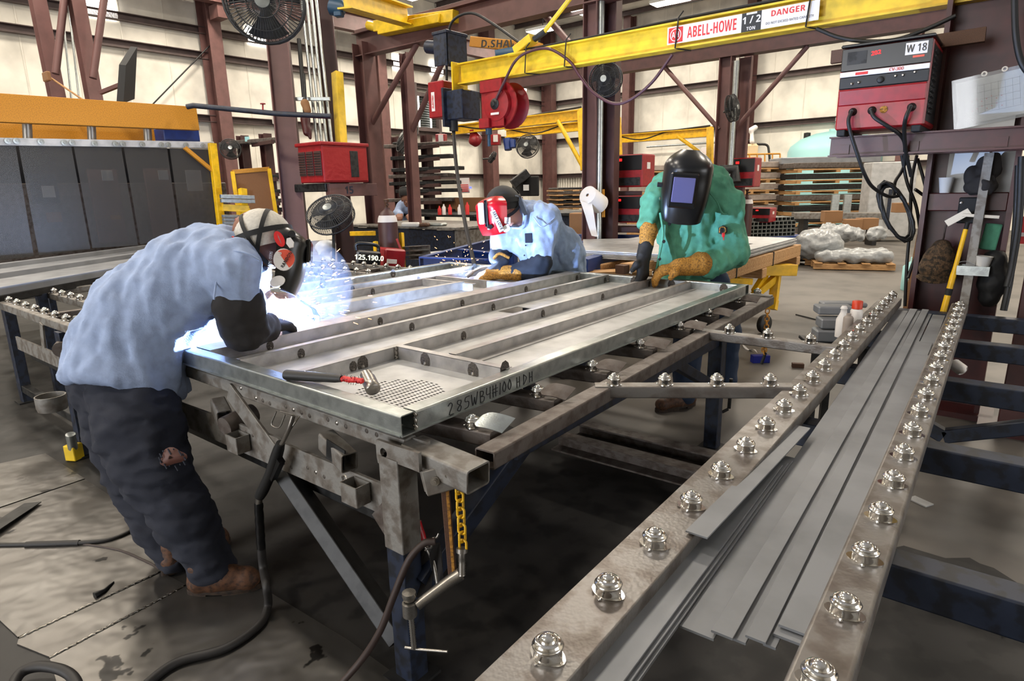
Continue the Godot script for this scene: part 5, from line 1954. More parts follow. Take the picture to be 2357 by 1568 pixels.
	O("eye_bolt", m, "bare_steel", t)
	t = T("tool_bundle", "bundle of dark straps and a red-handled tool hung inside the near leg", "tools", V(-1.371,.428,-1.233))
	m = mb()
	m.tube(MB.smooth([V(-1.419,.564,-1.236), V(-1.408,.536,-1.237), V(-1.391,.497,-1.238)], 4), [.017, .0165, .0165, .016, .016, .016, .015, .014, .013], 12)
	O("red_handle", m, "hood_red", t)
	m = mb()
	m.tube(MB.smooth([V(-1.391,.497,-1.238), V(-1.363,.468,-1.238), V(-1.347,.433,-1.24), V(-1.324,.377,-1.229)], 4), .008, 8)
	m.tube(MB.smooth([V(-1.323,.553,-1.244), V(-1.327,.54,-1.237), V(-1.337,.537,-1.228), V(-1.336,.51,-1.221), V(-1.358,.497,-1.225), V(-1.364,.489,-1.217)], 4), .004, 6)
	O("hook", m, "bare_steel", t)
	m = mb()
	m.sheet(func(u: float, v: float): return V(-1.385,.475,-1.25).lerp(V(-1.383,.322,-1.203), u) + V(.781,-.02,-.624) * (v - .5) * (.05 + .02 * u) + V(.611,.236,.756) * .012 * sin(u * 6.0 + v * 4.0), 10, 5, .004)
	m.sheet(func(u: float, v: float): return V(-1.35,.505,-1.247).lerp(V(-1.322,.384,-1.232), u) + V(.781,-.02,-.624) * (v - .5) * .035 + V(.611,.236,.756) * .010 * sin(u * 5.0 + v * 5.0), 10, 4, .004)
	m.sheet(func(u: float, v: float): return V(-1.402,.41,-1.242).lerp(V(-1.411,.27,-1.191), u) + V(.74,.171,-.651) * (v - .5) * .03 + V(.611,.236,.756) * .008 * sin(u * 7.0), 8, 3, .004)
	O("strap", m, "sleeve_black", t)
	# sparks and smoke
	var rng := RandomNumberGenerator.new()
	rng.seed = 7
	m = mb()
	var o1 := V(-2.92, .99, -1.78)
	for i in 150:
		var d := V(rng.randf_range(-.3, .75), rng.randf_range(.0, .55), rng.randf_range(-.75, .5)).normalized()
		var r := .06 + .42 * pow(rng.randf(), 1.6)
		var p := o1 + d * r - V(0, .25 * r * r, 0)
		if p.y < .94:
			p.y = .94 + rng.randf() * .02
		m.tube([p, p + (d + V(0, -.35, 0)) * rng.randf_range(.008, .032)], [.0017, .0009], 4)
	var o2 := V(-3.56, .96, -3.76)
	for i in 60:
		var d := V(rng.randf_range(-.7, .7), rng.randf_range(.1, .9), rng.randf_range(-.5, .7)).normalized()
		var p := o2 + d * (.03 + .34 * pow(rng.randf(), 1.7))
		m.tube([p, p + (d + V(0, -.3, 0)) * rng.randf_range(.008, .026)], [.002, .0012], 4)
	TM("weld_sparks", "glowing orange sparks flying off the two welds", "sparks", m, "spark", "", "stuff")
	var fog := FogVolume.new()
	fog.name = "welding_smoke"
	fog.shape = RenderingServer.FOG_VOLUME_SHAPE_ELLIPSOID
	fog.size = V(.42, .5, .42)
	var fm := FogMaterial.new()
	fm.density = .13
	fm.albedo = Color(.85, .9, 1.0)
	fm.edge_fade = .6
	fog.material = fm
	add_child(fog)
	fog.position = V(-3.02, 1.12, -2.0)
	tag(fog, "thin bluish smoke rising over the left weld", "smoke", "", "stuff")


func right_column() -> void:
	var m := mb()
	m.extr(V(-.30, 0, -5.38), V(-.30, 8.6, -5.38), MB.ib(.5, .36, .03, .02), V(-1, 0, 0))
	var col := TM("steel_column", "big maroon steel column behind the red welding set on the right", "column", m, "maroon")
	m = mb()
	m.box(V(-.30, .02, -5.38), V(.66, .04, .5))
	O("base_plate", m, "maroon", col)
	m = mb()
	m.extr(V(.14, 0, -5.1), V(.22, 8.6, -5.1), MB.rr(.17, .17, .01), V(-1, 0, 0))
	var p2 := TM("steel_post", "red post at the right edge beside the big maroon column", "post", m, "red_oxide_dark")
	m = mb()
	m.box(V(.16, .02, -5.05), V(.42, .04, .3))
	O("base_plate", m, "maroon", p2)
	# shelf arm
	var t := T("shelf_arm", "maroon steel shelf arm carrying the red welding set", "shelf", V(-.5, 1.79, -4.95))
	for z in [-4.86, -5.12]:
		m = mb()
		m.extr(V(-1.09, 1.855, z), V(.35, 1.855, z), MB.ch(.13, .06, .01))
		O("arm_channel", m, "maroon", t)
	for x in [-1.0, -.6, -.15]:
		m = mb()
		m.box(V(x, 1.835, -4.99), V(.06, .06, .24))
		O("cross_piece", m, "maroon", t)
	# welding power source
	t = T("welding_machine", "red and black welding power source marked W18 on the maroon shelf arm", "welding machine", V(-.76, 1.92, -5.0))
	var z0 := -4.72
	m = mb()
	m.box(V(-.79, 2.2, -5.0), V(.50, .50, .54), Basis(), .012)
	O("case", m, "red_paint", t)
	m = mb()
	for x in [-1.0, -.58]:
		O("skid", mb().box(V(x, 1.935, -5.0), V(.05, .04, .56), Basis(), .004), "black_matt", t)
	m = mb()
	m.box(V(-.79, 2.377, z0 - .0), V(.488, .135, .02), Basis(), .004)
	O("top_panel", m, "black_plastic", t)
	m = mb()
	m.box(V(-.79, 2.29, z0 + .002), V(.488, .03, .02), Basis(), .002)
	O("name_strip", m, "label_white", t)
	m = mb()
	m.box(V(-.79, 2.238, z0), V(.488, .07, .02), Basis(), .004)
	O("control_panel", m, "black_label", t)
	m = mb()
	m.box(V(-.79, 2.15, z0), V(.488, .10, .022), Basis(V(1, 0, 0), .16), .008)
	m.box(V(-.79, 2.03, z0 - .005), V(.488, .15, .015), Basis(), .006)
	O("front_cover", m, "red_paint", t)
	m = mb()
	m.box(V(-.79, 2.462, -5.0), V(.51, .02, .56), Basis(), .006)
	O("lid", m, "black_plastic", t)
	m = mb()
	m.box(V(-.545, 2.2, -5.0), V(.012, .44, .5))
	for i in 12:
		m.box(V(-.535, 2.03 + i * .032, -4.86), V(.012, .012, .16), Basis(V(0, 0, 1), .5))
	O("side_louver", m, "dark_steel", t)
	m = mb()
	m.box(V(-.945, 2.385, z0 + .012), V(.11, .075, .003))
	O("rating_plate", m, "dark_steel", t)
	m = mb()
	m.box(V(-.625, 2.397, z0 + .012), V(.115, .068, .003))
	O("number_tag", m, "label_white", t)
	words("lettering", "W 18", V(-.625, 2.397, z0 + .016), V(1, 0, 0), V(0, 0, 1), .042, "black_label", t, false, .8)
	words("lettering", "CV-300", V(-.72, 2.291, z0 + .014), V(1, 0, 0), V(0, 0, 1), .018, "label_red", t)
	words("display_digits", "202", V(-.84, 2.40, z0 + .012), V(1, .1, 0), V(0, 0, 1), .024, "led_red", t, true)
	m = mb()
	m.box(V(-.91, 2.289, z0 + .013), V(.07, .016, .002))
	O("maker_badge", m, "label_red", t)
	m = mb()
	m.box(V(-.61, 2.35, z0 + .012), V(.06, .012, .003))
	O("orange_label", m, "label_orange", t)
	for q in [[-.80, 2.238, .02], [-.96, 2.23, .008], [-.92, 2.235, .008], [-.72, 2.25, .007], [-.68, 2.25, .007], [-.62, 2.26, .007]]:
		m = mb()
		m.lathe(Transform3D(Basis(V(1, 0, 0), V(0, 0, 1), V(0, -1, 0)), V(q[0], q[1], z0 + .009)), [Vector2(q[2], 0), Vector2(q[2], .012), Vector2(q[2] * .7, .016), Vector2(0, .016)], 12)
		O("control_knob", m, "rubber" if q[2] > .01 else "bare_steel", t)
	for x in [-.94, -.83, -.615]:
		m = mb()
		m.lathe(Transform3D(Basis(V(1, 0, 0), V(0, 0, 1), V(0, -1, 0)), V(x, 2.06, z0)), [Vector2(.026, 0), Vector2(.024, .012), Vector2(.014, .02), Vector2(.012, .04), Vector2(0, .04)], 14)
		O("cable_socket", m, "rubber", t)
	m = mb()
	m.lathe(Transform3D(Basis(V(1, 0, 0), V(0, 0, 1), V(0, -1, 0)), V(-.765, 2.06, z0)), [Vector2(.022, 0), Vector2(.022, .008), Vector2(.012, .009), Vector2(.009, .013), Vector2(0, .013)], 14)
	O("brass_socket", m, "leather_gold", t)
	cable("weld_cable", "dark cable drooping from the left socket of the red welding set", "cable", [V(-.94, 2.06, -4.68), V(-.945, 1.98, -4.66), V(-.878,1.781,-4.698), V(-.834,1.657,-4.761), V(-.803,1.581,-4.895), V(-.733,1.519,-5.065), V(-.671,1.522,-5.182)], .0115, "rubber")
	cable("weld_cable", "dark cable slanting from the middle socket behind the shelf arm", "cable", [V(-.83, 2.06, -4.68), V(-.80, 2.01, -4.66), V(-.72, 1.95, -4.68), V(-.66, 1.9, -4.75), V(-.64, 1.84, -4.83), V(-.64, 1.72, -4.9)], .012, "rubber")
	cable("weld_cable", "dark cable dropping from the right socket of the red welding set", "cable", [V(-.615, 2.06, -4.68), V(-.63, 2.0, -4.66), V(-.64, 1.93, -4.72), V(-.63, 1.8, -4.83), V(-.60, 1.65, -4.95)], .012, "rubber")
	# coil of cable
	var pts := []
	for i in 70:
		var a := TAU * i / 15.0
		var f := 1.0 - .12 * sin(i * .9)
		pts.append(V(-.687,1.414,-5.135) + V(.781,-.02,-.624) * (cos(a) * .095 * f - sin(a) * .07) + V(-.132,.972,-.196) * (sin(a) * .19 * f) + V(.611,.236,.756) * (.02 * sin(i * .5)))
	TM("cable_coil", "tied coil of black cable hanging left of the maroon column", "cable", mb().tube(pts, .0105, 8), "rubber")
	var k := 0
	for q in [[V(-.717,1.804,-5.298), V(-.66,1.61,-5.284), V(-.586,1.429,-5.314), V(-.538,1.186,-5.317), V(-.561,1.037,-5.252), V(-.573,.947,-5.214)], [V(-.635,1.793,-5.388), V(-.639,1.609,-5.327), V(-.61,1.308,-5.297), V(-.594,1.068,-5.235), V(-.57,.743,-5.219)], [V(-.679,1.788,-5.324), V(-.701,1.685,-5.274), V(-.723,1.611,-5.207), V(-.711,1.508,-5.158)], [V(-.632,1.773,-5.424), V(-.582,1.637,-5.422), V(-.549,1.516,-5.411), V(-.613,1.561,-5.333)]]:
		cable("drop_cable", ["black cable swinging against the maroon column's left edge", "black cable hanging straight down to the floor left of the maroon column", "black cable joining the tied coil from above", "short black cable looped at the maroon column's top left"][k], "cable", q, .011, "rubber")
		k += 1
	m = mb()
	m.extr(V(-1.19, 2.475, -5.12), V(-.32, 2.49, -5.12), MB.rr(.05, .085, .004))
	TM("wood_board", "brown board wedged behind the top of the red welding set", "board", m, "wood_dark")
	cable("arc_hose", "dark hose drooping from the jib to the maroon column", "hose", [V(-1.351,2.717,-5.3), V(-1.194,2.632,-5.28), V(-1.017,2.575,-5.25), V(-.823,2.547,-5.2), V(-.654,2.584,-5.2), V(-.496,2.641,-5.2)], .014, "rubber")
	# things stuck on the column
	var wz := -5.36
	var sheetp := func(nm: String, label: String, c: Vector3, w: float, h: float, rot: float, mt: String):
		var mm := mb()
		var b := Basis(V(0, 0, 1), rot)
		mm.sheet(func(u: float, v: float): return c + b * V((u - .5) * w, (v - .5) * h, .006 * sin(u * 3.0 + v * 4.0)), 6, 4, .0015)
		return TM(nm, label, "paper", mm, mt)
	var pap = sheetp.call("work_drawing", "plastic-sleeved work drawing clipped askew on the maroon column", V(-.245, 2.12, -5.17), .36, .27, .16, "paper")
	var lp := mb()
	for i in 9:
		lp.box(V(-.245, 2.12, -5.162) + Basis(V(0, 0, 1), .16) * V(-.14 + i * .035, .01, 0), V(.0012, .17, .001), Basis(V(0, 0, 1), .16))
	for i in 5:
		lp.box(V(-.245, 2.12, -5.162) + Basis(V(0, 0, 1), .16) * V(0, -.08 + i * .042, 0), V(.29, .0012, .001), Basis(V(0, 0, 1), .16))
	O("printed_lines", lp, "dark_steel", pap)
	lp = mb()
	for i in 14:
		lp.box(V(-.245, 2.12, -5.161) + Basis(V(0, 0, 1), .16) * V(-.1 + .025 * (i % 7), -.06 + .05 * (i / 7) + .01 * (i % 3), 0), V(.005, .005, .001))
	O("red_marks", lp, "label_red", pap)
	lp = mb()
	lp.sheet(func(u: float, v: float): return V(-.245, 2.12, -5.155) + Basis(V(0, 0, 1), .16) * V((u - .5) * .40, (v - .5) * .31, .004 * sin(u * 5.0)), 6, 4, .001)
	O("plastic_sleeve", lp, "clear_film", pap)
	for x in [-.30, -.2]:
		lp = mb()
		lp.lathe(Transform3D(Basis(V(1, 0, 0), V(0, 0, 1), V(0, -1, 0)), V(x, 2.265 + (x + .3) * .16, -5.16)), [Vector2(.008, 0), Vector2(.016, 0), Vector2(.016, .008), Vector2(.008, .008), Vector2(.008, 0)], 14)
		O("bulldog_clip", lp, "bare_steel", pap)
	sheetp.call("paper_note", "white paper under the clipped work drawing", V(-.26, 2.02, -5.19), .30, .18, .0, "paper")
	sheetp.call("paper_note", "white paper left under the shelf arm on the maroon column", V(-.33, 1.66, wz + .005), .22, .27, .0, "paper")
	sheetp.call("paper_note", "white paper right under the shelf arm on the maroon column", V(-.13, 1.66, wz + .005), .15, .27, .0, "paper")
	m = mb()
	m.box(V(-.3, 1.475, -5.30), V(.44, .12, .10), Basis(), .006)
	TM("red_ledge", "maroon ledge across the column under the papers", "ledge", m, "maroon")
	t = T("foam_cup", "grey cup standing on the left end of the maroon ledge", "cup", V(-.43, 1.535, -5.27))
	m = mb()
	m.lathe(Transform3D(Basis(), V(-.43, 1.535, -5.27)), [Vector2(0, 0), Vector2(.03, 0), Vector2(.045, .10), Vector2(.047, .102), Vector2(.043, .10), Vector2(.028, .006), Vector2(0, .006)], 18)
	O("cup_body", m, "foam_cup", t)
	m = mb()
	m.box(V(-.29, 1.42, -5.24), V(.10, .17, .04), Basis(), .006)
	var mag := TM("magnet_block", "black magnet block with two bolts on the maroon column", "magnet", m, "black_matt")
	for y in [1.47, 1.39]:
		m = mb()
		m.lathe(Transform3D(Basis(V(1, 0, 0), V(0, 0, 1), V(0, -1, 0)), V(-.325, y, -5.22)), [Vector2(.010, 0), Vector2(.008, .008), Vector2(0, .01)], 10)
		O("bolt", m, "bare_steel", mag)
	m = mb()
	m.extr(V(-.211,1.776,-5.18), V(-.22,.745,-5.05), MB.ch(.11, .05, .006), V(0, 0, 1))
	TM("steel_channel", "pale grey steel channel leaning against the maroon column", "channel", m, "table_steel")
	m = mb()
	m.extr(V(-.385,1.337,-5.12), V(-.268,1.42,-5.12), MB.rr(.045, .006, .001), V(0, 0, 1))
	m.extr(V(-.304,1.395,-5.11), V(-.109,1.383,-5.11), MB.rr(.02, .006, .001), V(0, 0, 1))
	TM("flat_hook", "flat steel strip hook where the camouflage cap hangs", "hook", m, "bare_steel")
	t = T("camo_cap", "camouflage cap hanging on the maroon column by its strap", "cap", V(-.402,1.087,-5.15))
	var cc := V(-.406,1.095,-5.18)
	m = mb().blob([[cc + V(0, -.05, .02), cc + V(.01, .02, .02), .11, .085], [cc + V(.01, .02, .02), cc + V(.01, .09, .015), .085, .045]], .010, 70.0, .006, 14.0)
	O("crown", m, "camo", t)
	m = mb()
	m.sheet(func(u: float, v: float):
		var a := (u - .5) * 2.4
		return cc + V(sin(a) * (.10 + .02 * v), -.10 - cos(a) * .055 * v, .04 + .10 * cos(a) - .02 * v), 14, 4, .004)
	O("brim", m, "camo", t)
	m = mb()
	m.tube(MB.smooth([V(-.384,1.329,-5.11), V(-.387,1.28,-5.11), V(-.389,1.241,-5.13), V(-.394,1.229,-5.14)], 4), .006, 6)
	O("strap", m, "hose_brown", t)
	t = T("pry_bar", "yellow handled bar with black bands leaning on the maroon column", "bar", V(-.324,.769,-5.02))
	var b0 := V(-.271,1.306,-5.06)
	var b1 := V(-.324,.755,-4.98)
	m = mb()
	m.tube([b0, b0.lerp(b1, .45), b0.lerp(b1, .55), b1], [.014, .014, .018, .019], 12)
	O("shaft", m, "yellow_new", t)
	for f in [[-.08, .0], [.70, .78]]:
		m = mb()
		m.tube([b0.lerp(b1, f[0]), b0.lerp(b1, f[1])], .0205 if f[0] > 0.0 else .013, 12)
		O("black_band", m, "black_matt", t)
	t = T("tray", "small steel tray holding a white cup and paper on the maroon column", "tray", V(-.18,1.026,-5.08))
	m = mb()
	var tc := V(-.2,1.044,-5.06)
	m.box(tc + V(0, -.025, 0), V(.17, .006, .10))
	for s in [-1, 1]:
		m.box(tc + V(.085 * s, 0, 0), V(.004, .06, .10))
		m.box(tc + V(0, 0, .05 * s), V(.17, .06, .004))
	O("tray_body", m, "galvanised", t)
	m = mb()
	m.lathe(Transform3D(Basis(V(0, 0, 1), -.08), tc + V(.04, -.018, .0)), [Vector2(0, 0), Vector2(.03, 0), Vector2(.046, .11), Vector2(.048, .112), Vector2(.044, .11), Vector2(.028, .006), Vector2(0, .006)], 18)
	TM("foam_cup", "white cup tilted in the small steel tray", "cup", m, "foam_cup")
	m = mb()
	m.sheet(func(u: float, v: float): return tc + V(-.10 + u * .14, .03 + .02 * sin(u * 4.0) + .01 * v, -.03 + v * .07), 8, 4, .001)
	TM("paper_scrap", "crumpled white paper beside the cup in the tray", "paper", m, "paper")
	m = mb().blob([[V(-.097,1.103,-5.15), V(-.09,.961,-5.15), .07, .075], [V(-.09,.961,-5.15), V(-.099,.86,-5.14), .075, .06]], .012, 60.0, .012, 12.0)
	TM("work_gloves", "bunch of black work gloves hanging right of the tray", "gloves", m, "black_matt")
	m = mb().blob([[V(-.241,1.724,-5.2), V(-.209,1.587,-5.16), .025, .05], [V(-.209,1.587,-5.16), V(-.192,1.567,-5.14), .05, .045], [V(-.295,1.657,-5.2), V(-.272,1.574,-5.18), .045, .05], [V(-.193,1.749,-5.2), V(-.173,1.681,-5.2), .04, .04]], .010, 60.0, .012, 14.0)
	TM("hung_gear", "dark face shield and gloves hung over the grey channel", "gear", m, "sleeve_black")
	m = mb()
	m.box(V(-.14,1.252,-5.2), V(.09, .17, .03), Basis(V(0, 0, 1), -.1), .006)
	TM("green_pouch", "green pouch on the maroon column right of the grey channel", "pouch", m, "jacket_green")
	t = T("fire_extinguisher_sign", "red and white sign at the right edge behind the post", "sign", V(.019,1.257,-5.4))
	m = mb()
	m.box(V(.015,1.283,-5.45), V(.08, .18, .01))
	O("sign_board", m, "label_red", t)
	m = mb()
	m.box(V(.019,1.255,-5.44), V(.05, .025, .006))
	O("white_arrow", m, "label_white", t)
	k = 0
	for q in [[V(-.053,1.7,-5.02), V(-.019,1.335,-5.02), V(-.004,1.014,-5), V(-.009,.808,-4.98)], [V(-.045,1.75,-5), V(-.009,1.389,-5), V(-.004,1.096,-5), V(-.012,.961,-4.98)]]:
		cable("drop_hose", ["thick black hose down the right side of the maroon column", "second black hose beside the red post at the right edge"][k], "hose", q, .02, "rubber")
		k += 1
	cable("top_hose", "dark hose arcing at the top right corner by the red post", "hose", [V(-.202,2.662,-5), V(-.167,2.446,-5), V(-.123,2.297,-5), V(-.067,2.206,-5)], .018, "rubber")
	m = mb()
	m.box(V(-.554,.859,-5.55), V(.10, .75, .09), Basis(V(0, 0, 1), -.05), .002)
	TM("tall_carton", "tall brown carton standing behind the maroon column", "carton", m, "card")


func jib_crane() -> void:
	var zj := -5.35
	var t := T("jib_crane", "yellow half ton jib crane across the top of the picture", "crane", V(-2.6, 2.74, zj))
	var m := mb()
	m.extr(V(-4.95, 2.84, zj), V(-.12, 2.84, zj), MB.ib(.21, .13, .014, .01))
	O("beam", m, "yellow", t)
	m = mb()
	m.box(V(-4.98, 2.79, zj), V(.02, .34, .24), Basis(), .004)
	m.box(V(-4.9, 2.66, zj + .06), V(.16, .02, .1))
	O("end_plate", m, "yellow", t)
	# sign panels riveted on the web
	var zs := zj + .068
	for q in [[-2.52, -1.90, "label_white"], [-1.90, -1.75, "black_label"], [-1.75, -1.34, "label_white"]]:
		m = mb()
		m.box(V((q[0] + q[1]) / 2, 2.84, zs), V(q[1] - q[0], .135, .004))
		O("sign_panel", m, q[2], t)
	m = mb()
	m.box(V(-2.445, 2.84, zs + .003), V(.125, .115, .003), Basis(), .001)
	O("logo_block", m, "label_red", t)
	m = mb()
	m.lathe(Transform3D(Basis(V(1, 0, 0), V(0, 0, 1), V(0, -1, 0)), V(-2.445, 2.84, zs + .004)), [Vector2(.043, 0), Vector2(.050, 0), Vector2(.050, .002), Vector2(.043, .002), Vector2(.043, 0)], 24)
	O("logo_ring", m, "label_white", t)
	var zz := zs + .006
	words("lettering", "AH", V(-2.445, 2.84, zz), V(1, 0, 0), V(0, 0, 1), .045, "label_white", t, true, .8)
	words("lettering", "ABELL-HOWE", V(-2.14, 2.84, zz - .004), V(1, 0, 0), V(0, 0, 1), .082, "label_red", t, true, .575)
	words("lettering", "1 / 2", V(-1.825, 2.853, zz - .004), V(1, 0, 0), V(0, 0, 1), .05, "label_white", t, true)
	words("lettering", "TON", V(-1.825, 2.793, zz - .004), V(1, 0, 0), V(0, 0, 1), .024, "label_white", t, true)
	m = mb()
	m.box(V(-1.825, 2.899, zz - .003), V(.08, .014, .002))
	O("serial_tag", m, "label_white", t)
	words("lettering", "DANGER", V(-1.56, 2.87, zz - .004), V(1, 0, 0), V(0, 0, 1), .04, "label_red", t, true, 1.1)
	words("lettering", "DO NOT EXCEED RATED CAPACITY", V(-1.545, 2.806, zz - .004), V(1, 0, 0), V(0, 0, 1), .0165, "black_label", t, false, .98)
	# hose clips round the beam
	for x in [-4.02, -3.55, -2.44, -1.42]:
		m = mb()
		var y0 := 2.725
		m.tube([V(x + .08, y0, zj - .05), V(x + .03, y0, zj + .085), V(x, y0 + .01, zj + .085), V(x + .02, 2.965, zj + .085), V(x + .04, 3.02, zj + .04)], .006, 6)
		O("hose_clip", m, "dark_steel", t)
	# trolley clamp and tie rod
	m = mb()
	m.extr(V(-4.179,2.967,-5.35), V(-3.971,3.057,-5.35), MB.rr(.12, .08, .01))
	m.box(V(-4.152,2.935,-5.35), V(.22, .03, .12), Basis(), .005)
	O("rod_clamp", m, "yellow", t)
	m = mb()
	m.tube([V(-3.96,3.047,-5.35), V(-3.829,3.097,-5.35)], .03, 10)
	O("turnbuckle", m, "dark_steel", t)
	m = mb()
	m.tube([V(-3.844,3.092,-5.35), V(-3.0, 3.72, zj + .05), V(-.3, 5.2, zj + .05)], .022, 10)
	O("tie_rod", m, "yellow", t)
	m = mb()
	m.tube(MB.smooth([V(-4.2, 2.97, zj), V(-3.4, 2.96, zj + .02), V(-2.4, 2.975, zj), V(-1.4, 2.97, zj + .02), V(-.4, 2.98, zj)], 4), .012, 6)
	O("supply_hose", m, "black_matt", t)
	# red hose running from the reel along the jib
	cable("air_hose", "dark red hose looping from the hose reel under the jib", "hose", [V(-4.368,2.523,-5.23), V(-4.259,2.669,-5.23), V(-4.123,2.848,-5.24), V(-3.975,2.918,-5.26), V(-3.737,2.917,-5.27), V(-3.506,2.78,-5.28), V(-3.391,2.634,-5.29), V(-3.254,2.48,-5.3), V(-3.045,2.362,-5.3), V(-2.869,2.374,-5.3), V(-2.661,2.496,-5.3), V(-2.477,2.698,-5.3)], .014, "hose_red")
	# hose reel
	t = T("hose_reel", "large red hose reel hanging under the left end of the jib", "reel", V(-4.42, 2.28, zj))
	m = mb()
	m.box(V(-4.45, 2.66, zj + .04), V(.30, .12, .14), Basis(), .006)
	m.box(V(-4.45, 2.48, zj + .08), V(.30, .44, .012), Basis(), .004)
	m.box(V(-4.54, 2.30, zj + .08), V(.14, .1, .1), Basis(), .006)
	O("bracket", m, "red_paint", t)
	m = mb()
	var rb := Basis(V(1, 0, 0), V(.12, 0, 1), V(0, -1, 0)).orthonormalized()
	m.lathe(Transform3D(rb, V(-4.40, 2.48, zj - .18)), [Vector2(0, 0), Vector2(.23, 0), Vector2(.235, .012), Vector2(.20, .03), Vector2(.13, .05), Vector2(.13, .17), Vector2(.20, .19), Vector2(.235, .208), Vector2(.23, .22), Vector2(.17, .22), Vector2(.165, .27), Vector2(.06, .285), Vector2(0, .285)], 32)
	O("drum", m, "red_paint", t)
	m = mb()
	m.lathe(Transform3D(rb, V(-4.40, 2.48, zj + .10)), [Vector2(.055, 0), Vector2(.055, .012), Vector2(.03, .02), Vector2(.022, .04), Vector2(0, .042)], 18)
	O("hub", m, "dark_steel", t)
	m = mb()
	m.box(V(-4.40, 2.385, zj + .108), V(.11, .022, .004))
	O("maker_label", m, "label_white", t)
	m = mb()
	m.tube([V(-4.53, 2.27, zj + .06), V(-4.53, 2.19, zj + .06)], .035, 10)
	m.tube([V(-4.53, 2.19, zj + .06), V(-4.53, 2.07, zj + .06)], .018, 8)
	O("hose_end", m, "motor_blue", t)
	# dark lift plates at the jib end
	t = T("lift_head", "dark blue-grey lift plates bolted to the left end of the jib", "hoist", V(-5.05, 2.4, zj))
	m = mb()
	m.box(V(-5.02, 3.1, zj), V(.04, .36, .32), Basis(), .004)
	m.box(V(-5.1, 3.1, zj + .15), V(.2, .34, .02), Basis(), .004)
	m.box(V(-5.1, 3.26, zj), V(.22, .03, .34), Basis(), .004)
	O("upper_box", m, "bar_blue", t)
	m = mb()
	m.box(V(-4.95, 2.52, zj), V(.26, .30, .3), Basis(), .008)
	m.box(V(-5.06, 2.5, zj + .1), V(.03, .4, .2), Basis(), .004)
	O("lower_box", m, "bar_blue", t)
	m = mb()
	m.tube([V(-5.394,3.175,-5.3), V(-5.095,3.115,-5.3)], .07, 14)
	O("roller", m, "bar_blue", t)
	m = mb()
	m.tube(MB.smooth([V(-5.187,2.421,-5.35), V(-5.167,2.964,-5.35), V(-5.136,3.246,-5.35), V(-5.029,3.401,-5.35), V(-4.776,3.421,-5.35), V(-4.512,3.286,-5.35), V(-4.15,3.044,-5.35)], 7), .014, 8)
	O("feed_hose", m, "rubber", t)
	# red wire feeder
	t = T("wire_feeder", "red wire feeder box hanging left of the dark lift plates", "feeder", V(-5.22, 2.42, zj))
	m = mb()
	m.box(V(-5.22, 2.60, zj + .03), V(.24, .38, .22), Basis(), .01)
	O("case", m, "red_paint", t)
	m = mb()
	m.box(V(-5.26, 2.58, zj + .142), V(.05, .20, .004))
	O("maker_label", m, "label_white", t)
	words("lettering", "ELECTRIC", V(-5.26, 2.58, zj + .148), V(0, 1, 0), V(0, 0, 1), .022, "label_red", t, true)
	m = mb()
	m.tube([V(-5.05, 2.42, zj + .05), V(-5.05, 2.26, zj + .05)], .05, 10)
	O("socket", m, "rubber", t)
	cable("gun_cable", "grey-blue torch cable hanging from the wire feeder to the red-hooded welder", "cable", [V(-5.104,2.345,-5.35), V(-4.899,1.98,-5.149), V(-4.671,1.612,-4.954), V(-4.365,1.27,-4.698), V(-4.087,1.063,-4.461), V(-3.772,.959,-4.155)], .02, "cable_grey")


# a box between two corners, as a thing of its own or as a part
func bb(nm: String, a: Vector3, b: Vector3, mt: String, par: Node3D = null, r := .01) -> MeshInstance3D:
	return O(nm, mb().box((a + b) / 2, (b - a).abs(), Basis(), r), mt, par)


# flat piece with thickness from an outline of points
func slab(pts: Array, t: float) -> MB:
	var m := mb()
	var n: Vector3 = (pts[1] - pts[0]).cross(pts[2] - pts[0]).normalized()
	var q := []
	var c := Vector3.ZERO
	for p in pts:
		q.append(p + n * t)
		c += p / pts.size()
	m.face(pts, -n)
	m.face(q, n)
	for i in pts.size():
		var j := (i + 1) % pts.size()
		m.face([pts[i], pts[j], q[j], q[i]], (pts[i] + pts[j]) / 2 - c)
	return m


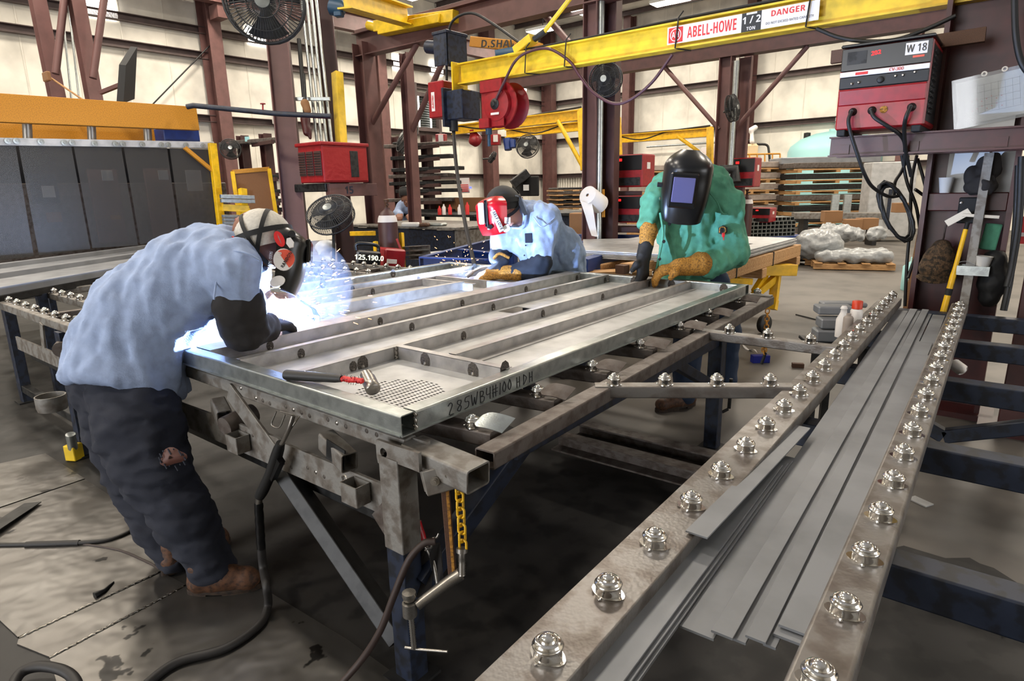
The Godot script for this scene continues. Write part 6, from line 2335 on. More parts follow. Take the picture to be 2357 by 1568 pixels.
# industrial fan: wire cage, hub disc, blades, motor; f is the way it faces
func fan(label: String, c: Vector3, f: Vector3, r: float, stand: Vector3, group := "") -> Node3D:
	f = f.normalized()
	var t := T("shop_fan", label, "fan", c - V(0, r, 0), group)
	var sd := f.cross(UP).normalized()
	var b := Basis(sd, f, sd.cross(f))
	var m := mb()
	var w := r * .012 + .0012
	for k in [[1.0, 0.0], [.99, -.38], [.72, .16], [.42, .24]]:
		var p := []
		for i in 28:
			var a := TAU * i / 28
			p.append(c + b * (V(cos(a), 0, sin(a)) * r * k[0] + V(0, r * k[1], 0)))
		m.tube(p, w * (2.4 if k[0] > .98 else 1.0), 5, true)
	for i in 64:
		var a := TAU * i / 64
		var d := V(cos(a), 0, sin(a))
		m.tube([c + b * (d * r * .14 + V(0, r * .27, 0)), c + b * (d * r * .7 + V(0, r * .17, 0)), c + b * (d * r), c + b * (d * r * .99 - V(0, r * .38, 0)), c + b * (d * r * .3 - V(0, r * .44, 0))], w * .8, 3)
	O("cage", m, "fan_mesh", t)
	m = mb()
	m.lathe(Transform3D(b, c), [Vector2(0, r * .26), Vector2(r * .2, r * .26), Vector2(r * .19, r * .3), Vector2(0, r * .31)], 20)
	O("hub_disc", m, "galvanised", t)
	for i in 3:
		m = mb()
		var a0 := TAU * i / 3.0 + .5
		m.sheet(func(u: float, v: float):
			var a := a0 + (v - .5) * (.9 + .3 * u)
			return c + b * (V(cos(a), 0, sin(a)) * r * (.12 + .78 * u) + V(0, r * (-.12 + .22 * (v - .5)), 0)), 6, 6, .004)
		O("blade", m, "dark_steel", t)
	m = mb()
	m.lathe(Transform3D(b, c), [Vector2(0, -r * .75), Vector2(r * .22, -r * .72), Vector2(r * .25, -r * .35), Vector2(r * .15, -r * .1), Vector2(0, -r * .1)], 14)
	O("motor", m, "dark_steel", t)
	m = mb()
	m.tube([c - f * r * .55, stand], maxf(r * .07, .02), 8)
	O("stand_pole", m, "dark_steel", t)
	return t


# welding power source seen from a distance
func small_welder(label: String, a: Vector3, s: Vector3) -> Node3D:
	var t := T("welding_machine", label, "welding machine", a + V(s.x / 2, 0, -s.z / 2))
	bb("case", a, a + V(s.x, s.y, -s.z), "red_paint", t, .015)
	bb("control_face", a + V(.01, s.y * .52, -.004), a + V(s.x - .01, s.y * .97, .006), "black_plastic", t, .004)
	bb("lower_grille", a + V(.03, s.y * .05, -.004), a + V(s.x - .03, s.y * .3, .006), "dark_steel", t, .004)
	bb("side_label", a + V(s.x - .002, s.y * .55, -s.z * .35), a + V(s.x + .003, s.y * .75, -s.z * .6), "label_white", t, .001)
	bb("led", a + V(s.x * .3, s.y * .8, .004), a + V(s.x * .42, s.y * .88, .009), "led_red", t, .001)
	return t


func left_machine() -> void:
	var X := -9.2
	var t := T("press_guard", "row of smoked guard panels under an amber beam on the left machine", "machine", V(-9.5, 0, -4.0))
	var m := mb()
	m.extr(V(-9.2,2.626,-2.011), V(-9.2,2.665,-4.447), MB.rr(.14, .31, .006))
	O("amber_beam", m, "amber", t)
	m = mb()
	m.extr(V(-9.9,2.42,-2.114), V(-9.9,2.481,-4.141), MB.rr(.12, .20, .006))
	O("rear_beam", m, "amber", t)
	m = mb()
	m.extr(V(-9.15,2.257,-1.936), V(-9.15,2.32,-4.635), MB.rr(.04, .085, .004))
	O("panel_header", m, "sheet_metal", t)
	for q in [[V(-9.3,2.511,-2.5), V(-9.3,2.304,-2.474)], [V(-9.3,2.513,-3.169), V(-9.3,2.313,-3.147)], [V(-9.3,2.509,-3.831), V(-9.3,2.319,-3.814)]]:
		m = mb()
		m.tube([q[0], q[1]], .05, 12)
		O("ram_rod", m, "bare_steel", t)
	bb("end_box", V(-9.6,2.346,-4.034), V(-9.3,2.537,-4.525), "blue_paint", t)
	for q in [[V(-9.15,2.234,-1.932), V(-9.15,2.25,-2.307), V(-9.15,.958,-2.27), V(-9.15,.933,-1.704)], [V(-9.15,2.246,-2.335), V(-9.15,2.257,-2.861), V(-9.15,.994,-2.871), V(-9.15,.963,-2.323)], [V(-9.15,2.258,-2.888), V(-9.15,2.268,-3.416), V(-9.15,.993,-3.432), V(-9.15,1.003,-2.896)], [V(-9.15,2.269,-3.447), V(-9.15,2.278,-3.985), V(-9.15,1.063,-3.978), V(-9.15,1.002,-3.461)], [V(-9.15,2.28,-4.019), V(-9.15,2.294,-4.568), V(-9.15,1.167,-4.569), V(-9.15,1.073,-4.015)]]:
		O("guard_panel", slab(q, .008), "smoked_panel", t)
	for q in [V(-9.08,2.271,-2.234), V(-9.08,2.274,-2.315), V(-9.08,2.275,-2.548), V(-9.08,2.275,-2.784), V(-9.08,2.278,-2.866), V(-9.08,2.278,-3.108), V(-9.08,2.282,-3.343), V(-9.08,2.286,-3.429), V(-9.08,2.29,-3.663), V(-9.08,2.294,-3.902), V(-9.08,2.297,-3.992), V(-9.08,2.301,-4.228), V(-9.08,2.304,-4.462)]:
		m = mb()
		m.lathe(Transform3D(Basis(V(0, 1, 0), V(1, 0, 0), V(0, 0, -1)), q - V(.03, 0, 0)), [Vector2(.035, 0), Vector2(.035, .006), Vector2(.014, .007), Vector2(.012, .016), Vector2(0, .016)], 12)
		O("washer_bolt", m, "galvanised", t)
	m = mb()
	m.extr(V(-9.1,2.339,-4.587), V(-9.1,1.149,-4.568), MB.rr(.10, .08, .006), V(1, 0, 0))
	O("end_post", m, "yellow_new", t)
	m = mb()
	m.extr(V(-9.12,2.268,-4.206), V(-9.12,1.971,-4.547), MB.rr(.05, .05, .004), V(1, 0, 0))
	O("corner_strut", m, "amber", t)
	# what shows dimly through the guard
	for q in [[V(-9.5,1.562,-2.453), V(-9.45,1.923,-2.734), "bar_blue"], [V(-9.42,1.637,-2.551), V(-9.41,1.776,-2.68), "paper"], [V(-9.42,1.337,-2.547), V(-9.41,1.458,-2.702), "card"], [V(-9.55,1.032,-3.108), V(-9.5,1.984,-3.447), "red_oxide"], [V(-9.42,1.837,-3.231), V(-9.41,1.969,-3.361), "paper"], [V(-9.55,1.071,-3.792), V(-9.5,2.003,-4.129), "red_oxide"], [V(-9.42,1.847,-3.933), V(-9.41,1.976,-4.063), "paper"], [V(-9.42,1.689,-4.303), V(-9.41,1.98,-4.525), "paper"], [V(-9.42,1.335,-3.251), V(-9.41,1.391,-3.376), "card"]]:
		bb("machine_piece", q[0], q[1], q[2], t, .002)
	bb("machine_back", V(-9.85,1.577,-1.957), V(-9.78,2.3,-4.999), "black_matt", t)
	bb("machine_bed", V(-10.2,.671,-1.868), V(-9.7,1.813,-5.03), "table_brown", t)
	# pipe arm and valve
	m = mb()
	m.tube([V(-8.96,2.786,-4.236), V(-8.894,2.801,-4.294), V(-7.99,2.67,-4.984), V(-7.428,2.622,-5.422)], .035, 10)
	var pa := TM("swing_pipe", "grey pipe arm reaching right from the amber beam", "pipe", m, "bar_blue")
	m = mb()
	m.tube([V(-8.155,2.714,-4.864), V(-8.166,2.794,-4.88)], .012, 6)
	m.lathe(Transform3D(Basis(), V(-8.166,2.799,-4.881)), [Vector2(0, 0), Vector2(.035, 0), Vector2(.035, .012), Vector2(0, .012)], 12)
	O("valve", m, "red_paint", pa)
	# screen on a bracket, seen from its edge
	t = T("hanging_screen", "flat black screen seen edge on at the top left", "screen", V(-9.338,2.862,-3.69))
	O("panel", slab([V(-9.174,2.79,-3.535), V(-9.213,3.266,-3.652), V(-9.359,3.537,-3.883), V(-9.295,2.872,-3.727)], .09), "black_matt", t)
	m = mb()
	m.extr(V(-9.654,2.964,-3.466), V(-9.339,3.046,-3.614), MB.rr(.05, .05, .005))
	O("arm", m, "red_oxide", t)
	bb("mount", V(-9.371,2.985,-3.596), V(-9.271,3.071,-3.624), "black_matt", t, .005)
	m = mb()
	m.tube([V(-9.718,3.107,-2.93), V(-9.422,2.796,-3.205)], .012, 6)
	var st := TM("wood_rod", "thin wooden rod slanting down from a small box on the leftmost post", "rod", m, "wood")
	bb("box", V(-9.826,3.049,-2.89), V(-9.647,3.16,-2.937), "card", st)
	# frames waiting on the rear ball table
	t = T("galvanised_panel", "galvanised frame lying on the rear table under the guard panels", "frame", V(-6.507,.92,-1.974))
	for q in [[V(-5.868,.95,-1.053), V(-7.297,.95,-3.319)], [V(-7.005,.95,-1.28), V(-8.685,.95,-3.968)], [V(-8.022,.95,-1.482), V(-9.926,.95,-4.683)]]:
		m = mb()
		m.extr(q[0], q[1], MB.rr(.07, .065, .006))
		O("rail", m, "strip_steel", t)
	O("sheet", slab([V(-6.276,.93,-1.131), V(-7.74,.93,-3.524), V(-10.223,.93,-4.823), V(-8.262,.93,-1.527)], .004), "strip_steel", t)
	t = T("rear_table", "rear ball table carrying the galvanised frame on the left", "table", V(-15.06,0,-4.567))
	for q in [[V(-5.849,.89,-1.038), V(-7.412,.89,-3.466)], [V(-8.422,.89,-1.552), V(-10.576,.89,-5.209)]]:
		m = mb()
		m.extr(q[0], q[1], MB.rr(.06, .06, .006))
		O("rail", m, "dark_steel", t)
		for f in [.2, .8]:
			var p: Vector3 = q[0].lerp(q[1], f)
			m = mb()
			m.extr(V(p.x, 0, p.z), V(p.x, .87, p.z), MB.rr(.07, .07, .005), V(0, 0, 1))
			O("leg", m, "bar_blue", t)


func middle_ground() -> void:
	# big worn red welding set on its beam
	var t := T("welding_machine", "big worn red welding set with dented side on the post marked 15", "welding machine", V(-7.65, 1.75, -5.56))
	bb("case", V(-7.93, 1.76, -5.94), V(-7.37, 2.26, -5.19), "red_paint", t, .012)
	bb("lid", V(-7.96, 2.24, -5.97), V(-7.35, 2.29, -5.16), "red_paint", t, .012)
	bb("side_panel", V(-7.38, 1.78, -5.92), V(-7.36, 2.22, -5.2), "red_worn", t, .005)
	bb("side_grille", V(-7.365, 1.83, -5.76), V(-7.35, 2.18, -5.63), "dark_steel", t, .003)
	for i in 3:
		bb("front_louver", V(-7.91 + i * .18, 1.85, -5.2), V(-7.76 + i * .18, 2.17, -5.175), "red_oxide_dark", t, .003)
		for j in 9:
			bb("slat", V(-7.905 + i * .18, 1.87 + j * .033, -5.178), V(-7.765 + i * .18, 1.88 + j * .033, -5.168), "dark_steel", t, .001)
	t = T("marked_beam", "rust red channel marked 15 under the big red welding set", "beam", V(-7.4, 1.55, -5.7))
	bb("channel", V(-7.5, 1.57, -6.1), V(-7.4, 1.745, -5.28), "red_oxide", t, .005)
	bb("bracket", V(-8.2, 1.64, -5.95), V(-7.45, 1.75, -5.25), "dark_steel", t, .01)
	words("lettering", "15", V(-7.397, 1.655, -5.6), V(0, 0, -1), V(1, 0, 0), .10, "bar_blue", t, true)
	fan("dusty pedestal fan left of the gas cylinder", V(-6.758,1.396,-4.788), V(.357,.725,.589), .29, V(-6.72,.788,-4.762))
	m_things()
	fan("huge dark fan hanging at the top left of the crane", V(-5.957,3.428,-3.687), V(.762,-.134,.633), .37, V(-6.472,3.882,-4.206))
	fan("round wall fan beside the yellow post of the left machine", V(-12.043,2.49,-6.415), V(.834,.311,.455), .19, V(-12.83,2.64,-6.62))
	fan("wall fan seen nearly edge on above the left rack", V(-9.845,2.675,-8.91), V(-.337,.489,.804), .31, V(-10.573,2.614,-9.229))
	fan("post fan right of the black hooded welder", V(-4.043,2.887,-11.15), V(.99,.138,.018), .22, V(-4.29,2.853,-11.337))
	fan("fan on the post behind the blue motor", V(-8.231,2.498,-10.82), V(.317,.331,.889), .24, V(-8.458,2.443,-11.413))
	fan("small tilted fan left of the blue motor", V(-9.117,2.31,-10.707), V(-.442,.509,.738), .13, V(-9.456,2.282,-10.822))
	fan("dark fan behind the yellow jib by the paper roll post", V(-4.179,2.9,-7.076), V(.221,.002,.975), .2, V(-4.326,3.067,-7.406))
	# gas cylinder
	t = T("gas_cylinder", "tall maroon gas cylinder with a white collar label", "cylinder", V(-6.005,.691,-5.045))
	var cb := V(-6.065,1.108,-5.126)
	m_cyl(t, cb)
	# crane bridge at the top
	t = T("bridge_crane", "yellow bridge crane end truck riding the rust red runway beam", "crane", V(-7.313,3.923,-6.979))
	var m := mb()
	m.extr(V(-8.287,4.139,-7.053), V(-6.665,4.029,-7.138), MB.rr(.16, .16, .01))
	m.extr(V(-8.172,4.058,-7.055), V(-6.882,4.023,-7.094), MB.rr(.2, .12, .01))
	O("end_truck", m, "yellow", t)
	m = mb()
	m.extr(V(-6.797,3.941,-5.285), V(-7.531,4.152,-7.007), MB.ib(.26, .2, .02, .012))
	O("bridge_beam", m, "yellow", t)
	m = mb()
	m.tube([V(-8.483,4.194,-7.045), V(-8.264,4.125,-7.068)], .07, 10)
	O("buffer", m, "yellow", t)
	t = T("hoist_motor", "blue hoist motor under the yellow bridge beam", "motor", V(-7.013,3.804,-5.333))
	O("motor_body", mb().tube([V(-7.1,3.89,-5.289), V(-7.079,3.884,-5.305), V(-6.965,3.855,-5.387), V(-6.943,3.849,-5.403)], [.06, .10, .10, .06], 14), "motor_blue", t)
	O("terminal_box", mb().box(V(-6.945,3.773,-5.312), V(.1, .06, .1), Basis(UP, .5), .01), "motor_blue", t)
	# orange trolley beam with hand lettering
	t = T("orange_beam", "orange trolley beam with hand lettering behind the lift plates", "beam", V(-7.598,4.047,-9.169))
	m = mb()
	m.extr(V(-8.188,4.23,-9.146), V(-6.744,3.929,-9.293), MB.rr(.1, .17, .01))
	O("beam_box", m, "amber", t)
	words("lettering", "D.SHAW", V(-7.474,4.079,-9.081), V(.894,-.069,-.443), V(.611,.236,.756), .13, "black_label", t, true)
	O("trolley_motor", mb().tube([V(-7.471,3.872,-8.952), V(-7.184,3.908,-9.195)], [.09, .11], 12), "motor_blue", t)
	m = mb()
	m.extr(V(-8.048,2.323,-6.019), V(-8.239,3.356,-6.187), MB.rr(.13, .13, .01), V(0, 0, 1))
	TM("yellow_post", "bent yellow post right of the dark red column", "post", m, "yellow")
	t = T("chain_hoist", "maroon hook block with tan cover hanging between the two thick columns", "hoist", V(-8.115,2.496,-5.489))
	O("block", mb().blob([[V(-8.15,2.646,-5.508), V(-8.111,2.466,-5.483), .07, .05], [V(-8.086,2.495,-5.513), V(-8.062,2.386,-5.499), .03, .02]], .012), "maroon", t)
	O("cover", mb().blob([[V(-8.185,2.869,-5.549), V(-8.142,2.766,-5.552), .06, .05]], .012), "card", t)
	O("chain_drop", mb().tube([V(-8.25,3.279,-5.624), V(-8.174,2.857,-5.555)], .02, 6), "dark_steel", t)
	# secondary yellow jibs
	yellow_jib("far yellow jib with a red hose reel, left of the paper roll post", V(-9.189,2.8,-9.611), V(-6.404,2.894,-10.039), V(-6.223,1.924,-9.882), V(-6.838,2.818,-9.929), V(-6.255,1.977,-9.873))
	yellow_jib("lower yellow jib with a small red label behind the big hose reel", V(-9.256,2.83,-11.418), V(-6.306,2.825,-11.154), V(-6.173,2.029,-11.014), V(-6.482,2.773,-11.129), V(-6.241,2.435,-11.086))
	yellow_jib("far yellow jib behind the black hooded welder", V(-7.632,2.695,-13.35), V(-5.376,2.709,-13.457), V(-5.266,1.897,-13.293), V(-6.073,2.665,-13.409), V(-5.315,2.156,-13.334))
	var k := 0
	for q in [[V(-8.683,2.604,-9.694), "small red hose reel under the far yellow jib", .12], [V(-9.49,2.633,-9.581), "small red box on the far yellow jib end", .1], [V(-8.89,2.641,-10.597), "red feeder box on the lower yellow jib end", .1]]:
		if k == 0:
			t = T("hose_reel", q[1], "reel", q[0])
			O("drum", mb().lathe(Transform3D(Basis(V(1, 0, 0), V(.752,.227,.619), V(0, -1, 0)).orthonormalized(), q[0]), [Vector2(0, -.08), Vector2(.13, -.08), Vector2(.13, .03), Vector2(.08, .06), Vector2(0, .07)], 18), "red_paint", t)
			O("bracket", mb().box(q[0] + V(-.05, .08, 0), V(.1, .2, .06), Basis(), .005), "red_paint", t)
		else:
			t = T("feeder_box", q[1], "feeder", q[0])
			O("case", mb().box(q[0], V(.2, .22, .16), Basis(UP, .4), .01), "red_paint", t)
			O("door", mb().box(q[0] + V(.611,.236,.756) * .09, V(.1, .14, .02), Basis(UP, .6), .003), "label_white", t)
		k += 1
	t = T("blue_motor", "blue motor hanging under the lower yellow jib", "motor", V(-8.641,2.545,-10.768))
	O("motor_body", mb().tube([V(-8.698,2.654,-10.756), V(-8.654,2.43,-10.722)], [.1, .08], 12), "blue_paint", t)
	O("end_cap", mb().tube([V(-8.545,2.626,-10.739), V(-8.516,2.466,-10.712)], [.07, .06], 12), "blue_paint", t)
	benches()
	post_gear()
	sheet_stand()


func m_cyl(t: Node3D, c: Vector3) -> void:
	var o := V(c.x, .02, c.z)
	O("body", mb().lathe(Transform3D(Basis(), o), [Vector2(0, 0), Vector2(.115, 0), Vector2(.12, .02), Vector2(.12, 1.2), Vector2(.11, 1.29), Vector2(.075, 1.36), Vector2(.04, 1.385), Vector2(.04, 1.41), Vector2(0, 1.41)], 24), "red_oxide_dark", t)
	O("collar_label", mb().lathe(Transform3D(Basis(), o), [Vector2(.1205, 1.24), Vector2(.113, 1.288), Vector2(.10, 1.32), Vector2(.098, 1.315), Vector2(.11, 1.28)], 24), "label_white", t)
	O("valve", mb().lathe(Transform3D(Basis(), o + V(0, 1.40, 0)), [Vector2(0, 0), Vector2(.025, 0), Vector2(.02, .06), Vector2(.035, .09), Vector2(.035, .11), Vector2(0, .115)], 12), "leather_brown", t)
	O("valve_outlet", mb().tube([o + V(0, 1.44, 0), o + V(.07, 1.45, .04)], .015, 8), "leather_brown", t)


func yellow_jib(label: String, a: Vector3, b: Vector3, foot: Vector3, s0: Vector3, s1: Vector3) -> void:
	var t := T("jib_crane", label, "crane", foot)
	var m := mb()
	m.extr(a, b, MB.ib(.18, .12, .02, .02))
	O("beam", m, "yellow_new", t)
	m = mb()
	m.extr(foot, b + V(0, .09, 0), MB.rr(.12, .12, .01), V(0, 0, 1))
	O("mast", m, "yellow_new", t)
	m = mb()
	m.tube([s0, s1], .04, 8)
	O("strut", m, "yellow_new", t)
	m = mb()
	m.tube(MB.smooth([a + V(0, .1, 0), a.lerp(b, .3) - V(0, .05, 0), a.lerp(b, .6) + V(0, .08, 0), b + V(0, .13, 0)], 5), .018, 6)
	O("hose", m, "rubber", t)


func m_things() -> void:
	# small black and red welder with a lit display
	var t := T("welding_machine", "small black and red welder with a lit white display behind the table", "welding machine", V(-5.65, .78, -4.6))
	var a := V(-5.741,.821,-4.372)
	var b := V(-5.687,.953,-4.655)
	var sx := V(.363,-.137,-.922)
	var bs := Basis(sx, UP, sx.cross(UP)).orthonormalized()
	var c := V(-5.693,.884,-4.497)
	O("front_face", mb().box(c, V(.28, .19, .06), bs, .02), "black_plastic", t)
	O("display", mb().box(c + bs.z * .032 + V(0, .02, 0), V(.2, .09, .008), bs, .004), "dark_steel", t)
	words("display_digits", "125.190.0", c + bs.z * .038 + V(0, .02, 0), sx, bs.z, .055, "led_white", t, true)
	O("handle", mb().tube(MB.smooth([c + bs * V(-.13, .09, -.05), c + bs * V(-.12, .16, -.05), c + bs * V(.1, .16, -.05), c + bs * V(.13, .09, -.05)], 5), .02, 8), "black_plastic", t)
	O("case", mb().box(V(-5.768,.857,-4.891), V(.26, .23, .3), bs, .02), "red_paint", t)
	O("maker_label", mb().box(V(-5.615,.836,-4.77), V(.12, .05, .006), bs, .002), "label_white", t)
	t = T("tool_cart", "dark cart under the small black and red welder", "cart", V(-5.785,.545,-4.648) * V(1, 0, 1))
	O("cart_top", mb().box(V(-5.814,.757,-4.691), V(.8, .03, .6), bs, .005), "dark_steel", t)
	for q in [[-.36, -.26], [.36, -.26], [-.36, .26], [.36, .26]]:
		var p: Vector3 = V(-5.814,.757,-4.691) + bs * V(q[0], 0, q[1])
		O("leg", mb().box(V(p.x, p.y / 2, p.z), V(.05, p.y, .05)), "dark_steel", t)
	# yellow guard rail by the cylinder
	t = T("guard_rail", "yellow guard rail beside the gas cylinder", "rail", V(-6.461,.632,-5.319))
	O("top_rail", mb().extr(V(-7.177,1.07,-5.406), V(-6.765,1.082,-5.478), MB.rr(.05, .06, .005)), "yellow_new", t)
	for q in [[V(-6.02,1.119,-5.298), V(-5.92,.57,-5.208)], [V(-6.099,1.035,-4.944), V(-6.016,.603,-4.876)]]:
		O("upright", mb().extr(q[0], q[1], MB.rr(.05, .045, .005), V(0, 0, 1)), "yellow_new", t)
	O("red_strap", mb().tube([V(-5.901,1.061,-5.112), V(-5.835,.905,-5.117)], .015, 6), "red_paint", t)
	# corkboard in its yellow frame
	t = T("notice_board", "brown board in a yellow frame leaning beside the left machine", "board", V(-8.8,1.296,-4.959))
	var q0 := [V(-8.963,1.943,-4.764), V(-8.844,1.987,-5.272), V(-8.663,1.287,-5.199), V(-8.794,1.272,-4.692)]
	O("board", slab(q0, .03), "corkboard", t)
	for i in 4:
		O("frame_bar", mb().extr(q0[i], q0[(i + 1) % 4], MB.rr(.055, .06, .006)), "amber" if i == 0 else "yellow_new", t)
	# yellow stand with grey tubes
	t = T("tube_stand", "yellow stand holding bundled grey tubes behind the cap", "stand", V(-8.421,1.207,-4.444))
	O("upright", mb().extr(V(-8.427,1.699,-4.593), V(-8.357,1.321,-4.531), MB.rr(.09, .09, .006), V(0, 0, 1)), "yellow_new", t)
	O("crossbar", mb().extr(V(-8.408,1.459,-4.269), V(-8.325,1.43,-4.591), MB.rr(.07, .09, .006)), "yellow_new", t)
	O("upright", mb().extr(V(-8.345,1.436,-4.577), V(-8.272,.971,-4.491), MB.rr(.07, .07, .006), V(0, 0, 1)), "yellow_new", t)
	for i in 4:
		O("tube", mb().htube(V(-8.338,1.551,-4.222) + V(0, .055 * (i / 2), -.06 * (i % 2)), V(-8.271,1.529,-4.599) + V(0, .055 * (i / 2), -.06 * (i % 2)), .055, .05, .004, .005), "galvanised", t)
	for i in 5:
		TM("grey_tube", ["topmost grey tube of the pile under the yellow stand", "second grey tube from the top under the yellow stand", "middle grey tube of the pile under the yellow stand", "second grey tube from the bottom under the yellow stand", "lowest grey tube of the pile under the yellow stand"][i], "tube", mb().extr(V(-8.492,1.342,-4.296) + V(0, -.045 * i, 0), V(-8.456,1.329,-4.586) + V(0, -.045 * i, 0), MB.rr(.06, .04, .004)), "galvanised", "stacked grey tubes under the yellow stand")
	TM("white_rag", "crumpled white rag bag by the base of the pedestal fan", "rag", mb().blob([[V(-7.123,.926,-4.876), V(-7.046,.952,-4.946), .08, .07], [V(-7.089,.842,-4.877), V(-7.047,.758,-4.885), .07, .06]], .015, 50.0, .03, 8.0), "paper")
	rack("dark bar rack left of the big red welding set", V(-12.327,1.693,-6.731), V(-11.055,1.672,-6.958), [330, 408, 440, 460, 480, 500, 520, 540], 12.4)
	rack("long bar rack behind the distant bent worker", V(-10.756,1.632,-9.304), V(-9.328,1.607,-9.656), [345, 372, 398, 412, 428, 445, 465, 490], 13.4)


# cantilever rack with long dark bar bundles
func rack(label: String, a: Vector3, b: Vector3, rows: Array, dep: float) -> void:
	var t := T("bar_rack", label, "rack", V((a.x + b.x) / 2, 0, (a.z + b.z) / 2))
	for f in [.12, .62]:
		var p := a.lerp(b, f)
		O("upright", mb().extr(V(p.x, 0, p.z), V(p.x, 2.75, p.z), MB.ib(.2, .16, .02, .02), V(1, 0, 0)), "red_oxide_dark", t)
	for i in rows.size():
		# pixel rows read as heights at the rack's distance
		var y: float = 1.62 + (447.0 - rows[i]) / 1437.0 * dep
		var o := V(0, y - a.y, 0)
		var e := .0 if i % 2 else .15
		O("bar_bundle", mb().box((a + b) / 2 + o + V(.1 * (i % 3), 0, 0), V((b - a).length() + e, .075, .3), Basis(UP, -atan2(b.z - a.z, b.x - a.x)), .01), "dark_steel" if i % 3 else "table_brown", t)
		var p := a.lerp(b, .62) + o
		O("arm", mb().extr(p + V(-.3, -.06, .1), p + V(.5, -.05, .16), MB.rr(.06, .07, .006)), "red_oxide_dark", t)
		O("tag_card", mb().box(a.lerp(b, .3) + o + V(.611,.236,.756) * .17, V(.1, .09, .01), Basis(UP, .4)), "tank_aqua", t)


func benches() -> void:
	# dark steel bench blocks behind the table
	var t := T("steel_bench", "long dark steel bench behind the gas cylinder", "bench", V(-7.269,.585,-6.504) * V(1, 0, 1))
	var a := V(-6.5,1.087,-6.752)
	bb("top", V(a.x - 2.6, a.y - .04, a.z - 1.6), V(a.x, a.y, a.z), "table_steel", t, .006)
	bb("front_panel", V(a.x - 2.55, .12, a.z - .08), V(a.x - .05, a.y - .05, a.z - .03), "bar_blue", t, .006)
	bb("side_panel", V(a.x - .08, .12, a.z - 1.55), V(a.x - .03, a.y - .05, a.z - .05), "table_steel", t, .006)
	for q in [[-2.5, -.1], [-.1, -.1], [-.1, -1.5], [-2.5, -1.5]]:
		bb("leg", V(a.x + q[0] - .05, 0, a.z + q[1] - .05), V(a.x + q[0] + .05, a.y - .05, a.z + q[1] + .05), "dark_steel", t, .004)
	t = T("steel_bench", "grey bench where the distant bent worker leans", "bench", V(-8.375,.682,-8.154) * V(1, 0, 1))
	var c := V(-7.677,1.192,-8.48)
	bb("top", V(c.x - 2.4, c.y - .05, c.z - 1.2), V(c.x, c.y, c.z), "dark_steel", t, .006)
	for q in [[-2.3, -.1], [-.1, -.1], [-.1, -1.1], [-2.3, -1.1]]:
		bb("leg", V(c.x + q[0] - .05, 0, c.z + q[1] - .05), V(c.x + q[0] + .05, c.y - .05, c.z + q[1] + .05), "dark_steel", t, .004)
	bb("back_board", V(c.x - 2.2, c.y, c.z - 1.2), V(c.x + .2, c.y + .28, c.z - 1.15), "corkboard", t, .004)
	var k := 0
	for q in [[V(-8.299,1.212,-8.248), .1], [V(-8.239,1.226,-8.301), .13], [V(-8.151,1.216,-8.369), .12], [V(-7.945,1.216,-8.403), .12], [V(-7.766,1.224,-8.418), .16]]:
		TM("bench_bottle", ["red bottle nearest the distant bent worker on the bench", "white bottle between two red ones on the distant bench", "red bottle in the middle of the distant bench", "white bottle second from the right on the distant bench", "tallest red bottle at the right end of the distant bench"][k], "bottle", mb().lathe(Transform3D(Basis(), V(q[0].x, c.y, q[0].z)), [Vector2(0, 0), Vector2(.035, 0), Vector2(.035, q[1]), Vector2(.015, q[1] + .03), Vector2(.012, q[1] + .06), Vector2(0, q[1] + .06)], 10), "label_red" if k % 2 == 0 else "label_white", "bottles on the distant bench")
		k += 1
	for q in [[V(-7.32,1.156,-6.64), V(.3, .07, .1), "foam_cup", "white carton on the long dark steel bench"], [V(-7.19,1.153,-6.744), V(.26, .06, .12), "leather_brown", "brown gloves on the long dark steel bench"], [V(-7.109,1.157,-6.944), V(.36, .05, .2), "galvanised", "short tubes laid on the long dark steel bench"]]:
		TM("bench_item", q[3], "item", mb().box(V(q[0].x, a.y + q[1].y / 2, q[0].z), q[1], Basis(UP, .3), .02), q[2])
	# grey angle bundle and white sheet past the cylinder
	t = T("channel_stack", "stack of grey channels right of the yellow guard rail", "stack", V(-5.72,.851,-5.192))
	for i in 3:
		O("channel", mb().extr(V(-6.045,.919,-5.348) + V(0, -.055 * i, 0), V(-5.471,.969,-5.166) + V(0, -.055 * i, 0), MB.ch(.05, .14, .006)), "table_steel", t)
	TM("white_sheet", "white sheet on a slotted grey rack right of the grey channels", "sheet", slab([V(-5.877,.861,-5.598), V(-5.878,.849,-6.122), V(-5.399,.84,-5.713), V(-5.408,.857,-5.182)], .02), "sheet_metal")
	# black extractor with a slanting duct
	t = T("extractor", "black extractor hood with a slanted duct left of the paper roll post", "extractor", V(-8.777,1.478,-11.384))
	bb("cabinet", V(-9.078,1.462,-11.401), V(-8.339,1.89,-11.337), "black_matt", t, .02)
	O("duct", mb().extr(V(-8.871,1.719,-11.118), V(-8.643,1.964,-11.379), MB.rr(.2, .2, .03)), "dark_steel", t)
	O("label_card", mb().box(V(-8.255,1.646,-10.8), V(.12, .12, .01), Basis(UP, .4)), "paper", t)
	t = T("safety_poster", "orange headed safety poster hung behind the grey-blue torch cable", "poster", V(-10.191,1.6,-10.941))
	O("sheet", mb().box(V(-10.201,1.727,-10.973), V(.26, .34, .01), Basis(UP, .5)), "label_white", t)
	O("heading", mb().box(V(-10.203,1.844,-10.981), V(.26, .08, .012), Basis(UP, .5)), "label_orange", t)
	for i in 4:
		O("text_line", mb().box(V(-10.174,1.737,-10.944) - V(0, .045 * i, 0), V(.2, .02, .012), Basis(UP, .5)), "label_red", t)
	TM("blue_light", "tiny violet-blue lamp beside the safety poster", "lamp", mb().box(V(-10.006,1.675,-10.981), V(.05, .04, .02)), "led_blue")
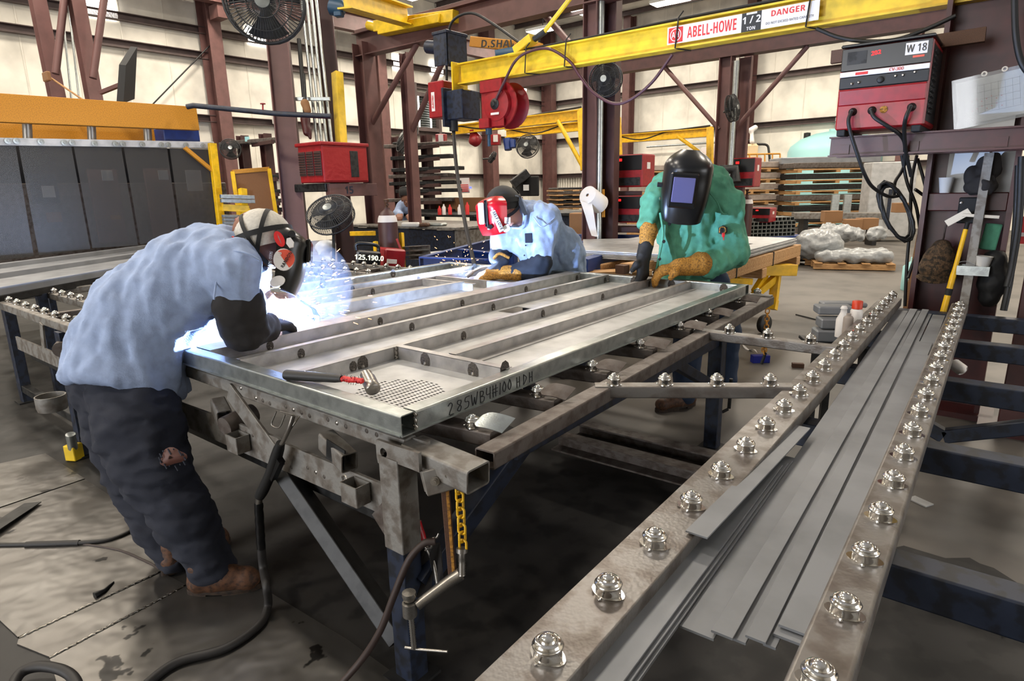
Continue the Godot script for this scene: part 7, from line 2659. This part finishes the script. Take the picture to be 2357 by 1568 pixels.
	# mid bench left of the roll with stacked timber
	stack("low timber and sheet stack left of the paper roll", V(-7.933,1.179,-11.311), V(-7.41,1.638,-11.876), 5, 13.5)
	t = T("steel_bench", "dark bench under the timber stack left of the paper roll", "bench", V(-6.258,.973,-9.293) * V(1, 0, 1))
	var e := V(-6.181,1.194,-9.424)
	bb("top", V(e.x - 1.4, e.y - .06, e.z - 1.0), V(e.x, e.y, e.z), "dark_steel", t)
	bb("cabinet", V(e.x - 1.3, 0, e.z - .9), V(e.x - .1, e.y - .06, e.z - .1), "bar_blue", t)
	TM("carton", "brown carton between the red-hooded welder and the paper roll post", "carton", mb().box(V(-5.257,.999,-8.258), V(.3, .5, .3), Basis(UP, .3), .01), "card")


# layered store of bundles on timber
func stack(label: String, a: Vector3, b: Vector3, n: int, dep: float, wrap := "dark_steel") -> void:
	var t := T("material_stack", label, "stack", V((a.x + b.x) / 2, a.y, (a.z + b.z) / 2))
	var w := V(b.x - a.x, 0, b.z - a.z)
	var ang := -atan2(w.z, w.x)
	var hh := (b.y - a.y) / n
	for i in n:
		var c := a + w * .5 + V(0, hh * (i + .68), 0)
		O("bundle", mb().box(c, V(w.length() * (1.0 - .03 * (i % 3)), hh * .5, 1.0), Basis(UP, ang), .015), wrap if i % 3 else "table_brown" if wrap == "dark_steel" else wrap, t)
		for f in [.06, .5, .94]:
			O("timber", mb().box(a + w * f + V(0, hh * (i + .2), 0), V(.14, hh * .36, 1.06), Basis(UP, ang), .006), "wood", t)
		O("timber_rail", mb().box(a + w * .5 + V(0, hh * (i + .3), 0) + Basis(UP, ang) * V(0, 0, .5), V(w.length(), hh * .14, .04), Basis(UP, ang), .004), "wood", t)


func post_gear() -> void:
	# paper roll on its post
	var t := T("paper_roll", "white paper roll with a hanging tail on the rust red post", "paper roll", V(-4.272,1.008,-6.94))
	var r0 := V(-4.241,1.531,-6.798)
	var r1 := V(-4.224,1.423,-7.042)
	var d := (r1 - r0).normalized()
	var sd := d.cross(UP).normalized()
	O("roll", mb().lathe(Transform3D(Basis(sd, d, sd.cross(d)).orthonormalized(), r0), [Vector2(.02, .01), Vector2(.02, 0), Vector2(.115, 0), Vector2(.12, .005), Vector2(.12, .30), Vector2(.02, .30)], 26), "label_white", t)
	O("core", mb().tube([r0 + d * .02, r0 + d * .28], .021, 10), "card", t)
	O("tail", mb().sheet(func(u: float, v: float): return V(-4.225,1.443,-6.744).lerp(V(-4.102,1.031,-6.754), u) + V(.728,-.233,-.645) * (v - .5) * (.15 - .07 * u) + V(.611,.236,.756) * .015 * sin(u * 6.0), 12, 3, .002), "label_white", t)
	small_welder("upper red welding set with a red lamp on the paper roll post", V(-4.452,1.614,-7.645), V(.52, .42, .36))
	small_welder("lower red welding set under the other on the paper roll post", V(-4.399,1.155,-7.545), V(.52, .35, .36))
	small_welder("red welding set on the post right of the black hooded welder", V(-4.349,1.567,-11.815), V(.5, .52, .36))
	for q in [[V(-4.545,1.569,-7.688), V(-4.113,1.56,-7.902), "rust red shelf under the upper red welding set"], [V(-4.482,1.104,-7.594), V(-4.051,1.1,-7.809), "rust red shelf under the lower red welding set"]]:
		TM("post_shelf", q[2], "shelf", mb().extr(q[0] + V(0, -.04, -.1), q[1] + V(0, -.04, -.1), MB.rr(.55, .08, .01)), "red_oxide_dark")
	TM("grey_duct", "dark grey duct beside the welding set right of the black hooded welder", "duct", mb().tube([V(-4.421,1.778,-11.293), V(-4.313,1.874,-11.41), V(-4.132,1.884,-11.559), V(-4.089,1.657,-11.523)], .1, 10), "dark_steel")
	t = T("gas_cylinder", "dark gas cylinder behind the green jacket's shoulder", "cylinder", V(-4.115,.844,-12.307))
	m_cyl(t, V(-4.137,1.006,-12.34))
	small_welder("red welder on the floor behind the green jacket's shoulder", V(-4.241,.878,-12.877), V(.4, .28, .4))
	TM("chain_guard", "yellow and black striped strap on the paper roll post", "strap", mb().extr(V(-4.257,1.594,-7.201), V(-4.232,1.243,-7.179), MB.rr(.04, .02, .003), V(0, 0, 1)), "amber")


func sheet_stand() -> void:
	# blue pallet frames behind the welders
	var t := T("steel_pallet", "blue steel pallet frame behind the red-hooded welder", "frame", V(-4.3, .85, -4.9))
	for q in [[V(-4.609,.92,-4.305), V(-5.816,.92,-7.265)], [V(-4.609,.92,-4.305), V(-3.891,.92,-4.457)], [V(-5.816,.92,-7.265), V(-3.95,.92,-7.75)], [V(-4.853,.92,-5.121), V(-3.986,.92,-4.901)]]:
		O("rail", mb().extr(q[0], q[1], MB.ch(.13, .07, .012)), "blue_paint", t)
	for p in [V(-4.746,.9,-4.513), V(-5.773,.9,-7.21), V(-4.354,.9,-7.523)]:
		O("leg", mb().box(V(p.x, .43, p.z), V(.1, .86, .1), Basis(), .01), "blue_paint", t)
	t = T("blue_pallet", "blue steel pallet with grey sheets between the two far welders", "pallet", V(-3.6, .85, -6.2))
	for q in [[V(-3.184,.9,-5.037), V(-3.45,.9,-6.273)], [V(-4.312,.9,-6.818), V(-3.389,.9,-6.879)], [V(-3.656,.9,-5.852), V(-3.931,.9,-7.715)]]:
		O("rail", mb().extr(q[0], q[1], MB.rr(.1, .13, .01)), "blue_paint", t)
	O("sheet", slab([V(-3.614,.975,-5.715), V(-3.364,.975,-6.113), V(-3.603,.975,-7.305), V(-4.288,.975,-6.779)], .012), "sheet_metal", t)
	O("foot", mb().box(V(-3.75, .4, -6.3), V(.12, .8, .12), Basis(), .01), "blue_paint", t)
	# galvanised sheets on timber over the yellow cart
	t = T("sheet_stack", "stack of galvanised sheets on timber behind the green jacket", "stack", V(-2.7, .9, -6.6))
	for i in 5:
		bb("sheet", V(-3.75 + .01 * (i % 2), .925 + .016 * i, -7.82 + .012 * (i % 3)), V(-2.02 + .012 * (i % 2), .937 + .016 * i, -5.45), "sheet_metal", t, .002)
	bb("square_hole", V(-2.35, 1.002, -6.85), V(-2.2, 1.0035, -6.75), "black_matt", t, 0.0)
	t = T("timber_skid", "pale timber skid under the galvanised sheets", "skid", V(-2.6, .74, -6.6))
	bb("long_timber", V(-2.13, .78, -7.95), V(-1.99, .915, -5.3), "wood", t, .006)
	bb("long_timber", V(-3.7, .78, -7.95), V(-3.56, .915, -5.3), "wood", t, .006)
	for z in [-7.85, -6.6, -5.5]:
		bb("cross_timber", V(-3.75, .68, z - .07), V(-1.98, .78, z + .07), "wood", t, .006)
	for z in [-6.9, -5.8]:
		bb("steel_band", V(-2.14, .775, z), V(-1.984, .92, z + .02), "dark_steel", t, .001)
	t = T("timber_offcut", "pale timber block beside the torch of the black hooded welder", "timber", V(-3.0, .8, -5.0))
	bb("block", V(-3.148,.834,-5.281), V(-3.109,.894,-5.728), "wood", t, .01)
	TM("timber_offcut", "timber block with a dark drilled end beside the black glove", "timber", mb().extr(V(-2.758,.896,-5.086), V(-2.713,.893,-5.518), MB.rr(.13, .085, .006)), "wood")
	TM("end_plate", "dark drilled steel end plate on the timber block", "plate", mb().extr(V(-2.79,.888,-5.031), V(-2.759,.894,-5.137), MB.rr(.11, .08, .006)), "wood_dark")
	TM("timber_offcut", "long thin timber under the two blocks beside the far welders", "timber", mb().extr(V(-3.141,.816,-5.148), V(-2.659,.838,-5.413), MB.rr(.2, .05, .006)), "wood")
	# yellow cart
	t = T("yellow_cart", "yellow steel cart on casters carrying the timber skid", "cart", V(-2.3, 0, -7.0))
	O("top_beam", mb().extr(V(-2.376,.716,-6.86), V(-1.931,.671,-7.47), MB.rr(.14, .125, .006)), "yellow_new", t)
	O("top_beam", mb().extr(V(-3.102,.738,-8.066), V(-2.551,.671,-9.019), MB.rr(.14, .12, .006)), "yellow_new", t)
	O("upright", mb().extr(V(-2.057,.649,-7.295), V(-2.06,.271,-7.241), MB.rr(.09, .09, .006), V(0, 0, 1)), "yellow_new", t)
	O("upright", mb().extr(V(-2.428,.658,-7.131), V(-2.467,-.01,-7.023), MB.rr(.09, .09, .006), V(0, 0, 1)), "yellow_new", t)
	O("lower_rail", mb().extr(V(-2.46,.638,-6.437), V(-2.248,.576,-6.986), MB.rr(.08, .07, .006)), "yellow_new", t)
	O("brace", mb().extr(V(-2.071,.583,-7.263), V(-2.19,.425,-6.986), MB.rr(.07, .08, .006)), "yellow_new", t)
	O("brace", mb().extr(V(-2.154,.633,-7.212), V(-2.195,.463,-6.993), MB.rr(.06, .07, .006)), "yellow_new", t)
	O("caster_fork", mb().extr(V(-2.056,.356,-7.205), V(-2.057,.253,-7.172), MB.rr(.12, .11, .006), V(0, 0, 1)), "yellow_new", t)
	var k := 0
	for p in [V(-2.078,.142,-7.054), V(-2.378,-.063,-6.682)]:
		var q := V(p.x, .105, p.z)
		O("caster_wheel", mb().lathe(Transform3D(Basis(V(0, 1, 0), V(1, 0, .35), V(0, 0, 1)).orthonormalized(), q - V(.03, 0, .01)), [Vector2(0, 0), Vector2(.095, 0), Vector2(.104, .012), Vector2(.104, .048), Vector2(.095, .06), Vector2(0, .06)], 22), "rubber", t)
		k += 1
	chain(t, V(-1.875,.39,-6.436), V(-1.856,.122,-6.368), 7, .008, "amber")


func far_things() -> void:
	# aqua tank
	var t := T("storage_tank", "large pale aqua tank with a domed top by the back wall", "tank", BT * V(-7.0, 0, -24.0))
	var c := V(-5.692,2.864,-26.213)
	var o := V(c.x, 0, c.z)
	O("shell", mb().lathe(Transform3D(Basis(), o), [Vector2(0, 0), Vector2(1.58, 0), Vector2(1.6, .1), Vector2(1.6, 2.75), Vector2(1.52, 2.95), Vector2(1.2, 3.2), Vector2(.7, 3.38), Vector2(.25, 3.45), Vector2(.25, 3.52), Vector2(0, 3.52)], 40), "tank_aqua", t)
	O("vent_pipe", mb().tube([o + V(0, 3.5, .2), o + V(0, 3.9, .2), o + V(.1, 4.0, .2), o + V(.5, 4.02, .2)], .05, 8), "galvanised", t)
	O("cap", mb().lathe(Transform3D(Basis(), o + V(-.9, 3.3, .4)), [Vector2(.12, -.1), Vector2(.12, .12), Vector2(0, .14)], 12), "dark_steel", t)
	t = T("chemical_tote", "cream tote with a black pipe left of the aqua tank", "tote", V(-7.812,2.353,-23.018) * V(1, 0, 1))
	bb("body", V(-8.267,2.355,-22.916), V(-7.385,2.976,-22.764), "tote", t, .08)
	O("pipe", mb().tube(MB.smooth([V(-7.439,2.954,-22.846), V(-7.167,2.918,-23.055), V(-7.077,2.684,-23.054), V(-7.006,2.334,-23.003)], 4), .04, 8), "rubber", t)
	bb("stand", V(-8.382,2.302,-23.071) * V(1, 0, 1), V(-7.268,2.281,-22.642), "wood", t)
	for i in 7:
		O("railing_bar", mb().tube([V(-7.851,2.335,-21.923) + V(.2 * i, 0, -.17 * i), V(-7.888,2.607,-21.978) + V(.2 * i, 0, -.17 * i)], .025, 6), "amber", t)
	O("railing_top", mb().tube([V(-7.888,2.607,-21.978), V(-7.888,2.607,-21.978) + V(1.2, 0, -1.02)], .03, 6), "amber", t)
	t = T("chemical_tote", "pale tote behind the black hood's top", "tote", V(-8.694,2.005,-22.197) * V(1, 0, 1))
	bb("body", V(-9.193,2.021,-22.329), V(-8.241,2.922,-22.321), "label_white", t, .08)
	bb("band", V(-9.209,2.442,-22.314), V(-8.139,2.538,-22.15), "label_red", t, .02)
	TM("wall_camera", "small white camera on a stand above the cream tote", "camera", mb().blob([[V(-7.666,3.424,-22.809), V(-7.561,3.508,-22.92), .09, .09], [V(-7.642,3.423,-22.828), V(-7.58,3.045,-22.761), .05, .08]], .03, 40.0), "label_white")
	# stored bundles on timber
	stack("tall stack of steel bundles on pale timber in front of the aqua tank", V(-5.747,.033,-20.26), V(-3.861,2.221,-22.466), 7, 19.2)
	stack("tall stack of wrapped brown bundles left of the timber stack", V(-6.918,.036,-19.712), V(-6.252,2.292,-20.953), 7, 19.5, "bundle")
	stack("stack of wrapped pale bundles between the red welding sets and green jacket", V(-8.814,.176,-16.901), V(-8.29,2.219,-17.961), 7, 18.5, "bundle")
	TM("sheet_load", "grey sheets topping the tall timber stack", "sheets", mb().box(V(-4.981,2.276,-21.578), V(2.9, .2, 1.1), Basis(UP, .62), .02), "strip_steel")
	t = T("roller_stand", "grey bench with drilled brackets in front of the timber stack", "bench", V(-3.906,.184,-18.884) * V(1, 0, 1))
	O("top", mb().extr(V(-4.803,.78,-18.081), V(-2.826,.752,-18.876), MB.rr(.6, .16, .01)), "table_steel", t)
	for p in [V(-4.541,.734,-18.146), V(-3.016,.718,-18.844)]:
		O("leg", mb().box(V(p.x, p.y / 2, p.z), V(.12, p.y, .4), Basis(UP, .6), .01), "dark_steel", t)
	for p in [V(-3.863,1.066,-18.4), V(-3.614,1.059,-18.599)]:
		O("drilled_bracket", mb().box(p, V(.2, .5, .06), Basis(UP, .6), .01), "galvanised", t)
	# bundle of square tubes on a blue pallet
	t = T("tube_bundle", "bundle of grey square tubes with open ends on a blue pallet", "tubes", V(-3.749,.545,-13.171))
	var a := V(-4.168,.59,-12.715)
	var ux := V(.609,-.077,-.789)
	ux.y = 0
	ux = ux.normalized()
	var dd := ux.cross(UP)
	for i in 11:
		for j in 5:
			var w := .095
			var p := a + ux * (w * (i + .5)) + UP * (.075 * (j + .5)) - dd * (.0 if j != 4 else .05)
			O("square_tube", mb().htube(p, p - dd * -1.6 if dd.dot(V(-.611,-.236,-.756)) > 0.0 else p - dd * 1.6, .09, .07, .005, .006), "galvanised", t)
	t = T("pallet", "blue pallet under the bundle of grey square tubes", "pallet", V(-3.738,.46,-13.154))
	for i in 4:
		O("board", mb().box(a + ux * (.1 + .3 * i) + V(0, -.09, 0) + V(-.611,-.236,-.756) * V(1, 0, 1) * .7, V(.12, .16, 1.5), Basis(dd.cross(UP), UP, dd).orthonormalized(), .01), "blue_paint", t)
	O("deck", mb().box(a + ux * .55 + V(0, -.015, 0) + V(-.611,-.236,-.756) * V(1, 0, 1) * .7, V(1.25, .03, 1.5), Basis(dd.cross(UP), UP, dd).orthonormalized(), .004), "blue_paint", t)
	t = T("slotted_rack", "dark slotted rack carrying the blue pallet", "rack", V(-3.722,.11,-13.19) * V(1, 0, 1))
	for i in 5:
		O("slat", mb().box(a + ux * .6 + V(0, -.24 - .09 * i, 0) + V(-.611,-.236,-.756) * V(1, 0, 1) * .7, V(1.3, .04, 1.4), Basis(dd.cross(UP), UP, dd).orthonormalized(), .006), "dark_steel", t)
	for q in [-.05, 1.2]:
		var p: Vector3 = a + ux * q
		O("post", mb().box(V(p.x, (a.y - .2) / 2, p.z) + V(-.611,-.236,-.756) * V(1, 0, 1) * .3, V(.08, a.y - .2, .08)), "dark_steel", t)
	# wrapped goods on pallets
	pallet_load("low film-wrapped bundle on a timber pallet in the aisle", V(-2.967,0,-12.87), V(-1.665,0,-13.319), .22, "film")
	pallet_load("upright white film-wrapped block beside the low wrapped bundle", V(-3.277,0,-13.482), V(-2.915,0,-13.52), .55, "film")
	pallet_load("timber pallet of cartons and loose film behind the wrapped bundle", V(-4.318,0,-19.419), V(-2.975,0,-20.35), .1, "film")
	for q in [[V(-3.513,.841,-16.497), .34, "open brown carton above the film-wrapped goods"], [V(-3.019,.677,-16.316), .3, "brown carton left of the printed carton on the pallet"], [V(-2.762,.68,-16.524), .34, "brown carton with dark print on the pallet"], [V(-2.276,.999,-17.81), .3, "brown carton beside the grey cabinet"]]:
		TM("carton", q[2], "carton", mb().box(q[0], V(q[1] * 1.15, q[1] * .75, q[1]), Basis(UP, .5), .006), "card")
	TM("film_heap", "heap of crumpled clear film beside the cartons", "film", mb().blob([[V(-3.392,.519,-15.701), V(-2.998,.497,-15.748), .2, .16], [V(-3.002,.526,-15.753), V(-2.762,.471,-15.665), .16, .14], [V(-2.521,.475,-15.994), V(-2.391,.518,-16.112), .15, .13]], .03, 40.0, .08, 6.0), "film")
	# grey cabinet
	t = T("control_cabinet", "light grey control cabinet with a red lamp right of the stacks", "cabinet", V(-2.798,.155,-19.771) * V(1, 0, 1))
	var g := V(-3.28,.149,-19.644)
	O("body", mb().box(V(-2.965,1.126,-20.203), V(1.15, 2.0, .6), Basis(UP, .55), .02), "sheet_metal", t)
	O("door_stripe", mb().box(V(-2.826,.964,-19.801), V(.09, .9, .02), Basis(UP, .55), .004), "bar_blue", t)
	O("red_lamp", mb().box(V(-3.215,2.017,-19.749), V(.07, .06, .03), Basis(UP, .55)), "led_red", t)
	TM("water_bottle", "blue plastic water bottle on the floor left of the maroon column", "bottle", mb().lathe(Transform3D(Basis(), V(-1.17,0,-11.144)), [Vector2(0, 0), Vector2(.13, 0), Vector2(.14, .02), Vector2(.14, .36), Vector2(.05, .44), Vector2(.05, .5), Vector2(0, .5)], 18), "tank_aqua")
	floor_bits()


func pallet_load(label: String, a: Vector3, b: Vector3, h: float, mt: String) -> void:
	var t := T("pallet_load", label, "pallet", (a + b) / 2)
	var w := b - a
	var n := w.cross(UP).normalized()
	if n.z > 0.0:
		n = -n
	var dep := w.length() * .7
	var ba := Basis(w.normalized(), UP, w.normalized().cross(UP))
	for i in 4:
		O("board", mb().box(a + w * (.06 + .293 * i) + n * dep * .5 + V(0, .13, 0), V(.14, .02, dep), ba, .003), "wood", t)
	for i in 3:
		O("runner", mb().box((a + b) / 2 + n * dep * (.08 + .42 * i) + V(0, .065, 0), V(w.length(), .1, .06), ba, .004), "wood", t)
	var q := []
	for i in 3:
		q.append([a + w * .1 + n * dep * (.2 + .3 * i) + V(0, .14 + h * .5, 0), b - w * .1 + n * dep * (.2 + .3 * i) + V(0, .14 + h * .5, 0), h * .48, h * .5])
	O("wrapped_goods", mb().blob(q, .03, 30.0, .05, 5.0), mt, t)


func floor_bits() -> void:
	# aerosol cans and steel blocks beside the left track
	var t := T("aerosol_can", "white aerosol can with an orange-red cap left of the track", "can", V(-.675,.742,-4.01))
	var o := V(-.667,.766,-3.983)
	O("can_body", mb().lathe(Transform3D(Basis(), o), [Vector2(0, 0), Vector2(.033, 0), Vector2(.033, .135), Vector2(.026, .147), Vector2(0, .147)], 20), "label_white", t)
	O("cap", mb().lathe(Transform3D(Basis(), o + V(0, .147, 0)), [Vector2(.028, 0), Vector2(.028, .042), Vector2(.024, .046), Vector2(0, .046)], 20), "orange_cap", t)
	t = T("aerosol_can", "blue-grey aerosol can with a bare nozzle in front of the others", "can", V(-.677,.779,-3.82))
	o = V(-.677,.79,-3.824)
	O("can_body", mb().lathe(Transform3D(Basis(), o), [Vector2(0, 0), Vector2(.026, 0), Vector2(.026, .095), Vector2(.02, .105), Vector2(.012, .107), Vector2(.012, .12), Vector2(0, .12)], 18), "bundle", t)
	t = T("spray_bottle", "white spray bottle behind the aerosol cans", "bottle", V(-.73,.768,-3.907))
	o = V(-.72,.755,-3.911)
	O("bottle_body", mb().lathe(Transform3D(Basis(), o), [Vector2(0, 0), Vector2(.035, 0), Vector2(.036, .10), Vector2(.018, .14), Vector2(.015, .16), Vector2(.02, .165), Vector2(.012, .18), Vector2(0, .18)], 18), "label_white", t)
	var k := 0
	for q in [[V(-.81,.804,-4.052), V(.14, .06, .12)], [V(-.813,.733,-4.027), V(.16, .07, .12)], [V(-.819,.87,-4.131), V(.2, .05, .12)], [V(-.809,.871,-4.338), V(.26, .03, .1)]]:
		TM("steel_block", ["grey steel block in the middle of the pile by the aerosol cans", "lowest grey steel block of the pile by the aerosol cans", "upper grey steel block of the pile by the aerosol cans", "flat grey bar on top of the pile by the aerosol cans"][k], "block", mb().box(q[0], q[1], Basis(UP, .5), .008), "strip_steel")
		k += 1
	t = T("block_stand", "dark stand under the grey steel blocks by the left track", "stand", V(-.746,.515,-4.079) * V(1, 0, 1))
	var p := V(-.77,.699,-4.052)
	O("top_plate", mb().box(p + V(0, -.012, 0), V(.36, .02, .26), Basis(UP, .5), .004), "dark_steel", t)
	for q in [V(-.13, 0, .08), V(.13, 0, .08), V(0, 0, -.1)]:
		O("leg", mb().box(V(p.x, (p.y - .02) / 2, p.z) + Basis(UP, .5) * q, V(.04, p.y - .02, .04), Basis(UP, .5)), "dark_steel", t)
	# litter on the floor
	TM("blue_carton", "small blue carton on the floor beyond the spreader bars", "carton", mb().box(V(-1.729,0,-5.821) + V(0, .035, 0), V(.16, .07, .07), Basis(UP, .7), .003), "soft_blue")
	TM("paper_scrap", "crumpled pink and white wrapper beside the blue carton", "wrapper", mb().sheet(func(u: float, v: float): return V(-2.052,0,-6.278).lerp(V(-1.871,0,-6.149), u) + V(0, .012 + .015 * sin(u * 7.0 + v * 3.0), 0) + V(.611,.236,.756) * V(1, 0, 1) * (v - .5) * .08, 8, 4, .001), "label_white")
	TM("wood_offcut", "small dark wood offcut on the floor near the left track", "offcut", mb().box(V(-1.4,0,-5.836) + V(0, .02, 0), V(.10, .04, .05), Basis(UP, .4), .003), "wood_dark")
	TM("metal_chip", "small bright metal chip on the dark floor under the table", "chip", mb().box(V(-1.814,0,-3.257) + V(0, .004, 0), V(.09, .006, .05), Basis(UP, .3)), "sheet_metal")
	TM("metal_offcut", "pale metal offcut on the floor right of the right track", "offcut", mb().box(V(-.214,0,-3.604) + V(0, .004, 0), V(.10, .006, .06), Basis(UP, -.5)), "sheet_metal")
	TM("floor_rod", "thin rod lying on the aisle floor beyond the yellow cart", "rod", mb().tube([V(-2.059,.01,-8.261), V(-1.768,.01,-8.065)], .008, 6), "dark_steel")
	# clamps and rods under the spreader bars
	t = T("screw_clamp", "dark screw clamp standing under the far spreader bar", "clamp", V(-1.529,0,-4.359))
	O("rod", mb().tube([V(-1.411,.609,-3.968), V(-1.4,.288,-3.943)], .014, 8), "dark_steel", t)
	O("swivel", mb().tube([V(-1.41,.282,-3.894), V(-1.373,.27,-3.92), V(-1.371,.32,-3.937)], .018, 8), "dark_steel", t)
	t = T("screw_clamp", "dark screw clamp with a tee handle right of the other clamp", "clamp", V(-1.475,0,-4.342))
	O("rod", mb().tube([V(-1.347,.381,-3.949), V(-1.349,.175,-3.95)], .012, 8), "dark_steel", t)
	O("tee_handle", mb().tube([V(-1.353,.17,-3.945), V(-1.382,.151,-3.916)], .01, 6), "dark_steel", t)
	t = T("hanging_clamp", "small clamp hanging on a yellow chain from the far spreader bar", "clamp", V(-.927,.719,-3.203))
	chain(t, V(-.947,.827,-3.221), V(-.934,.773,-3.214), 4, .005, "amber")
	O("clamp_body", mb().tube([V(-.932,.779,-3.218), V(-.936,.749,-3.205), V(-.941,.723,-3.193)], .008, 8), "black_matt", t)
	TM("aerosol_can", "aerosol can lying on its side right of the right track", "can", mb().tube([V(-.155,.789,-3.452), V(-.152,.787,-3.454), V(-.119,.776,-3.41), V(-.114,.77,-3.413)], [.02, .027, .027, .015], 14), "label_white")
